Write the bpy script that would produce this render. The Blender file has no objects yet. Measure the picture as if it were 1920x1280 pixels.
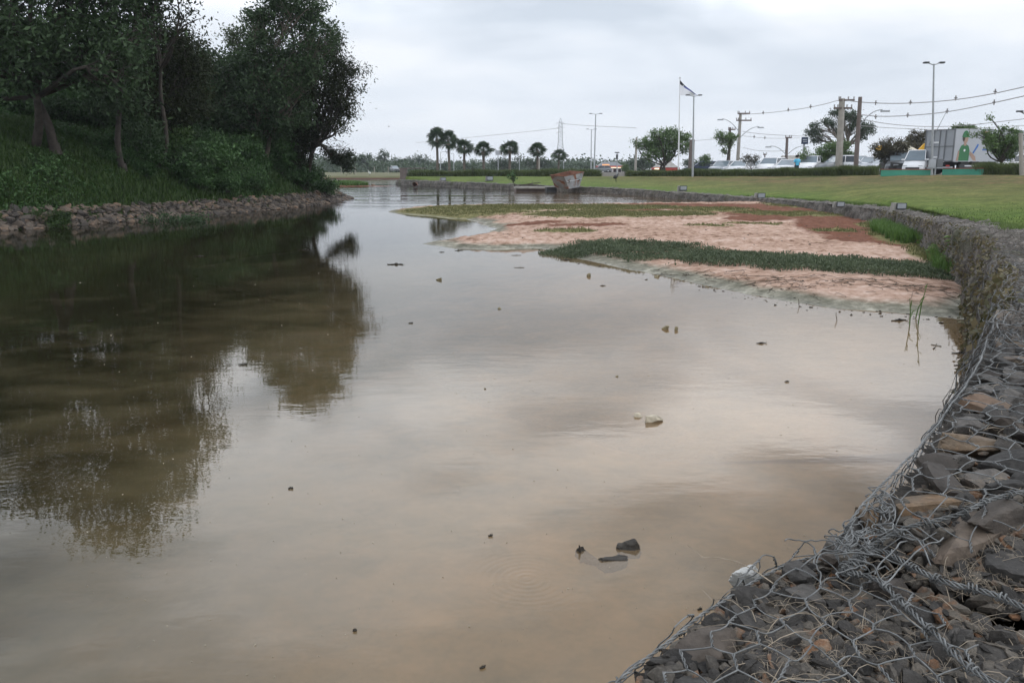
import bpy, math, random
import numpy as np
from mathutils import Vector, Matrix
random.seed(7); rng = np.random.default_rng(7)
C = bpy.context.scene.collection
R = math.radians

# ------------------------------------------------------------------ camera
CAMZ = 1.7; PITCH = R(11.73); FPX = 1550.0
cd = bpy.data.cameras.new('camera'); cam = bpy.data.objects.new('camera', cd); C.objects.link(cam)
cam.location = (0, 0, CAMZ); cam.rotation_euler = (math.pi/2 - PITCH, 0, 0)
cd.sensor_width = 36; cd.lens = FPX/1920*36; cd.clip_start = 0.05; cd.clip_end = 6000
bpy.context.scene.camera = cam
# ------------------------------------------------------------------ light
SUN_EL, SUN_AZ = 55, 150
w = bpy.data.worlds.new("World"); bpy.context.scene.world = w; w.use_nodes = True
nt = w.node_tree; nt.nodes.clear()
def nn(t, ty, **k):
    n = t.nodes.new(ty)
    for a, b in k.items():
        if a.startswith('i_'):
            key = a[2:]; key = int(key) if key.isdigit() else key
            n.inputs[key].default_value = b
        else: setattr(n, a, b)
    return n
def ramp(t, stops, fac=None, interp='LINEAR'):
    n = t.nodes.new('ShaderNodeValToRGB'); e = n.color_ramp.elements; n.color_ramp.interpolation = interp
    while len(e) < len(stops): e.new(0.5)
    for i, (p, c) in enumerate(stops):
        e[i].position = p; e[i].color = (*c, 1) if len(c) == 3 else c
    if fac is not None: t.links.new(fac, n.inputs[0])
    return n
def math_n(t, op, a, b=None, clamp=False):
    n = t.nodes.new('ShaderNodeMath'); n.operation = op; n.use_clamp = clamp
    for i, x in enumerate((a, b)):
        if x is None: continue
        if isinstance(x, (int, float)): n.inputs[i].default_value = x
        else: t.links.new(x, n.inputs[i])
    return n.outputs[0]
def mix_c(t, fac, a, b, mode='MIX'):
    n = t.nodes.new('ShaderNodeMix'); n.data_type = 'RGBA'; n.blend_type = mode
    for s, x in ((0, fac), (6, a), (7, b)):
        if isinstance(x, (int, float)): n.inputs[s].default_value = x
        elif isinstance(x, tuple): n.inputs[s].default_value = (*x, 1) if len(x) == 3 else x
        else: t.links.new(x, n.inputs[s])
    return n.outputs[2]
L = nt.links
sky = nn(nt, 'ShaderNodeTexSky', sky_type='NISHITA', sun_disc=False, sun_elevation=R(SUN_EL), sun_rotation=R(SUN_AZ))
tc = nn(nt, 'ShaderNodeTexCoord'); sep = nn(nt, 'ShaderNodeSeparateXYZ'); L.new(tc.outputs['Generated'], sep.inputs[0])
zc = math_n(nt, 'MAXIMUM', sep.outputs[2], 0.0)
den = math_n(nt, 'ADD', zc, 0.16)
cx = math_n(nt, 'DIVIDE', sep.outputs[0], den); cy = math_n(nt, 'DIVIDE', sep.outputs[1], den)
cmb = nn(nt, 'ShaderNodeCombineXYZ'); L.new(cx, cmb.inputs[0]); L.new(cy, cmb.inputs[1]); cmb.inputs[2].default_value = 3.1
n1 = nn(nt, 'ShaderNodeTexNoise', i_Scale=0.9, i_Detail=4.0, i_Roughness=0.45, i_Distortion=0.5); L.new(cmb.outputs[0], n1.inputs[0])
n2 = nn(nt, 'ShaderNodeTexNoise', i_Scale=2.1, i_Detail=4.0, i_Roughness=0.5); L.new(cmb.outputs[0], n2.inputs[0])
nm = math_n(nt, 'ADD', math_n(nt, 'MULTIPLY', n1.outputs[0], 0.75), math_n(nt, 'MULTIPLY', n2.outputs[0], 0.25))
cl = ramp(nt, [(0.37, (0.53, 0.60, 0.69)), (0.49, (0.74, 0.80, 0.88)), (0.61, (0.95, 0.97, 1.0))], nm)
# towards the horizon cloud layers merge to an even pale grey, overhead the cover is thinner and brighter
hz = ramp(nt, [(0.0, (1, 1, 1)), (0.16, (0.25, 0.25, 0.25)), (0.34, (0, 0, 0))], zc)
c1 = mix_c(nt, hz.outputs[0], cl.outputs[0], (0.82, 0.87, 0.95))
up = ramp(nt, [(0.15, (1, 1, 1)), (0.26, (1.6, 1.57, 1.53)), (0.55, (1.7, 1.66, 1.62)), (1.0, (1.7, 1.7, 1.7))], zc)
c2 = mix_c(nt, 1.0, c1, up.outputs[0], 'MULTIPLY')
hc = ramp(nt, [(0.41, (0.42, 0.44, 0.47)), (0.50, (0.95, 0.95, 0.96)), (0.57, (1.65, 1.63, 1.62))], n1.outputs[0]); hm = ramp(nt, [(0.16, (0, 0, 0)), (0.28, (1, 1, 1))], zc)
c2 = mix_c(nt, hm.outputs[0], c2, mix_c(nt, 1.0, c2, hc.outputs[0], 'MULTIPLY'))
nsc = mix_c(nt, 1.0, sky.outputs[0], (0.08, 0.08, 0.08), 'MULTIPLY')
c3 = mix_c(nt, 0.94, nsc, c2)
bg = nn(nt, 'ShaderNodeBackground', i_Strength=1.0); L.new(c3, bg.inputs[0])
wo = nn(nt, 'ShaderNodeOutputWorld'); L.new(bg.outputs[0], wo.inputs[0])
sd = bpy.data.lights.new('sun', 'SUN'); sd.energy = 0.6; sd.angle = R(25); sd.color = (1, 0.96, 0.9)
so = bpy.data.objects.new('sun', sd); C.objects.link(so)
so.rotation_euler = (R(90-SUN_EL), 0, R(180-SUN_AZ))
sc = bpy.context.scene
sc.view_settings.view_transform = 'Standard'; sc.view_settings.look = 'None'; sc.view_settings.exposure = 0.16
sc.view_settings.gamma = 1; sc.view_settings.use_curve_mapping = False
sc.cycles.max_bounces = 8; sc.cycles.transparent_max_bounces = 12; sc.cycles.caustics_reflective = False; sc.cycles.caustics_refractive = False
sc.cycles.volume_bounces = 0; sc.cycles.sample_clamp_indirect = 4

# ------------------------------------------------------------------ helpers
_c, _s = math.cos(PITCH), math.sin(PITCH)
def ray(u, v):
    a, b = (u-960)/FPX, (640-v)/FPX
    return np.array([a, _c+b*_s, -_s+b*_c])
def G(u, v, z=0.0):                     # where the sight line meets height z
    d = ray(u, v); t = (z-CAMZ)/d[2]; return np.array([d[0]*t, d[1]*t, z])
def P(u, v, Y):                         # where the sight line reaches distance Y
    d = ray(u, v); t = Y/d[1]; return np.array([d[0]*t, Y, CAMZ+d[2]*t])
def pxm(Y): return FPX/Y                # pixels per metre (approx.)

class MB:
    def __init__(s): s.v = []; s.f = []; s.n = 0; s.m = []
    def add(s, V, F, mi=0):
        V = np.asarray(V, float).reshape(-1, 3); F = np.asarray(F, int)
        s.v.append(V); s.f.append(F+s.n); s.m.append(np.full(len(F), mi)); s.n += len(V); return s
    def polys(s, V, faces, mi=0):
        V = np.asarray(V, float)
        by = {}
        for f in faces: by.setdefault(len(f), []).append(f)
        s.v.append(V)
        for k, fs in by.items():
            s.f.append(np.array(fs)+s.n); s.m.append(np.full(len(fs), mi))
        s.n += len(V); return s
    def box(s, c, d, rz=0, mi=0, M=None, taper=1.0):
        x, y, z = [q/2 for q in d]
        V = np.array([[-x,-y,-z],[x,-y,-z],[x,y,-z],[-x,y,-z],[-x*taper,-y*taper,z],[x*taper,-y*taper,z],[x*taper,y*taper,z],[-x*taper,y*taper,z]])
        if rz: V = V @ np.array([[math.cos(rz), math.sin(rz), 0], [-math.sin(rz), math.cos(rz), 0], [0, 0, 1]])
        V = V+np.array(c)
        return s.add(V, [[0,3,2,1],[4,5,6,7],[0,1,5,4],[1,2,6,5],[2,3,7,6],[3,0,4,7]], mi)
    def tube(s, pts, rad, k=6, mi=0, cap=True):
        pts = np.asarray(pts, float); n = len(pts)
        rad = np.full(n, rad) if np.isscalar(rad) else np.asarray(rad, float)
        T = np.gradient(pts, axis=0); T /= np.linalg.norm(T, axis=1)[:, None]+1e-12
        ref = np.array([0, 0, 1.0]) if abs(T[:, 2]).mean() < 0.8 else np.array([1.0, 0, 0])
        A = np.cross(T, ref); A /= np.linalg.norm(A, axis=1)[:, None]+1e-12; B = np.cross(T, A)
        a = np.arange(k)/k*2*math.pi
        V = pts[:, None, :]+rad[:, None, None]*(np.cos(a)[None, :, None]*A[:, None, :]+np.sin(a)[None, :, None]*B[:, None, :])
        i = np.arange(n-1)[:, None]*k; j = np.arange(k)[None, :]; j2 = (j+1) % k
        F = np.stack([i+j, i+j2, i+k+j2, i+k+j], -1).reshape(-1, 4)
        s.add(V.reshape(-1, 3), F, mi)
        if cap:
            s.add(V[0], [list(range(k))], mi); s.add(V[-1], [list(range(k))[::-1]], mi)
        return s
    def build(s, name, mats, parent=None, smooth=False, loc=None):
        me = bpy.data.meshes.new(name)
        if s.n:
            V = np.concatenate(s.v); 
            if loc is not None: V = V-np.array(loc)
            li = np.concatenate([f.ravel() for f in s.f]); lt = np.concatenate([np.full(len(f), f.shape[1]) for f in s.f if len(f)])
            ls = np.concatenate([[0], np.cumsum(lt)[:-1]])
            me.vertices.add(len(V)); me.vertices.foreach_set('co', V.astype(np.float32).ravel())
            me.loops.add(len(li)); me.loops.foreach_set('vertex_index', li.astype(np.int32))
            me.polygons.add(len(lt)); me.polygons.foreach_set('loop_start', ls.astype(np.int32)); me.polygons.foreach_set('loop_total', lt.astype(np.int32))
            if not isinstance(mats, (list, tuple)): mats = [mats]
            for m in mats: me.materials.append(m)
            me.polygons.foreach_set('material_index', np.concatenate(s.m).astype(np.int32))
            me.polygons.foreach_set('use_smooth', np.full(len(lt), smooth))
            me.update(calc_edges=True); me.validate()
        o = bpy.data.objects.new(name, me); C.objects.link(o)
        if loc is not None: o.location = loc
        if parent is not None: o.parent = parent
        return o
def tag(o, label=None, cat=None, group=None, kind=None):
    if label: o['label'] = label
    if cat: o['category'] = cat
    if group: o['group'] = group
    if kind: o['kind'] = kind
    return o
def empty(name, loc=(0, 0, 0), rz=0.0, label=None, cat=None, group=None):
    o = bpy.data.objects.new(name, None); C.objects.link(o); o.location = loc; o.rotation_euler = (0, 0, rz); o.empty_display_size = 0.2
    return tag(o, label, cat, group)
def copy_tree(o, parent=None):
    c = o.copy(); C.objects.link(c)
    if parent is not None: c.parent = parent
    for ch in list(o.children): copy_tree(ch, c)
    return c
def smooth(x): x = np.clip(x, 0, 1); return x*x*(3-2*x)
def vnoise(x, y, seed=0, sc=1.0, octs=3):
    x = np.asarray(x, float)*sc; y = np.asarray(y, float)*sc; out = 0; amp = 1; tot = 0
    for o in range(octs):
        xi = np.floor(x).astype(np.int64); yi = np.floor(y).astype(np.int64); fx = smooth(x-xi); fy = smooth(y-yi)
        def h(a, b):
            n = (a*374761393+b*668265263+(seed+o*17)*1442695041) & 0x7fffffff
            n = (n ^ (n >> 13))*1274126177 & 0x7fffffff
            return ((n ^ (n >> 16)) & 0xffff)/65535.0
        out = out+amp*((h(xi, yi)*(1-fx)+h(xi+1, yi)*fx)*(1-fy)+(h(xi, yi+1)*(1-fx)+h(xi+1, yi+1)*fx)*fy)
        tot += amp; amp *= 0.5; x = x*2+7.3; y = y*2+3.1
    return out/tot*2-1
def seg_dist(X, Y, poly, closed=False):
    poly = np.asarray(poly, float)[:, :2]; n = len(poly); best = np.full(np.shape(X), 1e9); par = np.zeros(np.shape(X)); side = np.zeros(np.shape(X))
    for i in range(n if closed else n-1):
        a = poly[i]; b = poly[(i+1) % n]; d = b-a; l2 = (d**2).sum()+1e-12
        t = np.clip(((X-a[0])*d[0]+(Y-a[1])*d[1])/l2, 0, 1)
        dx = X-(a[0]+t*d[0]); dy = Y-(a[1]+t*d[1]); dd = np.hypot(dx, dy)
        m = dd < best; best = np.where(m, dd, best); par = np.where(m, i+t, par)
        side = np.where(m, np.sign(d[0]*dy-d[1]*dx), side)
    return best, par, side
def inside(X, Y, poly):
    poly = np.asarray(poly, float)[:, :2]; r = np.zeros(np.shape(X), bool); n = len(poly)
    for i in range(n):
        a = poly[i]; b = poly[(i+1) % n]
        c = ((a[1] > Y) != (b[1] > Y)) & (X < (b[0]-a[0])*(Y-a[1])/(b[1]-a[1]+1e-12)+a[0])
        r ^= c
    return r
def sdist(X, Y, poly):
    d, _, _ = seg_dist(X, Y, poly, True); return np.where(inside(X, Y, poly), d, -d)
def grid_faces(nx, ny):
    i = np.arange(ny-1)[:, None]*nx+np.arange(nx-1)[None, :]
    return np.stack([i, i+1, i+nx+1, i+nx], -1).reshape(-1, 4)
def resample(pts, n):
    pts = np.asarray(pts, float); l = np.concatenate([[0], np.cumsum(np.linalg.norm(np.diff(pts[:, :2], axis=0), axis=1))])
    t = np.linspace(0, l[-1], n) if np.isscalar(n) else n*l[-1]
    return np.stack([np.interp(t, l, pts[:, k]) for k in range(pts.shape[1])], 1)
def smooth_path(pts, it=2):
    pts = np.asarray(pts, float)
    for _ in range(it):
        a = pts[:-1]*0.75+pts[1:]*0.25; b = pts[:-1]*0.25+pts[1:]*0.75
        pts = np.concatenate([pts[:1], np.stack([a, b], 1).reshape(-1, pts.shape[1]), pts[-1:]])
    return pts

# ------------------------------------------------------------------ materials
def newmat(name):
    m = bpy.data.materials.new(name); m.use_nodes = True; t = m.node_tree; t.nodes.clear()
    o = t.nodes.new('ShaderNodeOutputMaterial'); b = t.nodes.new('ShaderNodeBsdfPrincipled'); t.links.new(b.outputs[0], o.inputs[0])
    return m, t, b, o
def noise(t, scale, detail=3.0, rough=0.55, vec=None, dist=0.0):
    n = nn(t, 'ShaderNodeTexNoise', i_Scale=scale, i_Detail=detail, i_Roughness=rough, i_Distortion=dist)
    if vec is None:
        g = t.nodes.new('ShaderNodeNewGeometry'); vec = g.outputs['Position']
    t.links.new(vec, n.inputs[0]); return n.outputs[0]
def bump(t, b, h, strength=0.4, dist=0.02):
    n = nn(t, 'ShaderNodeBump', i_Strength=strength, i_Distance=dist); t.links.new(h, n.inputs['Height']); t.links.new(n.outputs[0], b.inputs['Normal'])
def plain(name, col, rough=0.7, metal=0.0, var=0.25, vs=6.0, bmp=0.15, spec=0.4):
    m, t, b, o = newmat(name)
    n = noise(t, vs, 5)
    c = ramp(t, [(0.3, tuple(x*(1-var) for x in col)), (0.7, tuple(min(1, x*(1+var)) for x in col))], n)
    t.links.new(c.outputs[0], b.inputs['Base Color']); b.inputs['Roughness'].default_value = rough; b.inputs['Metallic'].default_value = metal
    b.inputs['Specular IOR Level'].default_value = spec
    if bmp: bump(t, b, noise(t, vs*6, 3), bmp, 0.01)
    return m
def leafmat(name, dark, light, rough=0.55, ns=0.35, trans=0.25, spec=0.35):
    m, t, b, o = newmat(name)
    g = t.nodes.new('ShaderNodeNewGeometry'); n = noise(t, ns, 2)
    f = math_n(t, 'ADD', math_n(t, 'MULTIPLY', g.outputs['Random Per Island'], 0.4), math_n(t, 'MULTIPLY', n, 0.75))
    c = ramp(t, [(0.2, dark), (0.95, light)], f)
    t.links.new(c.outputs[0], b.inputs['Base Color']); b.inputs['Roughness'].default_value = rough; b.inputs['Specular IOR Level'].default_value = spec
    tr = nn(t, 'ShaderNodeBsdfTranslucent'); t.links.new(c.outputs[0], tr.inputs[0])
    mx = nn(t, 'ShaderNodeMixShader', i_0=trans); t.links.new(b.outputs[0], mx.inputs[1]); t.links.new(tr.outputs[0], mx.inputs[2]); t.links.new(mx.outputs[0], o.inputs[0])
    return m
def rockmat(name, stops, vs=7.0, rough=0.75, island=True):
    m, t, b, o = newmat(name)
    g = t.nodes.new('ShaderNodeNewGeometry'); tcn = t.nodes.new('ShaderNodeTexCoord'); oi = t.nodes.new('ShaderNodeObjectInfo')
    n = noise(t, vs, 5, 0.65)
    f = math_n(t, 'ADD', math_n(t, 'MULTIPLY', math_n(t, 'FRACT', math_n(t, 'ADD', g.outputs['Random Per Island'], oi.outputs['Random'])), 0.62), math_n(t, 'MULTIPLY', n, 0.5))
    c = ramp(t, stops, f)
    n2 = noise(t, vs*9, 5, 0.7)
    dark = mix_c(t, 1.0, c.outputs[0], ramp(t, [(0.3, (0.6, 0.6, 0.6)), (0.7, (1.25, 1.25, 1.25))], n2).outputs[0], 'MULTIPLY')
    t.links.new(dark, b.inputs['Base Color']); b.inputs['Roughness'].default_value = rough; b.inputs['Specular IOR Level'].default_value = 0.35
    bump(t, b, noise(t, vs*5, 6, 0.7), 0.6, 0.01)
    return m
M = {}
BASALT = [(0.15, (0.022, 0.021, 0.020)), (0.45, (0.062, 0.058, 0.054)), (0.72, (0.12, 0.11, 0.10)), (0.86, (0.16, 0.115, 0.075)), (1.0, (0.26, 0.15, 0.075))]
M['basalt'] = rockmat('basalt', BASALT)
M['chips'] = rockmat('basalt_chips', [(0.15, (0.018, 0.017, 0.016)), (0.5, (0.062, 0.057, 0.052)), (0.78, (0.14, 0.122, 0.10)), (0.88, (0.20, 0.10, 0.05)), (1.0, (0.40, 0.33, 0.25))], vs=20)
M['riprap'] = rockmat('riprap_stone', [(0.15, (0.025, 0.022, 0.02)), (0.45, (0.070, 0.060, 0.052)), (0.75, (0.125, 0.098, 0.076)), (1.0, (0.22, 0.135, 0.085))], vs=2.5)
M['wetrock'] = plain('algae_stone', (0.19, 0.16, 0.09), 0.5, var=0.5, vs=40)
M['palerock'] = plain('pale_stone', (0.42, 0.37, 0.28), 0.6, var=0.3, vs=30)
M['wire'] = plain('galvanised_wire', (0.15, 0.155, 0.155), 0.6, 0.25, 0.5, 30, 0)
M['straw'] = plain('dry_straw', (0.30, 0.25, 0.19), 0.8, var=0.5, vs=25, bmp=0)
M['vine'] = plain('dry_vine', (0.115, 0.10, 0.088), 0.85, var=0.55, vs=9, bmp=0)
M['bark'] = plain('bark', (0.05, 0.042, 0.035), 0.9, var=0.4, vs=5, bmp=0.5)
M['palebark'] = plain('pale_bark', (0.13, 0.11, 0.09), 0.9, var=0.3, vs=5, bmp=0.4)
M['leafA'] = leafmat('leaves_grey_green', (0.014, 0.030, 0.012), (0.075, 0.125, 0.055), 0.6, spec=.25)
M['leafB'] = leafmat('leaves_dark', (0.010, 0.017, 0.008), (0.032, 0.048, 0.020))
M['leafC'] = leafmat('leaves_light', (0.03, 0.05, 0.02), (0.10, 0.13, 0.06))
M['leafD2'] = leafmat('clinging_leaves', (0.05, 0.06, 0.025), (0.20, 0.16, 0.09), ns=2.0)
M['leafD'] = leafmat('leaves_brownish', (0.014, 0.022, 0.009), (0.045, 0.055, 0.022), spec=.15)
M['shrub'] = leafmat('shrub_leaves', (0.018, 0.046, 0.014), (0.085, 0.165, 0.055), spec=.25)
M['bankgrass'] = leafmat('bank_grass_blades', (0.008, 0.024, 0.005), (0.065, 0.120, 0.025), ns=0.45)
M['lawnleaf'] = leafmat('lawn_blades', (0.07, 0.12, 0.03), (0.15, 0.21, 0.06), ns=0.8)
M['marsh'] = leafmat('marsh_leaves', (0.035, 0.055, 0.025), (0.15, 0.185, 0.11), ns=1.5)
M['grassclump'] = leafmat('tall_grass', (0.05, 0.11, 0.025), (0.14, 0.24, 0.06), ns=1.5)
M['weed'] = leafmat('weed_grass', (0.07, 0.085, 0.03), (0.20, 0.19, 0.08), ns=1.2)
M['hedge'] = leafmat('hedge_grass', (0.035, 0.055, 0.015), (0.13, 0.17, 0.055), ns=0.9)
M['palm'] = leafmat('palm_leaf', (0.018, 0.04, 0.018), (0.06, 0.10, 0.045), ns=1.0)
M['treeR'] = leafmat('street_tree_leaf', (0.035, 0.075, 0.022), (0.16, 0.25, 0.08), ns=0.6)
M['treeBr'] = leafmat('reddish_leaf', (0.03, 0.035, 0.018), (0.10, 0.085, 0.045), ns=0.6)
M['treeFar'] = leafmat('far_leaf', (0.035, 0.058, 0.035), (0.085, 0.125, 0.07), ns=0.12)
M['broad'] = leafmat('broad_leaf', (0.10, 0.17, 0.06), (0.22, 0.32, 0.12), ns=3)
M['concrete'] = plain('concrete', (0.30, 0.29, 0.27), 0.85, var=0.25, vs=3, bmp=0.3)
M['polecon'] = plain('pole_concrete', (0.33, 0.31, 0.28), 0.85, var=0.15, vs=3)
M['polewood'] = plain('pole_brown', (0.16, 0.13, 0.12), 0.85, var=0.2, vs=3)
M['steel'] = plain('galvanised_steel', (0.38, 0.40, 0.42), 0.5, 0.4, 0.1, 3, 0)
M['dark'] = plain('dark_metal', (0.05, 0.055, 0.06), 0.6, 0.2, 0.2, 3, 0)
M['white'] = plain('white_paint', (0.75, 0.76, 0.78), 0.35, 0, 0.05, 2, 0)
M['silver'] = plain('silver_paint', (0.45, 0.47, 0.50), 0.3, 0.5, 0.05, 2, 0)
M['grey'] = plain('grey_paint', (0.18, 0.19, 0.20), 0.3, 0.4, 0.05, 2, 0)
M['navy'] = plain('navy_paint', (0.03, 0.045, 0.09), 0.3, 0.3, 0.05, 2, 0)
M['black'] = plain('black_rubber', (0.02, 0.02, 0.02), 0.8, 0, 0.1, 2, 0)
M['glass'] = plain('tinted_glass', (0.03, 0.04, 0.05), 0.08, 0, 0.1, 2, 0, spec=0.8)
M['windscreen'] = plain('windscreen_glass', (0.16, 0.20, 0.23), 0.08, 0, 0.1, 2, 0, spec=0.8)
M['lampglass'] = plain('lamp_glass', (0.33, 0.35, 0.38), 0.2, 0, 0.05, 2, 0)
M['red'] = plain('red_paint', (0.45, 0.05, 0.04), 0.5, 0, 0.1, 2, 0)
M['orange'] = plain('orange_paint', (0.60, 0.22, 0.05), 0.5, 0, 0.15, 2, 0)
M['yellow'] = plain('yellow_canvas', (0.75, 0.42, 0.03), 0.6, 0, 0.15, 0.8, 0)
M['cream'] = plain('cream_canvas', (0.55, 0.52, 0.42), 0.7, 0, 0.05, 1, 0)
M['teal'] = plain('teal_paint', (0.06, 0.30, 0.21), 0.7, 0, 0.12, 1.2, 0.1)
M['brick'] = plain('terracotta', (0.26, 0.09, 0.06), 0.8, 0, 0.2, 3, 0.1)
M['box'] = plain('trailer_panel', (0.44, 0.46, 0.49), 0.5, 0.1, 0.06, 1, 0)
M['boxgrey'] = plain('trailer_rear', (0.33, 0.35, 0.38), 0.5, 0.2, 0.06, 1, 0)
M['green'] = plain('green_print', (0.04, 0.17, 0.07), 0.6, 0, 0.1, 2, 0)
M['skin'] = plain('printed_skin', (0.40, 0.27, 0.21), 0.6, 0, 0.1, 2, 0)
M['blue'] = plain('blue_print', (0.04, 0.15, 0.45), 0.6, 0, 0.1, 2, 0)
M['cyan'] = plain('sky_blue_cloth', (0.10, 0.50, 0.75), 0.6, 0, 0.1, 2, 0)
M['wood'] = plain('waterlogged_wood', (0.035, 0.030, 0.024), 0.7, 0, 0.5, 20, 0.5)
M['twig'] = plain('twig_bark', (0.07, 0.055, 0.04), 0.8, 0, 0.3, 20, 0)
M['foam'] = plain('styrofoam', (0.40, 0.40, 0.385), 0.8, 0, 0.3, 25, 0.3)
M['foamdirty'] = plain('algae_stained_foam', (0.28, 0.25, 0.10), 0.7, 0, 0.45, 30, 0.2)
M['flagwhite'] = plain('white_cloth', (0.80, 0.81, 0.86), 0.8, 0, 0.04, 1, 0)
M['flagblue'] = plain('blue_cloth', (0.06, 0.08, 0.30), 0.8, 0, 0.1, 1, 0)
M['flagblack'] = plain('black_cloth', (0.02, 0.02, 0.03), 0.8, 0, 0.1, 1, 0)
M['insul'] = plain('insulator', (0.30, 0.29, 0.29), 0.5, 0, 0.1, 2, 0)
M['feather'] = plain('bird_feather', (0.03, 0.03, 0.03), 0.7, 0, 0.2, 5, 0)
M['egret'] = plain('white_feather', (0.7, 0.7, 0.68), 0.7, 0, 0.05, 5, 0)
def skipmat():
    m, t, b, o = newmat('rusty_grey_paint')
    n = noise(t, 1.3, 5, 0.65, dist=0.5)
    r = ramp(t, [(0.50, (0, 0, 0)), (0.58, (1, 1, 1))], n)
    ru = ramp(t, [(0.3, (0.09, 0.035, 0.02)), (0.7, (0.28, 0.10, 0.04))], noise(t, 6, 4))
    pa = ramp(t, [(0.3, (0.17, 0.18, 0.19)), (0.7, (0.30, 0.31, 0.32))], noise(t, 3, 4))
    t.links.new(mix_c(t, r.outputs[0], pa.outputs[0], ru.outputs[0]), b.inputs['Base Color']); b.inputs['Roughness'].default_value = 0.7
    return m
M['skip'] = skipmat(); M['rust'] = plain('rust', (0.15, 0.065, 0.04), 0.85, 0, 0.4, 3, 0.2)
def emis(name, col, s):
    m, t, b, o = newmat(name); b.inputs['Base Color'].default_value = (*col, 1); b.inputs['Emission Color'].default_value = (*col, 1); b.inputs['Emission Strength'].default_value = s
    n = noise(t, 3, 2); c = ramp(t, [(0.3, tuple(x*0.8 for x in col)), (0.7, col)], n); t.links.new(c.outputs[0], b.inputs['Emission Color']); return m
M['lit_orange'] = emis('lit_sign_orange', (1.0, 0.42, 0.12), 0.8); M['lit_warm'] = emis('lit_canopy_lamp', (1.0, 0.85, 0.6), 1.1)
#@@STRUCTURE
# ------------------------------------------------------------------ gabion wall paths (top front edge, seen from the water)
near_px = [(1150,1285,.85),(1240,1215,.85),(1350,1128,.85),(1430,1078,.85),(1500,1050,.86),(1568,1030,.88),(1596,975,.96),(1640,925,.98),(1700,862,1.0),(1760,795,1.0),(1800,738,1.0),(1835,690,1.0),(1851,640,1.0)]
near_edge = [G(*p) for p in near_px]
pre = [np.array([-5.0,-3.0,.85]), np.array([-2.2,-.75,.85]), np.array([-.9,.33,.85])]
mid = [np.array([2.85,4.75,.97]), np.array([3.75,6.3,.88])]
far_px = [(1866,500,.80),(1852,468,.80),(1822,442,.80),(1747,417,.67),(1659,396,.57),(1600,387.5,.52),(1500,378,.42),(1400,371,.36),(1300,363.5,.36),(1175,354.5,.38),(1060,349.5,.44),(960,345.5,.47),(850,341.5,.5),(742,337.5,.55)]
far_edge = [G(*p) for p in far_px]
EDGE = np.array(pre+near_edge+mid+far_edge)
i_far0 = len(pre)+len(near_edge)
WALLFAR = smooth_path(EDGE[i_far0-1:], 2)                     # the weathered part of the wall
def offset_path(pts, w):
    d = np.gradient(pts[:, :2], axis=0); d /= np.linalg.norm(d, axis=1)[:, None]
    q = pts.copy(); q[:, 0] += d[:, 1]*w; q[:, 1] -= d[:, 0]*w; return q
FULL = np.concatenate([EDGE[:i_far0-1], WALLFAR])
WD = 0.95
def back_edge(path):
    wv = np.interp(path[:, 1], [0, 20, 50], [WD, 0.9, 0.8])
    d = np.gradient(path[:, :2], axis=0); d /= np.linalg.norm(d, axis=1)[:, None]
    q = path.copy(); q[:, 0] += d[:, 1]*wv; q[:, 1] -= d[:, 0]*wv; return q

# ------------------------------------------------------------------ lawn (lofted between the wall and the hedge line) and the level ground beyond
keys = EDGE[:, :2]
outer_px = {0:(22,-16,1.3), 3:(30,2,1.3), 9:(34,12,1.3), 15:(36,25,1.35)}
def hp(u, Y): 
    a = (u-960)/FPX*0.985; return (a*Y, Y)
lnodes = []   # (edge param index, x, y, z)
def farY(i): return i_far0+i
for i, (x, y, z) in outer_px.items(): lnodes.append((i, x, y, z))
for i, u, Y, z in [(0,1990,42,1.40),(2,1800,50,1.39),(3,1680,54,1.36),(4,1560,63,1.24),(5,1500,68,1.18),(6,1430,72,1.14),(7,1330,79,1.07),(8,1250,84,1.02),(9,1165,88,.99),(10,1060,91,.97),(11,960,93,.95),(12,850,95,.94),(13,762,95.5,.93)]:
    x, y = hp(u, Y); lnodes.append((farY(i), x, y, z))
lnodes = np.array(lnodes)
NC = 260
ei = np.linspace(0, len(EDGE)-1, 2600)
dense = np.stack([np.interp(ei, np.arange(len(EDGE)), EDGE[:, k]) for k in range(3)], 1)
outd = np.stack([np.interp(ei, lnodes[:, 0], lnodes[:, k+1]) for k in range(3)], 1)
cum = np.concatenate([[0], np.cumsum(np.linalg.norm(np.diff(dense[:, :2], axis=0), axis=1)/np.maximum(3, np.linalg.norm(dense[1:, :2], axis=1)))])
pick = np.interp(np.linspace(0, cum[-1], NC), cum, np.arange(len(dense)))
W0 = np.stack([np.interp(pick, np.arange(len(dense)), dense[:, k]) for k in range(3)], 1)
W0[:, :] = np.stack([np.convolve(np.pad(W0[:, k], 3, mode='edge'), np.ones(7)/7, 'valid') for k in range(3)], 1)
O0 = np.stack([np.interp(pick, np.arange(len(dense)), outd[:, k]) for k in range(3)], 1)
for _ in range(3): O0 = np.stack([np.convolve(np.pad(O0[:, k], 6, mode='edge'), np.ones(13)/13, 'valid') for k in range(3)], 1)
B0 = back_edge(W0); B0[:, :2] -= (B0[:, :2]-W0[:, :2])*0.12
tt = np.concatenate([np.linspace(0, 1, 70)**1.5, [1.15, 1.5, 2.5, 5, 10, 16]])
rows = []
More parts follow.
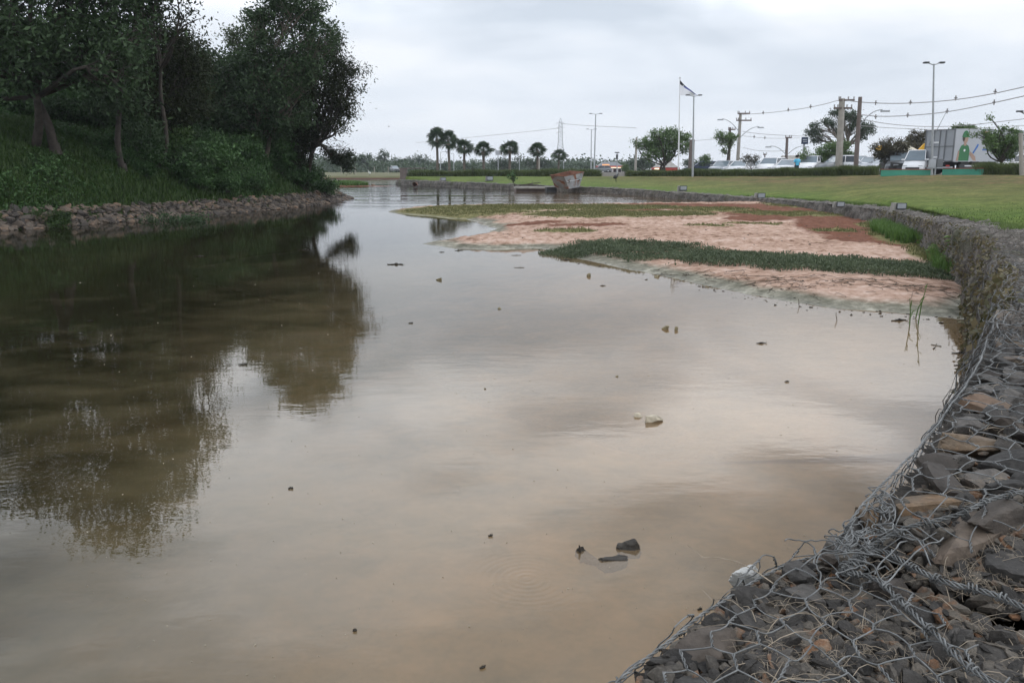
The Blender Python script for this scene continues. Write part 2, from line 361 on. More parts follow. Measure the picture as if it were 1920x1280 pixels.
for t in tt:
    if t <= 1:
        xy = B0[:, :2]*(1-t)+O0[:, :2]*t
        right = np.interp(O0[:, 0], [5, 22], [0, 1])
        ex = t*(1-right)+(0.35*t+0.65*t**4)*right
        z = B0[:, 2]-0.03+(O0[:, 2]-B0[:, 2]+.03)*ex
        z = z+0.03*vnoise(xy[:, 0], xy[:, 1], 3, 0.6)*min(1, t*12)
    else:
        d = O0[:, :2]-np.array([0, 0.0]); d = d/np.linalg.norm(d, axis=1)[:, None]
        xy = O0[:, :2]+d*(t-1)*40
        z = O0[:, 2]*max(0, 1.5-t)/0.5*0+O0[:, 2]+(1.22-O0[:, 2])*smooth((t-1)/1.5)
    rows.append(np.column_stack([xy, z]))
rows = np.array(rows); LAWN = rows
mb = MB(); V = rows.reshape(-1, 3); mb.add(V, grid_faces(NC, len(tt)))
# earth side towards the channel at the far corner
e = rows[:, -1, :]; mb.add(np.concatenate([e, e*[1, 1, 0]-[0.6, 0, .8]]), grid_faces(len(e), 2))
m, t, b, o = newmat('lawn_grass')
geo = t.nodes.new('ShaderNodeNewGeometry'); sp = nn(t, 'ShaderNodeSeparateXYZ'); t.links.new(geo.outputs['Position'], sp.inputs[0])
nA = noise(t, 0.22, 5, 0.6); nB = noise(t, 3.0, 5, 0.7); nC = noise(t, 0.7, 5, 0.65, dist=0.6)
grn = ramp(t, [(0.3, (0.065, 0.115, 0.022)), (0.7, (0.135, 0.19, 0.045))], math_n(t, 'ADD', math_n(t, 'MULTIPLY', nA, .6), math_n(t, 'MULTIPLY', nB, .4)))
olv = ramp(t, [(0.36, (0.085, 0.098, 0.030)), (0.62, (0.175, 0.172, 0.062))], math_n(t, 'ADD', math_n(t, 'MULTIPLY', nA, .4), math_n(t, 'MULTIPLY', nB, .6)))
ear = ramp(t, [(0.40, (0.06, 0.07, 0.026)), (0.52, (0.145, 0.11, 0.055)), (0.68, (0.25, 0.165, 0.095))], math_n(t, 'ADD', math_n(t, 'MULTIPLY', nC, .6), math_n(t, 'MULTIPLY', nB, .4)))
uvm = nn(t, 'ShaderNodeAttribute', attribute_name='across')
fa = math_n(t, 'ADD', uvm.outputs['Fac'], math_n(t, 'MULTIPLY', math_n(t, 'SUBTRACT', nA, 0.5), 0.7))
k1 = ramp(t, [(0.12, (0, 0, 0)), (0.42, (1, 1, 1))], fa)
xr = ramp(t, [(0.0, (0.0, 0.0, 0.0)), (1.0, (1, 1, 1))], math_n(t, 'DIVIDE', math_n(t, 'SUBTRACT', sp.outputs[0], 4.0), 14.0, clamp=True))
k2 = math_n(t, 'MULTIPLY', ramp(t, [(0.62, (0, 0, 0)), (0.80, (1, 1, 1))], fa).outputs[0], math_n(t, 'MULTIPLY', xr.outputs[0], ramp(t, [(0.38, (0.1, 0.1, 0.1)), (0.55, (1, 1, 1))], nC).outputs[0]))
lf = math_n(t, 'MULTIPLY', k1.outputs[0], math_n(t, 'ADD', math_n(t, 'MULTIPLY', xr.outputs[0], 0.75), 0.25))
c = mix_c(t, lf, grn.outputs[0], olv.outputs[0]); c = mix_c(t, k2, c, ear.outputs[0]); pm = ramp(t, [(0.50, (0, 0, 0)), (0.58, (0.75, 0.75, 0.75))], noise(t, 0.33, 5, 0.7, dist=0.4)); c = mix_c(t, math_n(t, 'MULTIPLY', pm.outputs[0], fa), c, (0.065, 0.08, 0.026)); sm = ramp(t, [(0.35, (0.72, 0.72, 0.72)), (0.65, (1.22, 1.22, 1.22))], noise(t, 1.1, 6, 0.75)); c = mix_c(t, 1.0, c, sm.outputs[0], 'MULTIPLY'); c = mix_c(t, 1.0, c, ramp(t, [(0.36, (0.68, 0.70, 0.68)), (0.62, (1.28, 1.24, 1.15))], noise(t, 7.0, 4, 0.7)).outputs[0], 'MULTIPLY')
paved = ramp(t, [(0.995, (0, 0, 0)), (1.0, (1, 1, 1))], uvm.outputs['Fac'])
dist = nn(t, 'ShaderNodeAttribute', attribute_name='beyond')
c = mix_c(t, dist.outputs['Fac'], c, (0.12, 0.11, 0.095))
t.links.new(c, b.inputs['Base Color']); b.inputs['Roughness'].default_value = 0.95; b.inputs['Specular IOR Level'].default_value = 0.1
bump(t, b, noise(t, 25, 4, 0.7), 0.8, 0.03); M['lawn'] = m
lawn = mb.build('lawn', m, smooth=True); tag(lawn, kind='structure')
at = lawn.data.attributes.new('across', 'FLOAT', 'POINT'); av = np.repeat(np.minimum(tt, 1), NC); av = np.concatenate([av, np.ones(len(e)*2)*0.3])
at.data.foreach_set('value', av.astype(np.float32))
at = lawn.data.attributes.new('beyond', 'FLOAT', 'POINT'); bv = np.repeat((tt > 1.1).astype(float), NC); bv = np.concatenate([bv, np.zeros(len(e)*2)])
at.data.foreach_set('value', bv.astype(np.float32))
_lv = rows[:70].reshape(-1, 3)
def lawn_z(x, y):
    d = (_lv[:, 0]-x)**2+(_lv[:, 1]-y)**2; i = np.argsort(d)[:3]; wgt = 1/(d[i]+1e-4); return float((_lv[i, 2]*wgt).sum()/wgt.sum())

# ------------------------------------------------------------------ pond bed, water, far shore
mb = MB(); mb.add([[-900,-300,-.5],[900,-300,-.5],[900,400,-.5],[-900,400,-.5]], [[0,1,2,3]])
def offshore(t, sp_):          # silt darkens leftwards: deeper water, plus tree shade and reflection put into the colour
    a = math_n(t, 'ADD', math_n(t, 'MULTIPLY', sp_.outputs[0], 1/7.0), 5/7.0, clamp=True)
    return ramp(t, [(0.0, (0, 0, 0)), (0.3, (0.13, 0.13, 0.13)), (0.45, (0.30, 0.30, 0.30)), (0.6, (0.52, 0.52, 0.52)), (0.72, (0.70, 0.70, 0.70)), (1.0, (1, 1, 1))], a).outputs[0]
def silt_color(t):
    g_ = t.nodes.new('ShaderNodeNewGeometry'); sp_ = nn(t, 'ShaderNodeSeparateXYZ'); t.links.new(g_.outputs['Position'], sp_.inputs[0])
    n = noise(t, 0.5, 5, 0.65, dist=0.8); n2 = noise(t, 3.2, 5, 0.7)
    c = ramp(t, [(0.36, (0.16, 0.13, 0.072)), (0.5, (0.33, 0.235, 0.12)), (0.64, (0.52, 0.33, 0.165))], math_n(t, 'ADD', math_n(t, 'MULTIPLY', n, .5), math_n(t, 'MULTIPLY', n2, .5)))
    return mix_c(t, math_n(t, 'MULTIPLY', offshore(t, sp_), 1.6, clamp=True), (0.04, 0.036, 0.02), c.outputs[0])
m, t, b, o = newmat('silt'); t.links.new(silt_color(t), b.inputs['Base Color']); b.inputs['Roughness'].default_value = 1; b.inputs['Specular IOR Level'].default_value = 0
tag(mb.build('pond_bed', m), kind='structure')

m = bpy.data.materials.new('pond_water'); m.use_nodes = True; t = m.node_tree; t.nodes.clear()
out = t.nodes.new('ShaderNodeOutputMaterial')
geo = t.nodes.new('ShaderNodeNewGeometry'); sp = nn(t, 'ShaderNodeSeparateXYZ'); t.links.new(geo.outputs['Position'], sp.inputs[0])
pos = geo.outputs['Position']
mp = nn(t, 'ShaderNodeMapping'); mp.inputs['Scale'].default_value = (1.0, 2.2, 1); t.links.new(pos, mp.inputs[0])
r1 = nn(t, 'ShaderNodeTexNoise', i_Scale=3.0, i_Detail=3.0, i_Roughness=0.5); t.links.new(mp.outputs[0], r1.inputs[0])
r2 = nn(t, 'ShaderNodeTexNoise', i_Scale=14.0, i_Detail=2.0, i_Roughness=0.5); t.links.new(mp.outputs[0], r2.inputs[0])
h = math_n(t, 'ADD', math_n(t, 'MULTIPLY', r1.outputs[0], 0.0009), math_n(t, 'MULTIPLY', r2.outputs[0], 0.00012))
# a breeze roughens the open channel beyond the spit
far = math_n(t, 'MULTIPLY', math_n(t, 'SUBTRACT', sp.outputs[1], 34.0), 0.09, clamp=True)
mp3 = nn(t, 'ShaderNodeMapping'); mp3.inputs['Scale'].default_value = (0.10, 0.35, 1); t.links.new(pos, mp3.inputs[0])
r3 = nn(t, 'ShaderNodeTexNoise', i_Scale=1.0, i_Detail=4.0); t.links.new(mp3.outputs[0], r3.inputs[0])
r4 = nn(t, 'ShaderNodeTexNoise', i_Scale=2.2, i_Detail=2.0); t.links.new(pos, r4.inputs[0])
patch = ramp(t, [(0.42, (0.12, 0.12, 0.12)), (0.58, (1, 1, 1))], r3.outputs[0])
h = math_n(t, 'ADD', h, math_n(t, 'MULTIPLY', math_n(t, 'MULTIPLY', far, patch.outputs[0]), math_n(t, 'MULTIPLY', r4.outputs[0], 0.03)))
def rings(u, v, Rr, amp, k):
    global h
    p = G(u, v, 0); sb = nn(t, 'ShaderNodeVectorMath', operation='DISTANCE'); t.links.new(pos, sb.inputs[0]); sb.inputs[1].default_value = tuple(p)
    d = sb.outputs['Value']; fall = math_n(t, 'SUBTRACT', 1.0, math_n(t, 'DIVIDE', d, Rr), clamp=True)
    wv = math_n(t, 'SINE', math_n(t, 'MULTIPLY', d, k)); h = math_n(t, 'ADD', h, math_n(t, 'MULTIPLY', math_n(t, 'MULTIPLY', wv, fall), amp))
rings(988, 1085, 0.30, 0.0002, 190.0); rings(30, 882, 0.6, 0.0003, 90.0)
bp = nn(t, 'ShaderNodeBump', i_Strength=1.0, i_Distance=1.0); t.links.new(h, bp.inputs['Height'])
fr = nn(t, 'ShaderNodeFresnel', i_IOR=1.40); t.links.new(bp.outputs[0], fr.inputs['Normal'])
gl = nn(t, 'ShaderNodeBsdfGlossy', i_Roughness=0.004); t.links.new(bp.outputs[0], gl.inputs['Normal'])
mpc = nn(t, 'ShaderNodeMapping'); mpc.inputs['Scale'].default_value = (1, 1.3, 1); t.links.new(pos, mpc.inputs[0])
s1 = nn(t, 'ShaderNodeTexNoise', i_Scale=0.30, i_Detail=4.0, i_Distortion=1.2); t.links.new(mpc.outputs[0], s1.inputs[0])
s2 = nn(t, 'ShaderNodeTexNoise', i_Scale=1.8, i_Detail=4.0, i_Distortion=0.8); t.links.new(mpc.outputs[0], s2.inputs[0])
sx = offshore(t, sp)  # water tint takes the same leftward darkening, tree shade included
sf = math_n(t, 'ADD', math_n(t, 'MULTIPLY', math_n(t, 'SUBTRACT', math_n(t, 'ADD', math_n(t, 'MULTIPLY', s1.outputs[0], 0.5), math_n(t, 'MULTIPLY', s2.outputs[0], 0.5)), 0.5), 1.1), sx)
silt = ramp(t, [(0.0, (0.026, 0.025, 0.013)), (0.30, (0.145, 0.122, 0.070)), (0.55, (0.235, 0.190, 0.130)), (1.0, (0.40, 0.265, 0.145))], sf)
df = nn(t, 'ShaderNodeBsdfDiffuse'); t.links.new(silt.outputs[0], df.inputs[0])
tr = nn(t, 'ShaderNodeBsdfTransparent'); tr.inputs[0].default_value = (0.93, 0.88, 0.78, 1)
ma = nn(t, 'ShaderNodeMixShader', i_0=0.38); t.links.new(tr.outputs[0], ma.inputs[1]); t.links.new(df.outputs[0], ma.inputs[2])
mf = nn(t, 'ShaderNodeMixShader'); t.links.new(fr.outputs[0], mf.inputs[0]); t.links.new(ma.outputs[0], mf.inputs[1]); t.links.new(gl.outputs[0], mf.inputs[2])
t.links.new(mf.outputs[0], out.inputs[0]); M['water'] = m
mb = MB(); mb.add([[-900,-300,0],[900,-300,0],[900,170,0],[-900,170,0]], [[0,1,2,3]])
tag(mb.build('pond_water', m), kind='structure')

# far shore
mb = MB(); n = 200
xs = np.linspace(-80, 80, n)*(1+2*np.abs(np.linspace(-1, 1, n))**2); y0 = 156+2.0*vnoise(xs, xs*0, 5, .05)+np.maximum(0, -xs-60)*0.2
prof = [(0, -.4), (0.1, .05), (0.7, .42), (1.6, .55), (40, 1.0), (300, 1.2), (860, 1.2)]
V = np.concatenate([np.column_stack([np.clip(xs*(1+a*0.012), -960, 960), y0+a, np.full(n, z)+(0.06*vnoise(xs, xs*0+a, 9, .5) if 0.3 < a < 2 else 0)]) for a, z in prof])
mb.add(V, grid_faces(n, len(prof)))
m, t, b, o = newmat('far_bank_ground'); geo = t.nodes.new('ShaderNodeNewGeometry'); sp = nn(t, 'ShaderNodeSeparateXYZ'); t.links.new(geo.outputs['Position'], sp.inputs[0])
g1 = ramp(t, [(0.3, (0.07, 0.08, 0.03)), (0.7, (0.14, 0.13, 0.06))], noise(t, 0.3, 4))
zz = ramp(t, [(0.42, (0.08, 0.04, 0.03)), (0.56, (0, 0, 0))], sp.outputs[2]); zf = ramp(t, [(0.16, (0, 0, 0)), (0.26, (1, 1, 1))], sp.outputs[2])
t.links.new(mix_c(t, zf.outputs[0], (0.10, 0.05, 0.035), g1.outputs[0]), b.inputs['Base Color']); b.inputs['Roughness'].default_value = 1
tag(mb.build('far_shore', m, smooth=True), kind='structure')

# ------------------------------------------------------------------ mud flat
mud_px = [(732,396),(790,390),(900,388),(1100,386.5),(1300,384),(1390,381),(1480,382),(1560,395),(1640,420),(1760,455),(1840,520),(1850,590),(1800,598),(1700,588),(1560,578),(1400,551),(1300,531),(1200,511),(1100,488),(1010,466),(930,468),(850,465),(790,457),(850,449),(905,440),(935,430),(905,418),(870,412),(800,405),(750,402)]
MUD = np.array([G(u, v, 0) for u, v in mud_px])
MUD[6:11, 0] += np.array([1.2, 1.5, 1.2, 1.0, .7])
x0, x1, yy0, yy1 = -9, 16, 6, 43
nx, ny = 420, 560
ys = yy0+(yy1-yy0)*np.linspace(0, 1, ny)**1.4
X, Y = np.meshgrid(np.linspace(x0, x1, nx), ys)
d = sdist(X, Y, MUD)
Dn = np.maximum(6, Y)
d2 = d+0.16*vnoise(X, Y, 21, 1.1)*(Dn/14)+0.05*vnoise(X, Y, 22, 5)
Z = np.where(d2 > 0, 0.22*(1-np.exp(-np.maximum(d2, 0)/1.1)), d2*0.10)
land = smooth(d2/0.7)
Z += land*(0.03*vnoise(X, Y, 30, 2.2)+0.028*vnoise(X, Y, 31, 7)*smooth((Y-11)/4)*smooth(vnoise(X, Y, 33, .6)*2+.6))
ridge = np.abs(vnoise(X*0.7, Y*1.6, 40, 1.8)); Z += land*0.03*(1-smooth(ridge/0.12))*smooth((Y-13)/3)
Z = np.maximum(Z, -0.6)
cutpath = WALLFAR
dd, par, side = seg_dist(X, Y, cutpath)
mudcut = (side < 0) & (dd > 0.7)        # land side of the wall
mb = MB(); V = np.column_stack([X.ravel(), Y.ravel(), Z.ravel()]); F = grid_faces(nx, ny)
ok = (~mudcut.ravel()[F].any(1)) & (Z.ravel()[F].max(1) > -0.53); mb.add(V, F[ok])
def mud_z(x, y):
    i = np.clip(np.searchsorted(ys, y)-1, 0, ny-2); j = np.clip(((np.asarray(x)-x0)/(x1-x0)*(nx-1)).astype(int), 0, nx-2); return Z[i, j]
m, t, b, o = newmat('drying_mud')
geo = t.nodes.new('ShaderNodeNewGeometry'); sp = nn(t, 'ShaderNodeSeparateXYZ'); t.links.new(geo.outputs['Position'], sp.inputs[0])
nA = noise(t, 0.5, 5, 0.6); nB = noise(t, 5, 6, 0.7); nC = noise(t, 1.6, 5, 0.65, dist=0.5)
clay = ramp(t, [(0.38, (0.13, 0.07, 0.045)), (0.455, (0.33, 0.215, 0.155)), (0.53, (0.46, 0.32, 0.25)), (0.65, (0.58, 0.45, 0.38))], math_n(t, 'ADD', math_n(t, 'MULTIPLY', nA, .35), math_n(t, 'MULTIPLY', nB, .65)))
gry = ramp(t, [(0.38, (0.09, 0.09, 0.065)), (0.52, (0.21, 0.20, 0.155)), (0.64, (0.42, 0.40, 0.33))], math_n(t, 'ADD', math_n(t, 'MULTIPLY', nC, .4), math_n(t, 'MULTIPLY', nB, .6)))
hz_ = math_n(t, 'ADD', sp.outputs[2], math_n(t, 'MULTIPLY', math_n(t, 'SUBTRACT', nC, 0.5), 0.05))
kg = ramp(t, [(0.055, (0, 0, 0)), (0.095, (1, 1, 1))], hz_)
soilm = nn(t, 'ShaderNodeAttribute', attribute_name='soil')
soil = ramp(t, [(0.3, (0.10, 0.045, 0.028)), (0.7, (0.22, 0.10, 0.065))], nB)
c = mix_c(t, kg.outputs[0], gry.outputs[0], clay.outputs[0])
sf_ = ramp(t, [(0.42, (0, 0, 0)), (0.60, (1, 1, 1))], math_n(t, 'ADD', soilm.outputs['Fac'], math_n(t, 'MULTIPLY', math_n(t, 'SUBTRACT', nC, .5), 0.6)))
c = mix_c(t, sf_.outputs[0], c, soil.outputs[0])
gm = nn(t, 'ShaderNodeAttribute', attribute_name='green')
gf = ramp(t, [(0.45, (0, 0, 0)), (0.62, (1, 1, 1))], math_n(t, 'ADD', gm.outputs['Fac'], math_n(t, 'MULTIPLY', math_n(t, 'SUBTRACT', nC, .5), 0.7)))
grass = ramp(t, [(0.35, (0.09, 0.10, 0.035)), (0.65, (0.24, 0.21, 0.10))], nB)
c = mix_c(t, gf.outputs[0], c, grass.outputs[0])
und = ramp(t, [(0.40, (1, 1, 1)), (0.48, (0, 0, 0))], math_n(t, 'ADD', sp.outputs[2], 0.5))
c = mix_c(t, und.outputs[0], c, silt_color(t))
t.links.new(c, b.inputs['Base Color'])
rg = ramp(t, [(0.0, (0.35, 0.35, 0.35)), (0.05, (0.9, 0.9, 0.9))], hz_); t.links.new(rg.outputs[0], b.inputs['Roughness'])
b.inputs['Specular IOR Level'].default_value = 0.1
bump(t, b, noise(t, 9, 6, 0.7), 0.9, 0.05); M['mud'] = m
mudo = mb.build('mud_flat', m, smooth=True); tag(mudo, kind='structure')
def blob_mask(blobs, X=X, Y=Y):
    out = np.zeros_like(X)
    for (u, v, ru, rv) in blobs:
        c0 = G(u, v, .15); cu = G(u+ru, v, .15); cv = G(u, v-rv, .15)
        rx = abs(cu[0]-c0[0]); ry = abs(cv[1]-c0[1])
        ang = np.arctan2(c0[0], c0[1]); dx = X-c0[0]; dy = Y-c0[1]
        tx = dx*math.cos(ang)-dy*math.sin(ang); ty = dx*math.sin(ang)+dy*math.cos(ang)
        out = np.maximum(out, np.clip(1.5-np.sqrt((tx/rx)**2+(ty/ry)**2)*0.9, 0, 1))
    return out
soil_b = [(1350,391,230,6),(1480,404,110,8),(1560,420,60,16),(1600,440,60,10),(1620,452,70,6),(1280,402,60,3),(1690,458,60,6),(1180,398,60,3),(1420,414,60,4),(1100,425,70,3),(1560,398,70,4),(1000,418,50,3)]
green_b = [(860,395,150,7),(1050,391,220,5),(1120,404,130,6),(1240,404,90,5),(1480,404,90,4),(1410,424,50,2),(1560,437,40,3),(1700,440,60,16),(1640,424,30,6),(1760,470,50,18),(1340,396,60,4),(1500,385,60,6),(1330,428,40,2),(1060,436,60,3)]
SOIL = blob_mask(soil_b); GREEN = blob_mask(green_b)
usedv = len(mudo.data.vertices)
for nme, arr in (('soil', SOIL), ('green', GREEN)):
    at = mudo.data.attributes.new(nme, 'FLOAT', 'POINT'); at.data.foreach_set('value', arr.ravel().astype(np.float32))

# ------------------------------------------------------------------ wooded bank
bank_px = [(0,433),(100,426),(200,418),(300,410),(400,402),(500,394),(580,386),(630,379),(652,373)]
bl = [G(u, v, 0) for u, v in bank_px]
BANK = np.array([[-75,-30],[-24,-30],[-20.5,-8],[-17.6,8]]+[[p[0], p[1]] for p in bl]+[[-9.6,50.5],[-11,53.5],[-16,58],[-30,64],[-75,72]])
xg = np.arange(-74, -7, 0.3); yg = np.arange(-28, 72, 0.3)
BX, BY = np.meshgrid(xg, yg); bd = sdist(BX, BY, BANK)
def bank_h(x, y, d=None):
    if d is None: d = sdist(np.asarray(x, float), np.asarray(y, float), BANK)
    up = 0.45*smooth(d/1.0); tipf = 0.4+0.6*smooth((51-np.asarray(y))/9)
    hh = up+tipf*3.5*(1-np.exp(-np.maximum(d-0.9, 0)/2.9))+0.12*vnoise(x, y, 50, .5)*smooth(d/2)
    return np.where(d > 0, hh, d*0.45)
BZ = np.maximum(bank_h(BX, BY, bd), -.7)
mb = MB(); F = grid_faces(len(xg), len(yg)); ok = BZ.ravel()[F].max(1) > -.6
mb.add(np.column_stack([BX.ravel(), BY.ravel(), BZ.ravel()]), F[ok])
m, t, b, o = newmat('bank_turf')
c = ramp(t, [(0.3, (0.014, 0.024, 0.008)), (0.7, (0.032, 0.048, 0.016))], noise(t, 0.8, 5, 0.65)); t.links.new(c.outputs[0], b.inputs['Base Color']); b.inputs['Roughness'].default_value = 1; b.inputs['Specular IOR Level'].default_value = 0.1
bump(t, b, noise(t, 8, 4, 0.7), 0.9, 0.08)
tag(mb.build('wooded_bank', m, smooth=True), kind='structure')
#@@OBJECTS
# ================================================================== GABION WALLS
def icosphere(level):
    t_ = (1+5**.5)/2
    V = np.array([[-1,t_,0],[1,t_,0],[-1,-t_,0],[1,-t_,0],[0,-1,t_],[0,1,t_],[0,-1,-t_],[0,1,-t_],[t_,0,-1],[t_,0,1],[-t_,0,-1],[-t_,0,1]])
    F = np.array([[0,11,5],[0,5,1],[0,1,7],[0,7,10],[0,10,11],[1,5,9],[5,11,4],[11,10,2],[10,7,6],[7,1,8],[3,9,4],[3,4,2],[3,2,6],[3,6,8],[3,8,9],[4,9,5],[2,4,11],[6,2,10],[8,6,7],[9,8,1]])
    V /= np.linalg.norm(V, axis=1)[:, None]
    for _ in range(level):
        cache = {}; V = list(V); NF = []
        def midp(a, b):
            k = (min(a, b), max(a, b))
            if k not in cache: m = V[a]+V[b]; V.append(m/np.linalg.norm(m)); cache[k] = len(V)-1
            return cache[k]
        for a, b, c in F:
            x, y, z = midp(a, b), midp(b, c), midp(c, a); NF += [[a,x,z],[b,y,x],[c,z,y],[x,y,z]]
        V = np.array(V); F = np.array(NF)
    return V, F
ICO = [icosphere(k) for k in range(4)]
def rock_arr(level, dims, nplanes=11, rot=None, rg=rng):
    D_, F = ICO[level]
    N = rg.normal(size=(nplanes, 3)); N /= np.linalg.norm(N, axis=1)[:, None]
    N = np.concatenate([N, np.eye(3), -np.eye(3)]); dk = np.concatenate([rg.uniform(.42, .92, nplanes), np.full(6, 0.95)])
    dot = D_ @ N.T; r = np.where(dot > 0.05, dk/np.maximum(dot, .05), 9).min(1)
    r = np.minimum(r, 1.35)
    V = D_*r[:, None]
    if level >= 2: ph = rg.uniform(0, 50); V = V*(1+.045*(vnoise(V[:, 0]+ph, V[:, 1]+V[:, 2]*.7, 5, 2.6)+.5*vnoise(V[:, 1]+ph, V[:, 2]-V[:, 0]*.6, 6, 6)))[:, None]
    V = V*np.asarray(dims)
    a, b, c = rot if rot is not None else (rg.uniform(-.35, .35), rg.uniform(-.35, .35), rg.uniform(0, 6.28))
    return V @ np.array(Matrix.Rotation(c, 3, 'Z') @ Matrix.Rotation(b, 3, 'Y') @ Matrix.Rotation(a, 3, 'X')).T, F

# path with spacing that follows distance
def dense_path(pts, k=0.006, mn=0.03, mx=0.5):
    cum = np.concatenate([[0], np.cumsum(np.linalg.norm(np.diff(pts[:, :2], axis=0), axis=1))]); s = 0; ss = [0]
    while s < cum[-1]:
        x = np.interp(s, cum, pts[:, 0]); y = np.interp(s, cum, pts[:, 1]); s += min(mx, max(mn, k*math.hypot(x, y))); ss.append(min(s, cum[-1]))
    ss = np.array(ss); return np.stack([np.interp(ss, cum, pts[:, q]) for q in range(3)], 1), ss
def wall_loft(path, ss, amp=1.0, low=0.0, width=None, bulge=0.0):
    d = np.gradient(path[:, :2], axis=0); d /= np.linalg.norm(d, axis=1)[:, None]; nrm = np.column_stack([d[:, 1], -d[:, 0]])  # towards land
    wv = np.interp(path[:, 1], [0, 20, 50], [WD, 0.9, 0.8])
    cs = []
    for q in np.linspace(0, 1, 15): cs.append((0.13*(1-q), q, 0))        # face: (outward, height frac, kind)
    for q in np.linspace(0, 1, 18)[1:]: cs.append((-q, 1, 1))
    V = []
    for k, (a, b, kind) in enumerate(cs):
        if kind == 0:
            off = -a*1.4-bulge*math.sin(b*math.pi)+0.05*smooth((b-.8)/.2); z = -0.55+(path[:, 2]-low+0.55)*b-0.04*smooth((b-.85)/.15)*0
            cc = b*(path[:, 2]+.55)
        else:
            off = -a*wv; z = path[:, 2]-low+0.02*np.sin(-a*math.pi)-0.05*smooth((-a-.8)/.2); cc = path[:, 2]+.55-a*wv
        n1 = vnoise(ss, cc, 60, 4.0, 3); n2 = vnoise(ss+50, cc, 61, 1.1, 2); n3 = vnoise(ss, cc, 62, 14, 2)
        disp = amp*(0.06*n1+0.06*n2+0.03*n3)*(1 if a > -.95 or kind == 0 else 0.3)
        if kind == 0: off = off-disp; 
        else: z = z+disp*0.9
        V.append(np.column_stack([path[:, 0]+nrm[:, 0]*off, path[:, 1]+nrm[:, 1]*off, z]))
    return np.array(V), len(cs)
m, t, b, o = newmat('weathered_gabion')
nA = noise(t, 3.0, 6, 0.7); nB = noise(t, 22, 5, 0.75); nC = noise(t, 0.9, 4, 0.6)
vo = nn(t, 'ShaderNodeTexVoronoi', i_Scale=6.5); vo.feature = 'F1'; g = t.nodes.new('ShaderNodeNewGeometry'); t.links.new(g.outputs['Position'], vo.inputs['Vector'])
c = ramp(t, [(0.34, (0.025, 0.025, 0.024)), (0.48, (0.10, 0.092, 0.084)), (0.62, (0.26, 0.235, 0.205))], math_n(t, 'ADD', math_n(t, 'MULTIPLY', nA, .45), math_n(t, 'MULTIPLY', nB, .55)))
gr = ramp(t, [(0.55, (0, 0, 0)), (0.68, (.7, .7, .7))], nC)
c2 = mix_c(t, gr.outputs[0], c.outputs[0], (0.07, 0.075, 0.035)); t.links.new(c2, b.inputs['Base Color']); b.inputs['Roughness'].default_value = 0.9; b.inputs['Specular IOR Level'].default_value = 0.2
bump(t, b, math_n(t, 'ADD', math_n(t, 'MULTIPLY', vo.outputs[0], -0.8), nB), 0.9, 0.04); M['gab'] = m
# weathered wall that bends round the pond
pf, sf = dense_path(WALLFAR); start = np.argmax(pf[:, 1] > 3.3); pf = pf[start:]; sf = sf[start:]
V, nc = wall_loft(pf, sf, 1.45); VW = V
gw = empty('gabion_wall', (float(pf[60, 0]), float(pf[60, 1]), 0), 0, 'long weathered gabion wall with dry vines curving round the pond below the lawn', 'wall')
mb = MB(); mb.add(V.reshape(-1, 3), grid_faces(len(pf), nc)); 
for e_ in (0, -1):
    pass
ob = mb.build('stone_body', M['gab'], gw, smooth=True, loc=gw.location); ob.location = (0, 0, 0)
# matted dry vines and wire hanging over the front and top
def strands(n, srange, length, rad, lowbias=1.0, zoff=0.03, seed=1, k=4, amp=0.05):
    rg = np.random.default_rng(seed); mb = MB()
    cumx = sf
    for _ in range(n):
        Y0 = rg.uniform(0, 1)**1.7*(srange[1]-srange[0])+srange[0]
        i = int(np.clip(np.searchsorted(pf[:, 1], Y0), 2, len(pf)-3)); c0 = rg.integers(6, nc-3)
        p = V[c0, i]
        pts = [p]; di = rg.uniform(-1, 1); dc = rg.normal()*.6-0.5; st = length/6*rg.uniform(.5, 1.5)
        ii, c_ = float(i), float(c0)
        for q in range(6):
            di += rg.normal()*.4; dc += rg.normal()*.4; sp_ = max(0.03, 0.006*Y0)
            ii = np.clip(ii+di*st/sp_, 0, len(pf)-2); c_ = np.clip(c_+dc*st/0.07, 4, nc-2)
            a = V[int(c_), int(ii)]; pts.append(a+rg.normal(size=3)*amp*.5+np.array([-zoff*.6, -zoff*.5, zoff]))
        pts[0] = pts[0]+np.array([0, 0, zoff]); mb.tube(smooth_path(pts, 1), rad*rg.uniform(.6, 1.4), k, cap=False)
    return mb
o_ = strands(700, (3.3, 12), 0.3, 0.0018, seed=3).build('dry_vines', M['vine'], gw, loc=gw.location); o_.location = (0, 0, 0); tag(o_, kind='stuff')
o_ = strands(160, (8, 30), 0.5, 0.003, seed=4, k=3).build('dry_vines', M['vine'], gw, loc=gw.location); o_.location = (0, 0, 0); tag(o_, kind='stuff')
o_ = strands(160, (3.3, 9), 0.5, 0.0022, seed=5, amp=.03, zoff=.05).build('loose_wires', M['wire'], gw, loc=gw.location); o_.location = (0, 0, 0); tag(o_, kind='stuff')

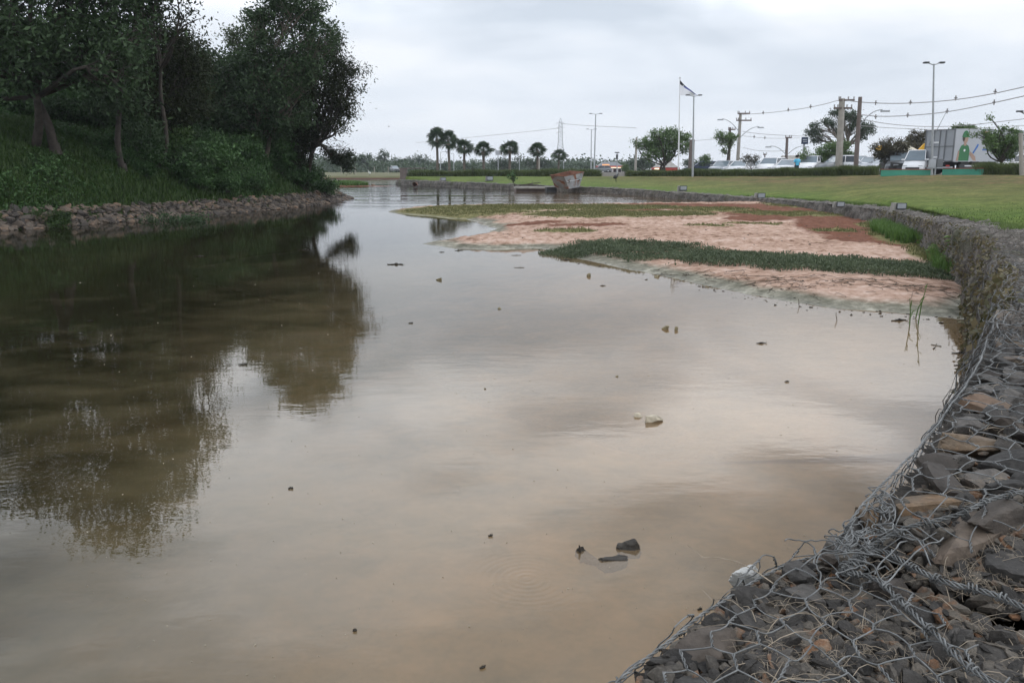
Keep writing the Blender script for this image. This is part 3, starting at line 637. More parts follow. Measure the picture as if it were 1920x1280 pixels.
# near cages
PN = FULL[:i_far0+1].copy()
def edge_frame(pts=PN):
    return pts
def near_d(x, y):
    d, par, side = seg_dist(np.asarray(x, float), np.asarray(y, float), FULL[:i_far0+8]); return np.where(side < 0, d, -d), par
def top_z(x, y):
    x = np.asarray(x, float); y = np.asarray(y, float); d, par, side = seg_dist(x, y, FULL[:i_far0+8])
    z = np.interp(x*.5+y*.85, [1.0, 1.72, 1.98, 2.5], [.85, .872, .955, 1.0])
    return z+0.018*vnoise(x, y, 70, 3.5)+0.02*smooth(d/.25)
def fill_surface(x, y): return top_z(x, y)-0.055-0.02*vnoise(x, y, 71, 7)
m, t, b, o = newmat('cage_rubble_fill')
c = ramp(t, [(0.3, (0.018, 0.016, 0.014)), (0.6, (0.05, 0.042, 0.034)), (0.8, (0.10, 0.075, 0.05))], noise(t, 28, 6, 0.75)); t.links.new(c.outputs[0], b.inputs['Base Color']); b.inputs['Roughness'].default_value = 1
bump(t, b, noise(t, 60, 4, .7), 1.0, .02); M['fill'] = m
pn, sn = dense_path(smooth_path(FULL[:i_far0+6], 1), 0.01, 0.03, 0.1)
seln = pn[:, 1] < 4.6; pn = pn[seln]; sn = sn[seln]
Vn, ncn = wall_loft(pn, sn, 0.5, low=0.075)
# the wires that divide the cages
CAB1 = [(1585,1048),(1640,1010),(1700,1000),(1780,1003),(1860,990),(1960,985),(2100,975)]
CAB2 = [(1590,1050),(1650,1010),(1710,1040),(1780,1075),(1850,1092),(1930,1125),(2060,1160)]
CAB3 = [(1575,1045),(1640,1050),(1690,1095),(1725,1130),(1770,1170),(1812,1215),(1860,1242),(1920,1285),(2000,1350)]
cabw = [[G(u, v, 0.93) for u, v in c_] for c_ in (CAB1, CAB2, CAB3)]
PA = [G(u, v, .88)[:2] for u, v in [(900,1600),(1150,1285),(1350,1128),(1500,1050),(1580,1040)]+CAB3[1:]+[(2060,1600)]]
PBp = [G(u, v, .97)[:2] for u, v in CAB1]+[np.array([3.2, 3.0]), np.array([4.6, 5.4]), np.array([2.9, 5.2])]+[p[:2] for p in near_edge[::-1][:8]]
PAo, PBo = np.array(PA), np.array(PBp)

def near_net(poly, seed, ox, oy, ang, wcell=0.082, a=0.034, bb=0.036, jit=0.008, droop=0.36):
    rg = np.random.default_rng(seed); mb = MB(); pitch = a+bb
    cth, sth = math.cos(ang), math.sin(ang); jd = {}
    def node(i, j, k):
        key = (i, j, k)
        if key not in jd:
            x = (i+(0.5 if j % 2 else 0))*wcell; y = j*pitch+k*a
            x += rg.normal()*jit; y += rg.normal()*jit
            jd[key] = (ox+x*cth-y*sth, oy+x*sth+y*cth, rg.normal()*0.004)
        return jd[key]
    polyx = np.array(poly)
    def place(x, y, dz):
        d, par = near_d(x, y); ins = inside(x, y, polyx); dp = np.maximum(0, -d)
        # outside the front edge: drape down the face
        i0 = np.clip(par.astype(int), 0, i_far0+6); fr_ = par-i0; ex = FULL[i0, 0]*(1-fr_)+FULL[i0+1, 0]*fr_; ey = FULL[i0, 1]*(1-fr_)+FULL[i0+1, 1]*fr_
        z = top_z(np.where(d < 0, ex, x), np.where(d < 0, ey, y))+0.008+dz-dp
        ux = (x-ex)/np.maximum(np.hypot(x-ex, y-ey), 1e-6); uy = (y-ey)/np.maximum(np.hypot(x-ex, y-ey), 1e-6)
        off = 0.015+0.03*smooth(dp/.1)+0.06*smooth(dp/.8)
        px_ = np.where(d < 0, ex+ux*off*smooth(dp/.05), x); py_ = np.where(d < 0, ey+uy*off*smooth(dp/.05), y)
        return np.column_stack([px_, py_, z]), d, ins
    def wire(p, q, twist):
        n = 6 if not twist else 13
        tt_ = np.linspace(0, 1, n); x = p[0]+(q[0]-p[0])*tt_; y = p[1]+(q[1]-p[1])*tt_; dz = p[2]+(q[2]-p[2])*tt_
        P_, d, ins = place(x, y, dz)
        mid_in = ins[n//2] or (-droop < d[n//2] < 0.0)
        if not mid_in: return
        if d[n//2] < 0:  # draped: only below this polygon's own edge
            xi = x[n//2]; yi = y[n//2]; dd_, par_ = near_d(xi, yi); i0 = int(np.clip(par_, 0, i_far0+6)); e0 = FULL[i0, :2]+(FULL[i0+1, :2]-FULL[i0, :2])*(par_-i0)
            inw = e0+(e0-np.array([xi, yi]))/max(1e-6, -float(dd_))*0.06
            if not inside(inw[0], inw[1], polyx): return
        if not twist:
            c_ = rg.normal(size=3)*0.004; P_ = P_+np.sin(tt_*math.pi)[:, None]*c_
            mb.tube(P_, 0.00145, 5, cap=False)
        else:
            T = P_[-1]-P_[0]; T = T/np.linalg.norm(T); A = np.cross(T, [0, 0, 1.0]); A /= np.linalg.norm(A)+1e-9; B_ = np.cross(T, A)
            ph = rg.uniform(0, 6)
            for s_ in (0, math.pi):
                an = ph+s_+tt_*2*math.pi*1.5; mb.tube(P_+0.0019*(np.cos(an)[:, None]*A+np.sin(an)[:, None]*B_), 0.00145, 5, cap=False)
    xs_, ys_ = polyx[:, 0], polyx[:, 1]; ri = int(4.5/wcell)
    for j in range(-70, 75):
        for i in range(-ri, ri):
            q = node(i, j, 0)
            if not (xs_.min()-.45 < q[0] < xs_.max()+.1 and ys_.min()-.45 < q[1] < ys_.max()+.1): continue
            wire(q, node(i, j, 1), True)
            # upper end joins the two lower ends of the next row
            if j % 2: l, r_ = node(i, j+1, 0), node(i+1, j+1, 0)
            else: l, r_ = node(i-1, j+1, 0), node(i, j+1, 0)
            wire(node(i, j, 1), l, False); wire(node(i, j, 1), r_, False)
    return mb
def on_top(pts, dz=0.015):
    pts = np.asarray(pts, float); return np.column_stack([pts[:, 0], pts[:, 1], top_z(pts[:, 0], pts[:, 1])+dz])
def cable(mb, pts, strands_=3, r=0.0035, wr=0.0018, pitch=0.05, wrap=True, seed=0):
    rg = np.random.default_rng(seed); p = smooth_path(pts, 2); ln = np.linalg.norm(np.diff(p, axis=0), axis=1).sum(); n = int(ln/0.006)+4; p = resample(p, n)
    p = p+np.column_stack([vnoise(np.arange(n)*.03, np.zeros(n)+seed, 1), vnoise(np.arange(n)*.03, np.zeros(n)+seed, 2), 0.5*vnoise(np.arange(n)*.05, np.zeros(n), 3)])*0.008
    T = np.gradient(p, axis=0); T /= np.linalg.norm(T, axis=1)[:, None]; A = np.cross(T, [0, 0, 1.]); A /= np.linalg.norm(A, axis=1)[:, None]; B_ = np.cross(T, A)
    s_ = np.linspace(0, ln, n)
    for k in range(strands_):
        an = s_/pitch*2*math.pi+k*2*math.pi/strands_; mb.tube(p+r*(np.cos(an)[:, None]*A+np.sin(an)[:, None]*B_), wr, 5, cap=False)
    if wrap:
        for q in range(int(ln/0.06)):
            i = int((q+rg.uniform(0, .6))*0.06/ln*n); i = min(i, n-8)
            an = np.linspace(0, 2*math.pi*rg.uniform(1.5, 3), 26); rr = 0.0085*rg.uniform(.8, 1.2)
            along = np.linspace(0, 0.02, 26); c0 = p[i]
            mb.tube(c0+along[:, None]*T[i]+rr*(np.cos(an)[:, None]*A[i]+np.sin(an)[:, None]*B_[i]), wr*.95, 5, cap=False)
    return mb
def near_gabion(name, label, poly, seed, cables, rocks_region):
    e0 = empty(name, (float(np.mean(poly[:, 0])), float(np.mean(poly[:, 1])), 0.0), 0, label, 'gabion', 'wire gabion cages beside the camera')
    return e0
gA = empty('gabion_cage', (0.6, 1.2, 0), 0, 'nearest low gabion cage filled with dark stone chips, at the lower right corner', 'gabion')
gB = empty('gabion_cage', (1.9, 2.6, 0), 0, 'raised gabion cage of large dark rocks under hexagonal wire, right of the near water', 'gabion')
for gg, lo, hi in ((gA, -9, 1.72), (gB, 1.72, 9)):
    cols = np.where((pn[:, 1] >= lo-.04) & (pn[:, 1] <= hi))[0]; mb = MB(); Vf = Vn[:15, cols].copy(); Vf[14, :, 2] = fill_surface(Vf[14, :, 0], Vf[14, :, 1])
    mb.add(Vf.reshape(-1, 3), grid_faces(len(cols), 15))
    gx, gy = np.meshgrid(np.arange(-2.4, 4.6, .02), np.arange(-1.2, 4.7, .02)); gd, gp = near_d(gx, gy); gs = gx*.5+gy*.85
    keep = (gd > -.03) & (gd < WD+.1) & ((gs < 1.86) if lo < 0 else (gs >= 1.84)) & (gy > -1.1); gz = fill_surface(gx, gy)
    Fg = grid_faces(gx.shape[1], gx.shape[0]); Fg = Fg[keep.ravel()[Fg].all(1)]; us, inv = np.unique(Fg, return_inverse=True)
    mb.add(np.column_stack([gx.ravel(), gy.ravel(), gz.ravel()])[us], inv.reshape(Fg.shape))
    ob = mb.build('rubble_core', M['fill'], gg, smooth=True, loc=gg.location); ob.location = (0, 0, 0)
o_ = near_net(PAo, 11, 0.62, 1.2, R(-14), jit=0.007).build('wire_mesh', M['wire'], gA, smooth=True, loc=gA.location); o_.location = (0, 0, 0)
o_ = near_net(PBo, 12, 1.9, 2.6, R(-8), wcell=0.088, a=0.04, bb=0.042, jit=0.008).build('wire_mesh', M['wire'], gB, smooth=True, loc=gB.location); o_.location = (0, 0, 0)
mb = MB(); cable(mb, on_top(cabw[2], .02), 3, seed=1)
ed = np.array([G(u, v, .868) for u, v in [(1090,1330),(1150,1283),(1240,1213),(1350,1126),(1430,1076),(1500,1048),(1580,1040)]]); cable(mb, ed, 2, 0.002, 0.0018, 0.04, False, 2)
o_ = mb.build('selvedge_cable', M['wire'], gA, smooth=True, loc=gA.location); o_.location = (0, 0, 0)
mb = MB(); cable(mb, on_top(cabw[0], .03), 3, seed=3); cable(mb, on_top(cabw[1], .02), 4, 0.0045, seed=4)
ed = np.array([G(u, v, z+.015) for u, v, z in near_px[5:]]); cable(mb, ed, 2, 0.002, 0.0018, 0.04, False, 5)
o_ = mb.build('selvedge_cable', M['wire'], gB, smooth=True, loc=gB.location); o_.location = (0, 0, 0)
# tangle of lacing wire where the three cables meet
rg = np.random.default_rng(5); mb = MB()
for k in range(34):
    f0 = rg.uniform(0, 1); c0 = G(1572+95*f0, 1045-75*f0+rg.normal()*8, 0.93+rg.uniform(-.01, .035)); n = 26
    ang = np.cumsum(rg.normal(0.25, .35, n)); st = rg.uniform(.003, .0075); dirx = np.cos(ang)*st; diry = np.sin(ang)*st; dz = rg.normal(size=n)*.0025
    main = np.array([.0025, .0035, 0.0])*rg.uniform(.4, 1.6)*rg.choice([-1, 1])
    p = c0+np.cumsum(np.column_stack([dirx, diry, dz])+main, 0); p[:, 2] = np.maximum(p[:, 2], top_z(p[:, 0], p[:, 1])-.01); mb.tube(smooth_path(p, 1), 0.00145, 5, cap=False)
for (a_, b_) in [((1640,985),(1760,1015)),((1655,1100),(1770,1008)),((1700,1015),(1640,1075)),((1565,1040),(1690,1065)),((1690,1000),(1745,1060)),((1580,1042),(1600,990)),((1570,1035),(1645,925)),((1660,1095),(1590,1050))]:
    p0 = G(*a_, .95); p1 = G(*b_, .95); q = np.linspace(0, 1, 9)[:, None]; pp = p0+(p1-p0)*q+np.sin(q*math.pi)*np.array([0.004, 0.004, .015]); pp += rg.normal(size=pp.shape)*.002; mb.tube(smooth_path(pp, 1), 0.0016, 5)
o_ = mb.build('lacing_wire', M['wire'], gB, smooth=True, loc=gB.location); o_.location = (0, 0, 0)

# big rocks of the near cages, one object each
def put_rock(name, c, dims, rot, label, group, mat, level=3, npl=11, cat='stone'):
    V_, F_ = rock_arr(level, dims, npl, rot); mb = MB(); mb.add(V_, F_); o = mb.build(name, mat); o.location = tuple(float(q) for q in c)
    return tag(o, label, cat, group)
RG = 'dark basalt rocks packed in the near gabion cages'
special = [(1795,1015,.13,.075,.05,(.1,-.1,.35),'large brown flat rock under the twisted cable in the raised cage'),
 (1890,1045,.11,.09,.05,(0,.1,.2),'big smooth grey rock at the right edge below the twisted cable'),
 (1885,960,.14,.06,.045,(.1,.0,.3),'long grey brown slab at the right edge above the twisted cable'),
 (1758,873,.055,.04,.032,(.1,.1,.2),'orange brown block under the wire, middle of the raised cage'),
 (1640,975,.06,.05,.04,(.2,.1,.6),'rounded grey block just behind the wire tangle'),
 (1603,1000,.085,.065,.085,(.3,.2,.3),'tall dark wedge shaped rock at the waterside corner of the raised cage'),
 (1588,1028,.055,.05,.06,(.2,.2,1.),'dark rounded stone low at the waterside beneath the wire tangle'),
 (1815,800,.075,.04,.028,(.05,.0,.15),'flat pale topped slab at the water edge of the raised cage'),
 (1412,1120,.065,.045,.028,(.25,.1,.7),'flat dark slab at the edge of the nearest cage beside the white foam'),
 (1330,1222,.07,.04,.026,(.2,.1,.5),'brown flat slab at the edge of the nearest cage'),
 (1500,1085,.05,.035,.026,(.1,.1,.5),'dark flat stone at the far edge of the nearest cage'),
 (1660,1110,.05,.04,.035,(.1,.1,.4),'rust tinted brown stone between the twisted cables')]
taken = []
for u, v, a, b_, c_, rot, lab in special:
    p = G(u, v, 0.93); z = float(top_z(p[0], p[1])); p = G(u, v, z-0.02); taken.append((p[0], p[1], max(a, b_)))
    put_rock('gabion_rock', (p[0], p[1], z-c_*.75), (a, b_, c_), rot, lab, RG, M['riprap'] if 'brown' in lab or 'orange' in lab else M['basalt'])
rg = np.random.default_rng(21); cnt = 0; mbx = MB()
cand = []
for k in range(9000):
    x = rg.uniform(.5, 3.4); y = rg.uniform(1.5, 4.7)
    cand.append((x, y))
cx_, cy_ = np.array(cand).T; dnear, _ = near_d(cx_, cy_); c1w = np.array([q[:2] for q in cabw[0]])
_, _, sdc = seg_dist(cx_, cy_, c1w)
okc = (dnear > 0.0) & (dnear < .75) & (sdc > 0) & (cx_ < cy_*.68+.15)
for x, y in zip(cx_[okc], cy_[okc]):
    r0 = rg.uniform(.038, .085)
    if near_d(x, y)[0] > r0*.85 and all((x-a)**2+(y-b_)**2 > (0.72*(r0+c_))**2 for a, b_, c_ in taken):
        taken.append((x, y, r0)); z = float(top_z(x, y)); hgt = rg.uniform(.4, .75)*r0
        lab = '%s %s rock in the raised cage, %s%s' % ('large' if r0 > .062 else 'small', 'dark', 'along the water edge' if near_d(x, y)[0] < .16 else ('in the middle strip' if near_d(x, y)[0] < .4 else 'on the inner side'), ', close by' if y < 2.3 else (', half way along' if y < 3.2 else ', at its far end'))
        put_rock('gabion_rock', (x, y, z-hgt*rg.uniform(.75, 1.05)-.005), (r0*rg.uniform(.9, 1.35), r0*rg.uniform(.7, 1.0), hgt), None, lab, RG, M['basalt'] if rg.random() < .93 else M['riprap'], 3 if y < 3.2 else 2, 7); cnt += 1
# rocks down the water face
for k in range(150):
    i = rg.integers(np.argmax(pn[:, 1] > .9), len(pn)-3); p = pn[i]; dT = pn[i+1, :2]-pn[i-1, :2]; dT /= np.linalg.norm(dT); nr = np.array([dT[1], -dT[0]])
    q = rg.uniform(0.02, .98); r0 = rg.uniform(.04, .085)
    z = p[2]-.05-q*(p[2]+.05); oo = 0.0+rg.uniform(-.02, .03)
    if any(abs(z-t_[2])**2+(p[0]-t_[0])**2+(p[1]-t_[1])**2 < (1.1*r0)**2 for t_ in taken if len(t_) == 4): continue
    taken.append((p[0], p[1], z, 1)); xy = p[:2]+nr*(oo+r0*1.0)
    put_rock('gabion_rock', (xy[0], xy[1], z), (r0*1.1, r0*.9, r0*.7), None, 'dark basalt rock packed into the water side face of the near gabion', RG, M['basalt'], 2, 10)
taken = [t_ for t_ in taken if len(t_) == 3]
# stones of middle size in the chip filled cage
for k in range(110):
    u = rg.uniform(1160, 1920); v = rg.uniform(1040, 1290); p = G(u, v, .88); d0, _ = near_d(p[0], p[1])
    if d0 < 0.015 or sdist(p[0], p[1], PBo) > 0: continue
    near_e = d0 < .1; r0 = rg.uniform(.022, .045) if near_e else rg.uniform(.012, .026)
    if any((p[0]-a)**2+(p[1]-b_)**2 < (0.8*(r0+c_))**2 for a, b_, c_ in taken): continue
    taken.append((p[0], p[1], r0)); z = float(top_z(p[0], p[1]))
    put_rock('stone_chip', (p[0], p[1], z-.028+r0*.1), (r0*1.2, r0*.85, r0*.55), None, 'fist sized dark stone among the chips of the nearest gabion cage' if near_e else 'flat grey stone flake on the chips '+('near the bottom edge' if v > 1220 else 'in the middle of the nearest cage' if v > 1130 else 'just below the twisted cables')+(', left part' if u < 1450 else ', centre' if u < 1700 else ', right part'), 'stones among the chips', M['basalt'] if rg.random() < .8 else M['riprap'], 2, 9)
# chips
def chip_field(n, rmin, rmax, level, seed, zo):
    rg = np.random.default_rng(seed); mb = MB(); k = 0
    u = rg.uniform(1120, 2000, n*4); v = rg.uniform(990, 1330, n*4); P_ = np.array([G(a, b_, .88) for a, b_ in zip(u, v)]); d0, _ = near_d(P_[:, 0], P_[:, 1])
    okk = (d0 > 0.012) & (d0 < .9); P_ = P_[okk][:n]; Zt = top_z(P_[:, 0], P_[:, 1])
    for p, z in zip(P_, Zt):
        r0 = rmin+(rmax-rmin)*rg.random()**2; V_, F_ = rock_arr(level, (r0*1.25, r0*.85, r0*.38), 5, (rg.normal()*.5, rg.normal()*.45, rg.uniform(0, 6.28)), rg)
        mb.add(V_+np.array([p[0], p[1], z+zo+rg.uniform(-.012, .012)]), F_)
    return mb
mbc = chip_field(4600, .008, .030, 1, 31, -.034)
tag(mbc.build('gravel', M['chips'], loc=(1, 1.6, .9)), 'dark basalt chips filling the nearest gabion cage', 'gravel', None, 'stuff').location = (1, 1.6, .9)
rg = np.random.default_rng(33); mb = MB(); x = rg.uniform(.6, 3.4, 9000); y = rg.uniform(1.5, 4.6, 9000); d0, _ = near_d(x, y); _, _, sdc = seg_dist(x, y, c1w)
okk = (d0 > 0.01) & (d0 < .8) & (sdc > 0) & (x < y*.68+.1); x, y = x[okk], y[okk]; zt = top_z(x, y)
for a, b_, z in list(zip(x, y, zt))[:2200]:
    r0 = rg.uniform(.008, .024); V_, F_ = rock_arr(1, (r0*1.2, r0*.9, r0*.5), 8, None, rg); mb.add(V_+np.array([a, b_, z-.05+rg.uniform(-.02, .012)]), F_)
tag(mb.build('gravel', M['chips']), 'small stone chips caught between the large rocks of the raised cage', 'gravel', None, 'stuff')
# straw
def straw(n, seed, lmin, lmax, rad, mat, name, label, ur, vr, lift=.012):
    rg = np.random.default_rng(seed); mb = MB(); cl = [(rg.uniform(*ur), rg.uniform(*vr)) for _ in range(18)]
    for k in range(n):
        if rg.random() < .7: c_ = cl[rg.integers(18)]; u, v = c_[0]+rg.normal()*24, c_[1]+rg.normal()*15
        else: u, v = rg.uniform(*ur), rg.uniform(*vr)
        p = G(u, v, .9); d0, _ = near_d(p[0], p[1])
        if d0 < .03 or d0 > .95: continue
        ln = lmin+(lmax-lmin)*rg.random()**2; a = rg.uniform(0, 6.28); n_ = 6; q = np.linspace(0, 1, n_); bend = rg.normal()*.22
        xx = p[0]+np.cos(a+bend*q)*ln*q; yy = p[1]+np.sin(a+bend*q)*ln*q; z = top_z(xx, yy)-.028+np.abs(np.sin(q*3.1+rg.uniform(0, 1)))*lift+q*rg.uniform(0, .02)
        mb.tube(np.column_stack([xx, yy, z]), rad*rg.uniform(.5, 1.2)*np.linspace(1, .4, n_), 4, cap=False)
    return tag(mb.build(name, mat), label, 'straw', None, 'stuff')
straw(850, 41, .02, .07, .0006, M['straw'], 'dry_straw', 'short dry straw scattered over the chips of the nearest cage', (1400, 1930), (1040, 1290))
straw(60, 42, .08, .22, .0011, M['straw'], 'dry_stems', 'long pale dry stems lying across the nearest cage', (1380, 1930), (1030, 1290), .03)
straw(160, 43, .03, .1, .0009, M['straw'], 'dry_straw', 'dry straw caught between the rocks of the raised cage', (1660, 1900), (700, 1000))
#@@NEXT
# ================================================================== VEGETATION
def leaves(Pc, size, rg, aspect=0.45, up=0.3, dirs=None):
    n = len(Pc); d = rg.normal(size=(n, 3)) if dirs is None else dirs+rg.normal(size=(n, 3))*.35
    d[:, 2] -= 0.15; d /= np.linalg.norm(d, axis=1)[:, None]
    nrm = rg.normal(size=(n, 3)); nrm[:, 2] = np.abs(nrm[:, 2])+up; sd_ = np.cross(d, nrm); sd_ /= np.linalg.norm(sd_, axis=1)[:, None]+1e-9
    sz = (size*rg.uniform(.6, 1.4, n))[:, None]
    V = np.stack([Pc-d*sz*.5, Pc+sd_*sz*aspect*.5, Pc+d*sz*.5, Pc-sd_*sz*aspect*.5], 1).reshape(-1, 3)
    return V, np.arange(4*n).reshape(-1, 4)
def crown_points(lobes, nclus, nleaf, csize, rg, flat=0.8):
    wts = np.array([max(l[3]*l[4], .01)**1.0*(l[6] if len(l) > 6 else 1) for l in lobes]); wts = wts/wts.sum(); out = []; tips = []
    for i, l in enumerate(lobes):
        n = max(3, int(nclus*wts[i])); q = rg.normal(size=(n, 3)); q /= np.linalg.norm(q, axis=1)[:, None]
        r = rg.uniform(.45, 1.05, n)[:, None]**.7; c_ = np.array(l[:3])+q*r*np.array(l[3:6]); tips.append(c_)
        p = rg.normal(size=(n, nleaf, 3))*csize*np.array([1, 1, flat])*rg.uniform(.5, 1.3, (n, 1, 1)); out.append((c_[:, None, :]+p).reshape(-1, 3))
    return np.concatenate(out), tips
def limb(mb, a, b_, r0, r1, rg, k=6, wob=.06, n=7):
    a = np.asarray(a, float); b_ = np.asarray(b_, float); q = np.linspace(0, 1, n)[:, None]; ln = np.linalg.norm(b_-a)
    p = a+(b_-a)*q+np.sin(q*math.pi)*rg.normal(size=3)*ln*wob+np.sin(q*2*math.pi)*rg.normal(size=3)*ln*wob*.4
    mb.tube(p, r0+(r1-r0)*np.linspace(0, 1, n), k, cap=False); return p
def tree(name, base, lobes, leafm, barkm, label, cat='tree', group=None, nclus=500, nleaf=28, csize=.28, lsize=.16, tr=.16, seed=0, fork=.45, flat=.8, stems=1, aspect=.45):
    rg = np.random.default_rng(seed); base = np.asarray(base, float); e = empty(name, tuple(base), 0, label, cat, group)
    pts, tips = crown_points(lobes, nclus, nleaf, csize, rg, flat); V, F = leaves(pts, lsize, rg, aspect)
    mb = MB(); mb.add(V-base, F); mb.build('crown', leafm, e)
    mb = MB(); cen = np.mean([l[:3] for l in lobes], 0); zlow = min(l[2]-l[5]*.6 for l in lobes)
    for s_ in range(stems):
        f = base+np.array([rg.normal()*.25, rg.normal()*.25, -.15])*(1 if stems > 1 else .3); f[2] = base[2]-.15
        top = base+(cen-base)*fork; top = top+rg.normal(size=3)*np.array([.4, .4, 0])*(stems > 1)
        tp = limb(mb, f, top, tr, tr*.65, rg, 9, .05)
        mb.tube([f+[0, 0, -.05], f+[0, 0, .12], f+[0, 0, .35]], [tr*1.6, tr*1.25, tr], 9)
    for l, tp_ in zip(lobes, tips):
        c_ = np.array(l[:3]); mid_ = c_-np.array([0, 0, l[5]*.3]); br = limb(mb, top, mid_, tr*.55, tr*.2, rg, 6, .1)
        for t_ in tp_[::max(1, len(tp_)//14)]: limb(mb, br[rg.integers(3, 7)], t_, tr*.14, .008, rg, 4, .08, 5)
    mb.build('trunk', barkm, e, smooth=True, loc=None)
    for ch in e.children:
        if ch.name.startswith('trunk'):
            co = np.empty(len(ch.data.vertices)*3); ch.data.vertices.foreach_get('co', co); co = co.reshape(-1, 3)-base; ch.data.vertices.foreach_set('co', co.ravel())
    return e
def plobes(D, items, depth=1.0, rg=np.random.default_rng(2)):
    out = []
    for it in items:
        u, v, ru, rv = it[:4]; dd = D+(it[4] if len(it) > 4 else rg.uniform(-1, 1)*.6); p = P(u, v, dd); k = dd/FPX
        out.append([p[0], p[1], p[2], ru*k, (ru+rv)/2*k*depth, rv*k])
    return out
def bank_base(u, Y):
    x = (u-960)/FPX*Y*.985; return np.array([x, Y, float(bank_h(np.array([x]), np.array([Y]))[0])])
G1 = 'tall trees on the wooded bank'
tree('broadleaf_tree', bank_base(62, 28.5), plobes(28.5, [(60,40,120,90),(150,90,95,60),(-60,60,100,90),(60,-110,150,90),(190,-60,90,80),(-80,-120,120,90),(20,130,70,35),(215,140,45,45),(-150,140,60,60),(120,-210,120,70),(245,60,45,50)]), M['leafA'], M['bark'],
     'big grey green tree with forked leaning trunk at the left edge of the bank', 'tree', G1, 900, 30, .34, .19, .17, 1, .38, stems=2)
tree('broadleaf_tree', bank_base(235, 31), plobes(31, [(170,20,70,50),(245,-40,45,60),(215,95,60,50),(230,170,50,50),(250,10,35,40),(120,60,60,40),(200,-140,90,70),(300,-60,50,40)]), M['leafA'], M['bark'],
     'slim dark trunked tree with drooping grey green leaves, right of the forked tree', 'tree', G1, 480, 28, .3, .18, .13, 2, .45)
tree('evergreen_tree', bank_base(318, 35), plobes(35, [(310,110,60,55),(340,95,45,45),(330,180,65,60),(355,140,40,50),(285,70,35,40),(300,210,60,40),(270,140,40,60)]), M['leafD'], M['bark'],
     'dense round dark brownish tree in the middle of the bank', 'tree', G1, 650, 34, .22, .13, .15, 3, .5)
tree('broadleaf_tree', bank_base(300, 33), plobes(33, [(290,8,35,14),(340,40,26,16),(370,30,14,20),(300,30,40,18),(330,-20,30,20),(260,20,20,20),(250,-10,30,30)]), M['leafB'], M['bark'],
     'thin open topped tree rising above the dense round dark tree', 'tree', G1, 60, 24, .24, .15, .09, 4, .62)
tree('broadleaf_tree', bank_base(412, 40), plobes(40, [(395,145,40,45),(430,125,28,26),(420,200,45,50),(380,210,40,40),(455,150,25,35),(400,110,18,16),(440,240,40,30)]), M['leafA'], M['bark'],
     'lower grey green tree filling the gap between the round tree and the tallest tree', 'tree', G1, 420, 28, .28, .17, .12, 5, .5)
T5 = tree('broadleaf_tree', bank_base(497, 40.5), plobes(39.6, [(530,35,55,20),(490,32,30,16),(560,12,55,16),(515,82,55,26),(592,48,38,20),(475,108,32,22),(548,132,55,30),(500,160,50,40),(610,70,25,28),(480,205,50,40),(540,205,45,45),(510,-15,30,18),(545,-18,35,14),(500,235,40,30),(580,110,40,30)]), M['leafA'], M['palebark'],
     'tallest tree of the bank with a pale trunk and layered grey green crown', 'tree', G1, 640, 40, .22, .15, .14, 6, .3)
tree('broadleaf_tree', bank_base(462, 42), plobes(42, [(440,66,20,18),(455,80,24,20),(465,55,20,18),(485,75,25,22),(450,100,20,10)]), M['leafC'], M['bark'],
     'slender tree with pale yellow green leaves behind the left side of the tallest crown', 'tree', G1, 90, 26, .22, .15, .07, 7, .7)
T6 = tree('vine_clad_tree', bank_base(575, 43.5), plobes(43, [(640,170,22,38),(625,130,38,22),(595,105,45,28),(610,80,35,20),(600,165,45,32),(640,210,20,28),(628,235,16,14),(575,228,38,36),(555,268,32,34),(588,238,20,18),(650,190,12,35),(620,190,20,20),(550,295,28,26),(530,270,40,40)]), M['leafD'], M['bark'],
     'dark vine covered tree leaning over the water at the right end of the bank', 'tree', G1, 750, 34, .22, .13, .15, 8, .5)
e = T6; base = np.array(e.location)
rg = np.random.default_rng(15); mb = MB()
bpts = [P(u, v, 43.0) for u, v in [(575,262),(600,268),(615,285),(630,296),(645,304),(655,306)]]; mb.tube(smooth_path(np.array(bpts), 2)-base, np.linspace(.09, .03, len(smooth_path(np.array(bpts), 2))), 6)
for k in range(60):
    p = P(rg.uniform(600, 662), rg.uniform(268, 300), 43.0+rg.normal()*.4); q = P(rg.uniform(596, 660), rg.uniform(270, 312), 43.0); limb(mb, p-base, q-base, .008, .004, rg, 3, .15, 5)
mb.build('drooping_bough', M['bark'], e)
lob = plobes(43.0, [(622,290,9,7),(634,298,10,8),(645,300,10,12),(655,300,9,14),(612,280,6,6),(652,315,6,8)]); pts, _ = crown_points(lob, 110, 30, .13, rg); V, F = leaves(pts, .11, rg); mb = MB(); mb.add(V-base, F)
lob = plobes(43.0, [(672,150,20,28),(684,130,10,14),(665,205,10,25),(660,120,20,16),(640,240,14,10),(655,288,14,10),(640,282,10,8),(610,265,12,12),(598,290,6,12)]); pts, _ = crown_points(lob, 75, 12, .2, rg); V, F = leaves(pts, .13, rg); mb.add(V-base, F)
mb.build('hanging_vines', M['leafB'], e)
mb = MB()
for k in range(22):
    p = P(rg.uniform(600, 640), rg.uniform(110, 230), 43.0); q = P(rg.uniform(655, 690), rg.uniform(110, 230), 43.0); limb(mb, p-base, q-base, .025, .006, rg, 4, .12, 6)
mb.build('open_twigs', M['bark'], e)
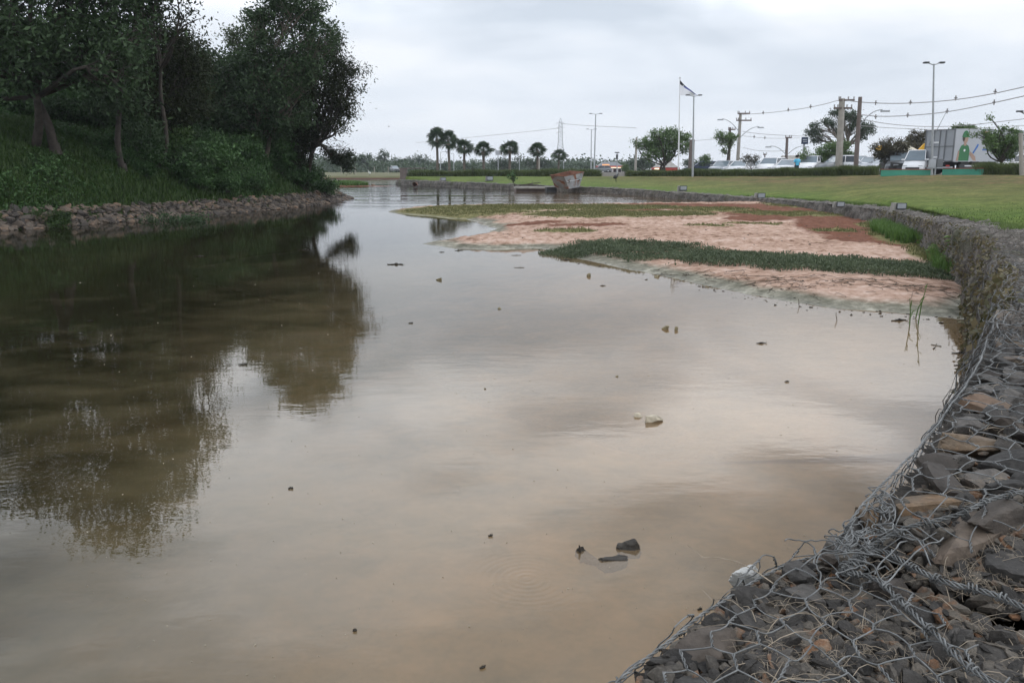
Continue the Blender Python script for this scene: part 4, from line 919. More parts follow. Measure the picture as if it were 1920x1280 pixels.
# wood behind, closing the view through the trunks
G2 = 'trees standing deeper in the wood'
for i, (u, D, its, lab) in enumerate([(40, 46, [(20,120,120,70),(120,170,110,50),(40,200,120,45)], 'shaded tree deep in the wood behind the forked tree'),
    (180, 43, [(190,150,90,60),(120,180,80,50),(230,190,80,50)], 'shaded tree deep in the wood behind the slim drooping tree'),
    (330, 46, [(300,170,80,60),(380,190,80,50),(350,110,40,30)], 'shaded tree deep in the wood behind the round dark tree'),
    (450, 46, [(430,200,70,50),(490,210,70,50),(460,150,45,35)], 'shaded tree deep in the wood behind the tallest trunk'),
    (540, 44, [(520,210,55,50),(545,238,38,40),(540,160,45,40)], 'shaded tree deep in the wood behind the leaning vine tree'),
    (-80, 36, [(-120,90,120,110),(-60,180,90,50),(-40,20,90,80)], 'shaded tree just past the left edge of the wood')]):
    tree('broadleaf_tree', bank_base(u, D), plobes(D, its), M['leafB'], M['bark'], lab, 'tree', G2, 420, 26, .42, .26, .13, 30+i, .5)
# shrubs
def shrub_proto(seed, leafm, n=130, ls=.12, h=1.0):
    rg = np.random.default_rng(seed); e = empty('shrub'); lob = [[rg.normal()*.35, rg.normal()*.35, .55*h+rg.normal()*.12, .5, .5, .42*h] for _ in range(5)]
    pts, tips = crown_points(lob, n, 26, .13, rg); pts = pts[pts[:, 2] > 0]; V, F = leaves(pts, ls, rg, .38); mb = MB(); mb.add(V, F); mb.build('foliage', leafm, e)
    mb = MB()
    for t_ in tips:
        for q in t_[::5]: limb(mb, [rg.normal()*.08, rg.normal()*.08, -.1], q, .02, .005, rg, 4, .1, 5)
    mb.build('stems', M['bark'], e); return e
SH = [shrub_proto(51, M['shrub']), shrub_proto(52, M['shrub'], 110, .15), shrub_proto(53, M['leafA'], 150, .10), shrub_proto(54, M['bankgrass'], 140, .12)]
used = [False]*4
def place_shrub(k, u, v, D, s, lab, group='shrubs on the wooded bank', name='shrub'):
    x = (u-960)/FPX*D*.985; z = float(bank_h(np.array([x]), np.array([D]))[0])
    o = SH[k] if not used[k] else copy_tree(SH[k]); used[k] = True
    o.location = (x, D, z-.08*s); o.rotation_euler = (0, 0, rg.uniform(0, 6.28)); o.scale = (s*rg.uniform(.9, 1.15), s, s*rg.uniform(.85, 1.15)); tag(o, lab, 'shrub', group); return o
rg = np.random.default_rng(60)
place_shrub(2, 332, 0, 27.8, 1.25, 'big grey green leafy shrub low on the slope, left of centre')
place_shrub(1, 288, 0, 27.0, .62, 'small thin shrub beside the big low grey green shrub')
place_shrub(0, 602, 0, 45.4, 1.05, 'bushy shrub at the very tip of the bank above the last stones')
place_shrub(1, 568, 0, 43.2, 1.3, 'broad shrub beneath the leaning vine covered tree')
place_shrub(3, 100, 0, 25.2, .5, 'low tuft shrub above the riprap below the forked tree')
FLAB = 'dark leafy shrub in the thicket covering the upper slope'
for k in range(74):
    u = rg.uniform(-30, 640); D = rg.uniform(30.5, 41) if u < 400 else rg.uniform(37, 48)
    if u < 280 and D < 33.5: D += 3.5
    x = (u-960)/FPX*D*.985
    if float(sdist(np.array([x]), np.array([D]), BANK)[0]) < 1.3: continue
    place_shrub(int(rg.integers(0, 4)), u, 0, D, rg.uniform(.8, 1.5), 'dark leafy shrub in the upper thicket, '+('behind' if D > 36 else 'in front of')+' the '+('forked tree' if u < 150 else 'slim drooping tree' if u < 270 else 'round dark tree' if u < 370 else 'lower gap tree' if u < 460 else 'tallest tree' if u < 540 else 'leaning vine tree'))
for k in range(30):
    u = rg.uniform(215, 600); D = np.interp(u, [200, 400, 600], [27.6, 32.4, 41.5])+rg.uniform(.9, 4.2)
    x = (u-960)/FPX*D*.985
    if float(sdist(np.array([x]), np.array([D]), BANK)[0]) < 1.2: continue
    place_shrub(int(rg.choice([0, 1, 0, 3])), u, 0, D, rg.uniform(.55, 1.0), 'mid green shrub on the lower slope, '+('below the slim drooping tree' if u < 290 else 'below the round dark tree' if u < 380 else 'below the gap tree' if u < 450 else 'below the tallest tree' if u < 530 else 'below the leaning vine tree'))
for k in range(16):
    u = rg.uniform(400, 610); D = np.interp(u, [400, 610], [32.8, 42])+rg.uniform(0.3, 2.5); x = (u-960)/FPX*D*.985
    if float(sdist(np.array([x]), np.array([D]), BANK)[0]) < 1.2: continue
    place_shrub(int(rg.choice([0, 3])), u, 0, D, rg.uniform(.5, .95), 'bright green shrub low on the slope towards the tip, '+('below the tallest tree' if u < 520 else 'below the leaning vine tree'))
# grass on the bank
def blades(x, y, z, hmin, hmax, wid, rg, lean=.45):
    n = len(x); a = rg.uniform(0, 6.28, n); h = rg.uniform(hmin, hmax, n); wv = wid*rg.uniform(.6, 1.3, n); l = lean*h*rg.uniform(.2, 1.3, n); a2 = rg.uniform(0, 6.28, n)
    bx, by = np.cos(a)*wv/2, np.sin(a)*wv/2; b0 = np.stack([x-bx, y-by, z-.01], 1); b1 = np.stack([x+bx, y+by, z-.01], 1)
    mx, my = x+np.cos(a2)*l*.35, y+np.sin(a2)*l*.35
    m0 = np.stack([mx-bx*.8, my-by*.8, z+h*.6], 1); m1 = np.stack([mx+bx*.8, my+by*.8, z+h*.6], 1); tp = np.stack([x+np.cos(a2)*l, y+np.sin(a2)*l, z+h], 1)
    V = np.stack([b0, b1, m1, m0, tp], 1).reshape(-1, 3); i = np.arange(n)*5
    return V, np.stack([i, i+1, i+2, i+3], 1), np.stack([i+3, i+2, i+4], 1)
def grass_obj(name, mat, x, y, z, hmin, hmax, wid, rg, label, lean=.45, parent=None, cat='grass'):
    V, F4, F3 = blades(x, y, z, hmin, hmax, wid, rg, lean); mb = MB(); mb.add(V, F4); mb.f.append(F3); mb.m.append(np.zeros(len(F3))); o = mb.build(name, mat, parent)
    return tag(o, label, cat, None, 'stuff')
rg = np.random.default_rng(61); n = 200000
u = rg.uniform(-60, 650, n); D = rg.uniform(22, 50, n); x = (u-960)/FPX*D*.985; dd = sdist(x, D, BANK); ok = (dd > .85+.25*rg.random(n)) & (dd < 9); x, y, dd = x[ok][:80000], D[ok][:80000], dd[ok][:80000]
clump = vnoise(x, y, 80, 1.2); hh = .12+.16*np.clip(clump+.3, 0, 1)
grass_obj('bank_grass', M['bankgrass'], x, y, bank_h(x, y, dd), .10, .30, .035, rg, 'dark green unmown grass and weeds covering the slope of the wooded bank')
n = 160000; u = rg.uniform(-60, 650, n); D = rg.uniform(22, 50, n); x = (u-960)/FPX*D*.985; dd = sdist(x, D, BANK); cv = vnoise(x, D, 86, .55)+.5*vnoise(x, D, 87, 2.1)
ok = (dd > .7) & (dd < 9) & (cv > -.2) ; x, y, dd, cv = x[ok][:95000], D[ok][:95000], dd[ok][:95000], cv[ok][:95000]
zc_ = bank_h(x, y, dd)+np.clip(cv+.2, 0, .9)*.8*rg.uniform(.1, 1, len(x))*smooth((dd-.5)/1.2); V_, F_ = leaves(np.column_stack([x, y, zc_]), .11, rg, .5, .6); mb = MB(); mb.add(V_, F_)
tag(mb.build('creepers', M['shrub']), 'leafy creepers and low scrub mounded over the slope of the wooded bank', 'creepers', None, 'stuff')
# riprap stones
rg = np.random.default_rng(70); line = resample(smooth_path(BANK[3:15], 2), 1400)
RL = 'angular brown and grey stone in the riprap along the foot of the wooded bank'; RGp = 'riprap stones along the wooded bank'
cand = []
for k in range(5200):
    i = rg.integers(5, 1390); p = line[i]; dT = line[i+3]-line[i-3]; dT /= np.linalg.norm(dT); nr = np.array([-dT[1], dT[0]]); q = rg.uniform(-.12, .95)
    xy = p-nr*(-q) if sdist(np.array([p[0]+nr[0]*.3]), np.array([p[1]+nr[1]*.3]), BANK)[0] > 0 else p-nr*q
    if xy[0] < -22 or xy[1] < 12: continue
    r0 = .06+.14*rg.random()**1.8; z = float(bank_h(np.array([xy[0]]), np.array([xy[1]]))[0])
    if all((xy[0]-c_[0])**2+(xy[1]-c_[1])**2+(z-c_[2])**2 > (.62*(r0+c_[3]))**2 for c_ in cand[-500:]): cand.append((xy[0], xy[1], z, r0))
vis = sorted(cand, key=lambda c_: -c_[3]/math.hypot(c_[0], c_[1])); protos = []
for k in range(14):
    V_, F_ = rock_arr(2, (1.2, .85, .62), 9, (rg.normal()*.2, rg.normal()*.2, 0), rg); mb = MB(); mb.add(V_, F_); protos.append(mb.build('riprap_stone', M['riprap']))
for k, c_ in enumerate(vis[:300]):
    o = protos[k] if k < 14 else protos[k % 14].copy()
    if k >= 14: C.objects.link(o)
    o.location = (c_[0], c_[1], c_[2]+.03); o.scale = (c_[3],)*3; o.rotation_euler = (rg.normal()*.35, rg.normal()*.35, rg.uniform(0, 6.28)); tag(o, 'angular stone in the riprap '+('at the water line ' if c_[2] < .2 else 'on the upper row ' if c_[2] > .42 else 'half way up ')+('at the left edge of the bank' if c_[1] < 24.6 else 'below the forked tree' if c_[1] < 26.5 else 'below the slim drooping tree' if c_[1] < 29 else 'below the round dark tree' if c_[1] < 32 else 'below the tallest tree' if c_[1] < 37 else 'near the tip of the bank'), 'stone', RGp)
mb = MB()
for c_ in vis[300:]:
    V_, F_ = rock_arr(1, (1.2*c_[3], .85*c_[3], .62*c_[3]), 8, None, rg); mb.add(V_+np.array([c_[0], c_[1], c_[2]+.02]), F_)
for k in range(1500):
    i = rg.integers(5, 1390); p = line[i]+rg.normal(size=2)*.35; z = float(bank_h(np.array([p[0]]), np.array([p[1]]))[0])
    if z > .6 or z < -.25: continue
    r0 = rg.uniform(.05, .1); V_, F_ = rock_arr(1, (1.2*r0, .85*r0, .6*r0), 8, None, rg); mb.add(V_+np.array([p[0], p[1], z+.02]), F_)
tag(mb.build('riprap_rubble', M['riprap']), 'small rubble between the riprap stones of the wooded bank', 'rubble', None, 'stuff')

# ---- mud flat plants
rg = np.random.default_rng(90)
def in_blobs(x, y, blobs):
    return blob_mask(blobs, x, y)
band_px = [(1010,462),(1080,452),(1180,456),(1290,468),(1400,479),(1520,487),(1640,494),(1740,497),(1800,488),(1822,510),(1800,523),(1700,520),(1600,517),(1500,510),(1400,501),(1300,492),(1200,482),(1120,470),(1060,470)]
BAND = np.array([G(u, v, .15)[:2] for u, v in band_px])
x = rg.uniform(BAND[:, 0].min(), BAND[:, 0].max(), 260000); y = rg.uniform(BAND[:, 1].min(), BAND[:, 1].max(), 260000)
s_ = sdist(x, y, BAND)+.22*vnoise(x, y, 91, 1.6)+.08*vnoise(x, y, 92, 6); dens = np.clip(.22+s_*1.9+.55*vnoise(x, y, 93, 2.2), 0, 1); ok = (s_ > -.28) & (rg.random(len(x)) < dens); x, y = x[ok][:52000], y[ok][:52000]
z = mud_z(x, y)+rg.uniform(0, 1, len(x))*(.025+.075*np.clip(.5+vnoise(x, y, 99, 1.1), 0, 1)); V, F = leaves(np.column_stack([x, y, z+.01]), .045, rg, .42, .5, dirs=np.tile([0, 0, .8], (len(x), 1))); mb = MB(); mb.add(V, F)
tag(mb.build('marsh_plants', M['marsh']), 'band of dense low grey green marsh plants across the mud', 'marsh plants', None, 'stuff')
# scattered small weeds
def scatter_weeds(blobs, n, sz, hgt, mat, label, seed, thr=.5):
    rg = np.random.default_rng(seed); c_ = np.array([G(b_[0], b_[1], .15) for b_ in blobs]); x = rg.uniform(c_[:, 0].min()-3, c_[:, 0].max()+3, n*12); y = rg.uniform(max(6.3, c_[:, 1].min()-3), min(42, c_[:, 1].max()+3), n*12)
    mk = in_blobs(x, y, blobs)+.45*vnoise(x, y, seed, 1.3)+.25*vnoise(x, y, seed+1, 5); dw, pw, sw = seg_dist(x, y, WALLFAR)
    ok = (mk > thr) & (mud_z(x, y) > .04) & ~((sw < 0)) ; x, y = x[ok][:n], y[ok][:n]
    return grass_obj('mud_grass', mat, x, y, mud_z(x, y), hgt*.4, hgt, sz, rg, label)
scatter_weeds(green_b, 34000, .018, .07, M['weed'], 'thin grass patches growing on the mud flat', 94, .62)
clumps = [(1705,438,50,16),(1670,436,34,10),(1755,455,34,14),(1790,485,34,22)]
scatter_weeds(clumps, 15000, .016, .30, M['grassclump'], 'tall bright grass clump against the gabion wall', 95, .62)
# creeping runners of weed near the shore
mb = MB()
for k in range(230):
    u, v = rg.uniform(1080, 1800), 0; v = np.interp(u, [1080, 1300, 1500, 1800], [478, 505, 522, 540])+abs(rg.normal())*9; p = G(u, v, .12)
    if sdist(p[0], p[1], MUD) < .2: continue
    q = rg.normal(size=(7, 3))*.012; pts = p[None, :2]+np.cumsum(rg.normal(size=(7, 2))*.03+rg.normal(size=2)*.03, 0); zz = mud_z(pts[:, 0], pts[:, 1])+.012; mb.tube(np.column_stack([pts, zz]), .003, 3, cap=False)
tag(mb.build('weed_runners', M['twig']), 'dark creeping weed runners on the pink mud', 'weeds', None, 'stuff')
# shore litter: dark crumbs of mud and rotting leaves along the water line
mb = MB(); rg = np.random.default_rng(97)
for k in range(420):
    u = rg.uniform(800, 1800); v = np.interp(u, [800, 1010, 1200, 1400, 1560, 1800], [457, 468, 513, 553, 579, 600])+rg.normal()*7-4; p = G(u, v, .02); r0 = .006+.02*rg.random()**2
    if k > 160: p = G(rg.uniform(900, 1700), rg.uniform(415, 560), .2); r0 *= 1.1
    if sdist(p[0], p[1], MUD) < -.45: continue
    z = max(0.0, float(mud_z(p[0], p[1]))); V_, F_ = rock_arr(1, (r0*1.4, r0, r0*.5), 7, None, rg); mb.add(V_+np.array([p[0], p[1], z]), F_)
tag(mb.build('shore_crumbs', M['wood']), 'dark crumbs of mud and rotten leaves along the edge of the flat', 'debris', None, 'stuff')
# near lawn blades
rg = np.random.default_rng(98); n = 60000; ci = rg.uniform(0, NC-2, n*3); ti = rg.uniform(0, 1, n*3)**1.6*34
c0 = ci.astype(int); t0 = ti.astype(int); fc, ft = ci-c0, ti-t0
pp = LAWN[t0, c0]*((1-fc)*(1-ft))[:, None]+LAWN[t0, c0+1]*(fc*(1-ft))[:, None]+LAWN[t0+1, c0]*((1-fc)*ft)[:, None]+LAWN[t0+1, c0+1]*(fc*ft)[:, None]
ang = pp[:, 0]/np.maximum(pp[:, 1], .1); ok = (pp[:, 1] > 6) & (ang > .3) & (ang < .68) & (rng.random(len(pp)) < 1.4-pp[:, 1]/15); pp = pp[ok][:n]
grass_obj('lawn_blades', M['lawnleaf'], pp[:, 0], pp[:, 1], pp[:, 2], .015, .04, .012, rg, 'short mown green grass beside the gabion wall')
rg = np.random.default_rng(99); k0 = rg.integers(0, NC-1, 60000); f0 = rg.random(60000)[:, None]; q = LAWN[0, k0]*(1-f0)+LAWN[0, np.minimum(k0+1, NC-1)]*f0; wq = W0[k0]*(1-f0)+W0[np.minimum(k0+1, NC-1)]*f0
dr = (wq-q)[:, :2]; dr /= np.linalg.norm(dr, axis=1)[:, None]+1e-9; q[:, :2] += dr*rg.normal(.02, .09, 60000)[:, None]*(1+vnoise(q[:, 0], q[:, 1], 97, 1.3))[:, None]
dd_ = np.hypot(q[:, 0], q[:, 1]); kp = (q[:, 1] > 5.5) & (dd_ < 45) & (vnoise(q[:, 0], q[:, 1], 96, 1.1) > -.25); q = q[kp][:26000]; q[:, 2] += .02
grass_obj('edge_grass', M['lawnleaf'], q[:, 0], q[:, 1], q[:, 2], .04, .15, .014, rg, 'ragged grass fringe spilling over the back of the gabion wall')
#@@MORE
# ================================================================== THINGS ON AND BEYOND THE LAWN
def gz(x, y):
    """height of the right hand ground"""
    az = x/y; d = math.hypot(x, y); i = int(np.argmin((O0[:, 0]/np.maximum(O0[:, 1], .1)-az)**2 + (O0[:, 1] < 1)*10))
    if d <= math.hypot(O0[i, 0], O0[i, 1]): return lawn_z(x, y)
    k = (d-math.hypot(O0[i, 0], O0[i, 1]))/40; return float(O0[i, 2]+(1.22-O0[i, 2])*smooth(np.array(k/1.5)))
def at(u, Y):
    x = (u-960)/FPX*Y*.98; return x, Y, gz(x, Y)
def zt(v, Y): return float(P(960, v, Y)[2])
def local(mb, name, mat, e, smooth=False):
    b = np.array(e.location); 
    for i in range(len(mb.v)): mb.v[i] = mb.v[i]-b
    return mb.build(name, mat, e, smooth)
# ---- grass hedges
HPX = [(765,95.2),(850,94.7),(960,92.7),(1060,90.7),(1165,87.7),(1250,83.7),(1330,78.7),(1430,71.7),(1560,62.7),(1640,57),(1680,54.5),(1800,51.5),(1920,47.5),(2010,43)]
def hedge(u0, u1, h0, label, n, seed, w=1.3, push=.9):
    rg = np.random.default_rng(seed); us = np.array([a for a, _ in HPX]); Ds = np.array([b_ for _, b_ in HPX]); u = rg.uniform(u0, u1, n)
    D = np.interp(u, us, Ds)+push+rg.uniform(0, w, n); x = (u-960)/FPX*D*.98; z0 = np.interp(u, [760, 1060, 1330, 1560, 1680, 1920], [.93, .97, 1.07, 1.24, 1.36, 1.4])
    edge = np.minimum(1, np.minimum(u-u0, u1-u)/6+.3)
    hh = h0*(0.8+.25*vnoise(x, D, seed, .45)+.1*vnoise(x, D, seed+1, 2))*edge; V, F4, F3 = blades(x, D, z0-.05, .55, 1.0, .05, rg, .5)
    V = V.reshape(-1, 5, 3); V[:, :, 2] = z0[:, None]-.05+(V[:, :, 2]-z0[:, None]+.05)*hh[:, None]; c0 = (float(x.mean()), float(D.mean()), float(z0.mean()))
    mb = MB(); mb.add(V.reshape(-1, 3), F4); mb.f.append(F3); mb.m.append(np.zeros(len(F3)))
    # woody core the blades stand in
    uu = np.linspace(u0+3, u1-3, 60); Dd = np.interp(uu, us, Ds)+push+w*.5; xx = (uu-960)/FPX*Dd*.98; zz = np.interp(uu, [760, 1060, 1330, 1560, 1680, 1920], [.93, .97, 1.07, 1.24, 1.36, 1.4])
    o = mb.build('hedge', M['hedge'], loc=c0); return tag(o, label, 'hedge', 'ornamental grass hedges along the top of the lawn')
hedge(765, 1126, 1.05, 'long dark green grass hedge under the row of palms', 26000, 101)
hedge(1174, 1645, .98, 'long grass hedge in front of the parked cars', 30000, 102)
hedge(1826, 2010, 1.0, 'short grass hedge beside the green wall and white truck at the right edge', 9000, 103)
# ---- palms
def palm_proto():
    rg = np.random.default_rng(120); e = empty('palm_tree'); mb = MB(); H = 4.35
    q = np.linspace(0, 1, 14); mb.tube(np.column_stack([.05*np.sin(q*3), 0*q, -.3+(H+.3)*q]), .17-.03*q+.012*np.sin(q*80), 9); mb.build('trunk', M['palebark'], e, True)
    V_, F_ = [], []; n = 0
    def fan(az, el, L_, droop, R_):
        nonlocal n
        d = np.array([math.cos(az)*math.cos(el), math.sin(az)*math.cos(el), math.sin(el)]); sd_ = np.array([-math.sin(az), math.cos(az), 0]); upv = np.cross(d, sd_)*-1; ro = rg.uniform(-1.1, 1.1); sd_, upv = sd_*math.cos(ro)+upv*math.sin(ro), upv*math.cos(ro)-sd_*math.sin(ro)
        b0 = np.array([0, 0, H]); hub = b0+d*L_-np.array([0, 0, droop*L_*.3])
        w_ = sd_*.02; V_.extend([b0-w_, b0+w_, hub+w_, hub-w_]); F_.append([n, n+1, n+2, n+3]); n += 4
        for k in range(15):
            a = (k/14-.5)*math.pi*1.25; bd = d*math.cos(a)+sd_*math.sin(a); l = R_*(1-.25*abs(a)/2)*rg.uniform(.85, 1.1); m_ = hub+bd*l*.6+upv*.03*rg.normal(); tp = hub+bd*l-np.array([0, 0, l*.16*(1+droop)])
            s2 = np.cross(bd, upv); s2 /= np.linalg.norm(s2)+1e-9; wv = .055
            V_.extend([hub, m_-s2*wv, tp, m_+s2*wv]); F_.append([n, n+1, n+2, n+3]); n += 4
    for k in range(34):
        t_ = k/33; fan(k*2.4, R(88-140*t_)+rg.normal()*.1, rg.uniform(.5, .85), .1+.25*t_, .74)
    MB().add(V_, F_).build('fronds', M['palm'], e)
    V_, F_ = [], []; n = 0
    for k in range(14):
        a = k*2.4; r_ = .18+rg.uniform(0, .1); z0 = H-.25; p = np.array([math.cos(a)*r_, math.sin(a)*r_, z0-rg.uniform(0, .2)]); s_ = np.array([-math.sin(a), math.cos(a), 0])*.11
        V_.extend([p, p-s_+[0, 0, -.3], p+[0, 0, -.65], p+s_+[0, 0, -.3]]); F_.append([n, n+1, n+2, n+3]); n += 4
    MB().add(V_, F_).build('dead_skirt', M['straw'], e); return e
PP = palm_proto()
for k, (u, v, D, lab) in enumerate([(820,240,106,'tallest palm tree, leftmost of the row above the hedge'),(843,245,106,'second palm from the left, its crown touching the tallest one'),(871,262,106,'third palm from the left in the row above the hedge'),(908,266,106,'palm in the middle of the row, left of the small billboard'),(955,264,107,'palm standing right of the small billboard'),(1007,268,108,'palm with a pale post beside its trunk, second from the right'),(1047,280,116,'smallest palm, rightmost of the row beside the lattice tower')]):
    o = PP if k == 0 else copy_tree(PP); x, y, z = at(u, D); sc_ = (zt(v, D)-.93)/5.45; wd = [1.1, 1.12, 1.08, 1.15, 1.15, 1.08, .98][k]
    o.location = (x, y, .93); o.scale = (wd, wd, sc_); o.rotation_euler = (R([3, -2, 1, 2, -1, 0, 1][k]), 0, k*1.3); tag(o, lab, 'palm', 'palm trees in a row above the hedge')
# ---- skip
x, y, z = at(1064, 63); e = empty('skip_container', (x, y, z), R(28), 'rusty grey open topped skip standing tilted on the lawn near the water', 'skip')
Lb, Lt, Wd_, H_ = 1.5, 2.9, 1.55, 1.15
def trap(l0, l1, w_, z0, z1): return [[-l0/2,-w_/2,z0],[l0/2,-w_/2,z0],[l0/2,w_/2,z0],[-l0/2,w_/2,z0],[-l1/2,-w_/2,z1],[l1/2,-w_/2,z1],[l1/2,w_/2,z1],[-l1/2,w_/2,z1]]
mb = MB(); o8 = np.array(trap(Lb, Lt, Wd_, 0, H_)); i8 = np.array(trap(Lb-.08, Lt-.1, Wd_-.08, .05, H_+.002)); o8[5:7, 2] += .12; i8[5:7, 2] += .12
mb.add(o8, [[0,3,2,1],[0,1,5,4],[1,2,6,5],[2,3,7,6],[3,0,4,7]], 0); mb.add(i8, [[0,1,2,3],[4,5,1,0],[5,6,2,1],[6,7,3,2],[7,4,0,3]], 1)
mb.add(np.concatenate([o8[4:], i8[4:]+[0, 0, -.002]]), [[0,1,5,4],[1,2,6,5],[2,3,7,6],[3,0,4,7]], 1); mb.build('hopper', [M['skip'], M['rust']], e)
mb = MB()
for a, b_ in ((4,5),(5,6),(6,7),(7,4)): mb.tube([o8[a], o8[b_]], .035, 6)
mb.build('rim', M['rust'], e)
for sgn in (-1, 1):
    mb = MB(); mb.tube([[-1.1, sgn*(Wd_/2+.02), .62], [1.1, sgn*(Wd_/2+.02), .70]], .03, 6)
    for xx in (-.75, .75): mb.box((xx, sgn*(Wd_/2+.06), .66), (.12, .12, .16)); mb.tube([(xx, sgn*(Wd_/2+.02), .66), (xx, sgn*(Wd_/2+.16), .66)], .04, 8)
    mb.build('side_rail', M['steel'], e)
e.rotation_euler = (R(3), R(-5), R(48)); e.scale = (.84,)*3
# ---- floodlight boxes on the lawn
def flood_proto():
    e = empty('floodlight'); mb = MB(); mb.box((0, .1, .17), (.5, .36, .30), 0, 0, taper=.9); mb.build('concrete_block', M['concrete'], e)
    mb = MB(); mb.box((0.06, -.13, .2), (.4, .07, .26)); mb.build('lamp_housing', M['dark'], e); mb = MB(); mb.box((0.06, -.172, .2), (.34, .014, .20)); mb.build('lamp_glass', M['lampglass'], e); return e
FP = flood_proto()
for k, (u, D, s_, rz, lab) in enumerate([(1691,20.5,.58,.35,'largest floodlight block on the bright green lawn near the wall'),(1577,27.5,.62,.3,'floodlight block on the lawn beside the bend of the wall'),(1427,40,.9,.2,'floodlight block just behind the gabion wall, far from the camera'),(1280,52,1.1,.1,'floodlight block out on the olive lawn below the hedge'),(917,80,1.5,0,'floodlight block on the far lawn, left of the small bush'),(830,86,1.3,0,'farthest floodlight block, on the far lawn below the two tallest palms')]):
    o = FP if k == 0 else copy_tree(FP); x, y, z = at(u, D); o.location = (x, y, z-.03); o.scale = (s_,)*3; o.rotation_euler = (0, 0, rz-math.atan2(x, y)); tag(o, lab, 'floodlight', 'concrete floodlight blocks along the pond edge')
# ---- landing slab and pipe in the wall
x, y, z = at(995, 65.3); e = empty('concrete_landing', (x, y, 0), R(8), 'pale concrete landing slab set into the far wall', 'landing'); mb = MB(); mb.box((0, .3, .33), (2.4, 1.2, .14)); mb.build('slab', M['concrete'], e); mb = MB(); mb.box((0, .5, .13), (2.3, 1.0, .26)); mb.build('face', M['polewood'], e)
x, y, z = at(1034, 63.8); e = empty('drain_outlet', (x, y, 0), R(8), 'dark square drain outlet with a white lip beside the concrete landing', 'drain'); mb = MB(); mb.box((0, .2, .2), (.75, .8, .4)); mb.build('box', M['dark'], e); mb = MB(); mb.box((0, .1, .43), (.85, .8, .07)); mb.build('lip', M['foam'], e)
x, y, z = at(779, 83.2); mb = MB(); mb.tube([(x, y-.9, .28), (x, y, .28)], [.22, .22], 12, cap=False); mb.add([[x-.2, y-.4, .08], [x+.2, y-.4, .08], [x+.2, y-.4, .48], [x-.2, y-.4, .48]], [[0,1,2,3]]); tag(mb.build('drain_pipe', M['rust'], loc=(x, y, .28)), 'rusty round drain pipe in the far corner of the wall', 'pipe')
rg = np.random.default_rng(130)
def bush(name, u, D, r_, h_, mat, label, seed, cat='bush', n=60, group=None, ls=.12, z=None, nleaf=24):
    x, y, zz = at(u, D); zz = zz if z is None else z
    rgb = np.random.default_rng(seed); lob = [[x+rgb.normal()*r_*.35, y+rgb.normal()*r_*.35, zz+h_*rgb.uniform(.4, .72), r_*.6, r_*.6, h_*.32] for _ in range(5)]
    return tree(name, (x, y, zz), lob, mat, M['bark'], label, cat, group, n, nleaf, r_*.16, ls, .03, seed, .3)
bush('bush', 963, 67.5, .45, 1.1, M['shrub'], 'small upright bush on the lawn beside the concrete landing', 131, n=22)
x, y, z = at(995, 69); mb = MB(); rgb = np.random.default_rng(3); limb(mb, (x-.9, y, z+.02), (x+.8, y+.1, z+.22), .05, .03, rgb); limb(mb, (x-.2, y, z+.08), (x+.6, y-.3, z+.1), .04, .02, rgb); limb(mb, (x+.1, y, z+.12), (x+.2, y+.3, z+.35), .03, .01, rgb)
tag(mb.build('fallen_branch', M['bark'], loc=(x, y, z)), 'dark fallen branch lying on the lawn behind the landing', 'branch')
# bird on the lawn, birds in the sky, egret
def bird_ground(u, D, label):
    x, y, z = at(u, D); e = empty('bird', (x, y, z), .6, label, 'bird'); mb = MB(); q = np.linspace(0, 1, 9); prof = np.array([.01, .05, .09, .11, .11, .09, .055, .045, .01]); body = np.column_stack([-.22+.42*q, 0*q, .22+.16*q**1.5+.0*q]); body[7:] += [[-.03, 0, .05], [-.01, 0, .05]]; mb.tube(body, prof, 9); mb.tube([body[-1]-[.02, 0, 0], body[-1]+[.08, 0, -.01]], [.02, .004], 5)
    mb.add([[-.2, -.04, .23], [-.2, .04, .23], [-.45, .05, .17], [-.45, -.05, .17]], [[0,1,2,3]]); mb.build('body', M['feather'], e, True)
    for s_ in (-.04, .04): mb = MB(); mb.tube([[0, s_, .2], [.01, s_, 0]], .01, 5); mb.tube([[-.02, s_, .005], [.06, s_, .005]], .008, 4); mb.build('leg', M['feather'], e)
    e.scale = (1.5,)*3
bird_ground(1155, 72, 'black bird standing on the lawn right of the skip')
def bird_fly(u, v, D, rz, label, s_=1.0):
    p = P(u, v, D); e = empty('flying_bird', tuple(p), rz, label, 'bird'); mb = MB(); q = np.linspace(0, 1, 7); mb.tube(np.column_stack([-.25+.5*q, 0*q, 0*q]), [.01, .05, .07, .07, .05, .04, .01], 8); mb.build('body', M['feather'], e, True)
    for s2 in (-1, 1): MB().add([[.12, 0, .02], [-.12, 0, .02], [-.10, s2*.45, .13], [.1, s2*.42, .14], [-.12, s2*.85, .04]], [[0,1,2,3]]).polys(np.array([[.1, s2*.42, .14], [-.10, s2*.45, .13], [-.14, s2*.9, .05]]), [[0,1,2]]).build('wing', M['feather'], e)
    e.scale = (s_,)*3
bird_fly(705, 204, 150, 1.2, 'upper of the two small birds flying over the channel', .75); bird_fly(729, 237.5, 200, .3, 'lower of the two small birds flying over the channel', .9)
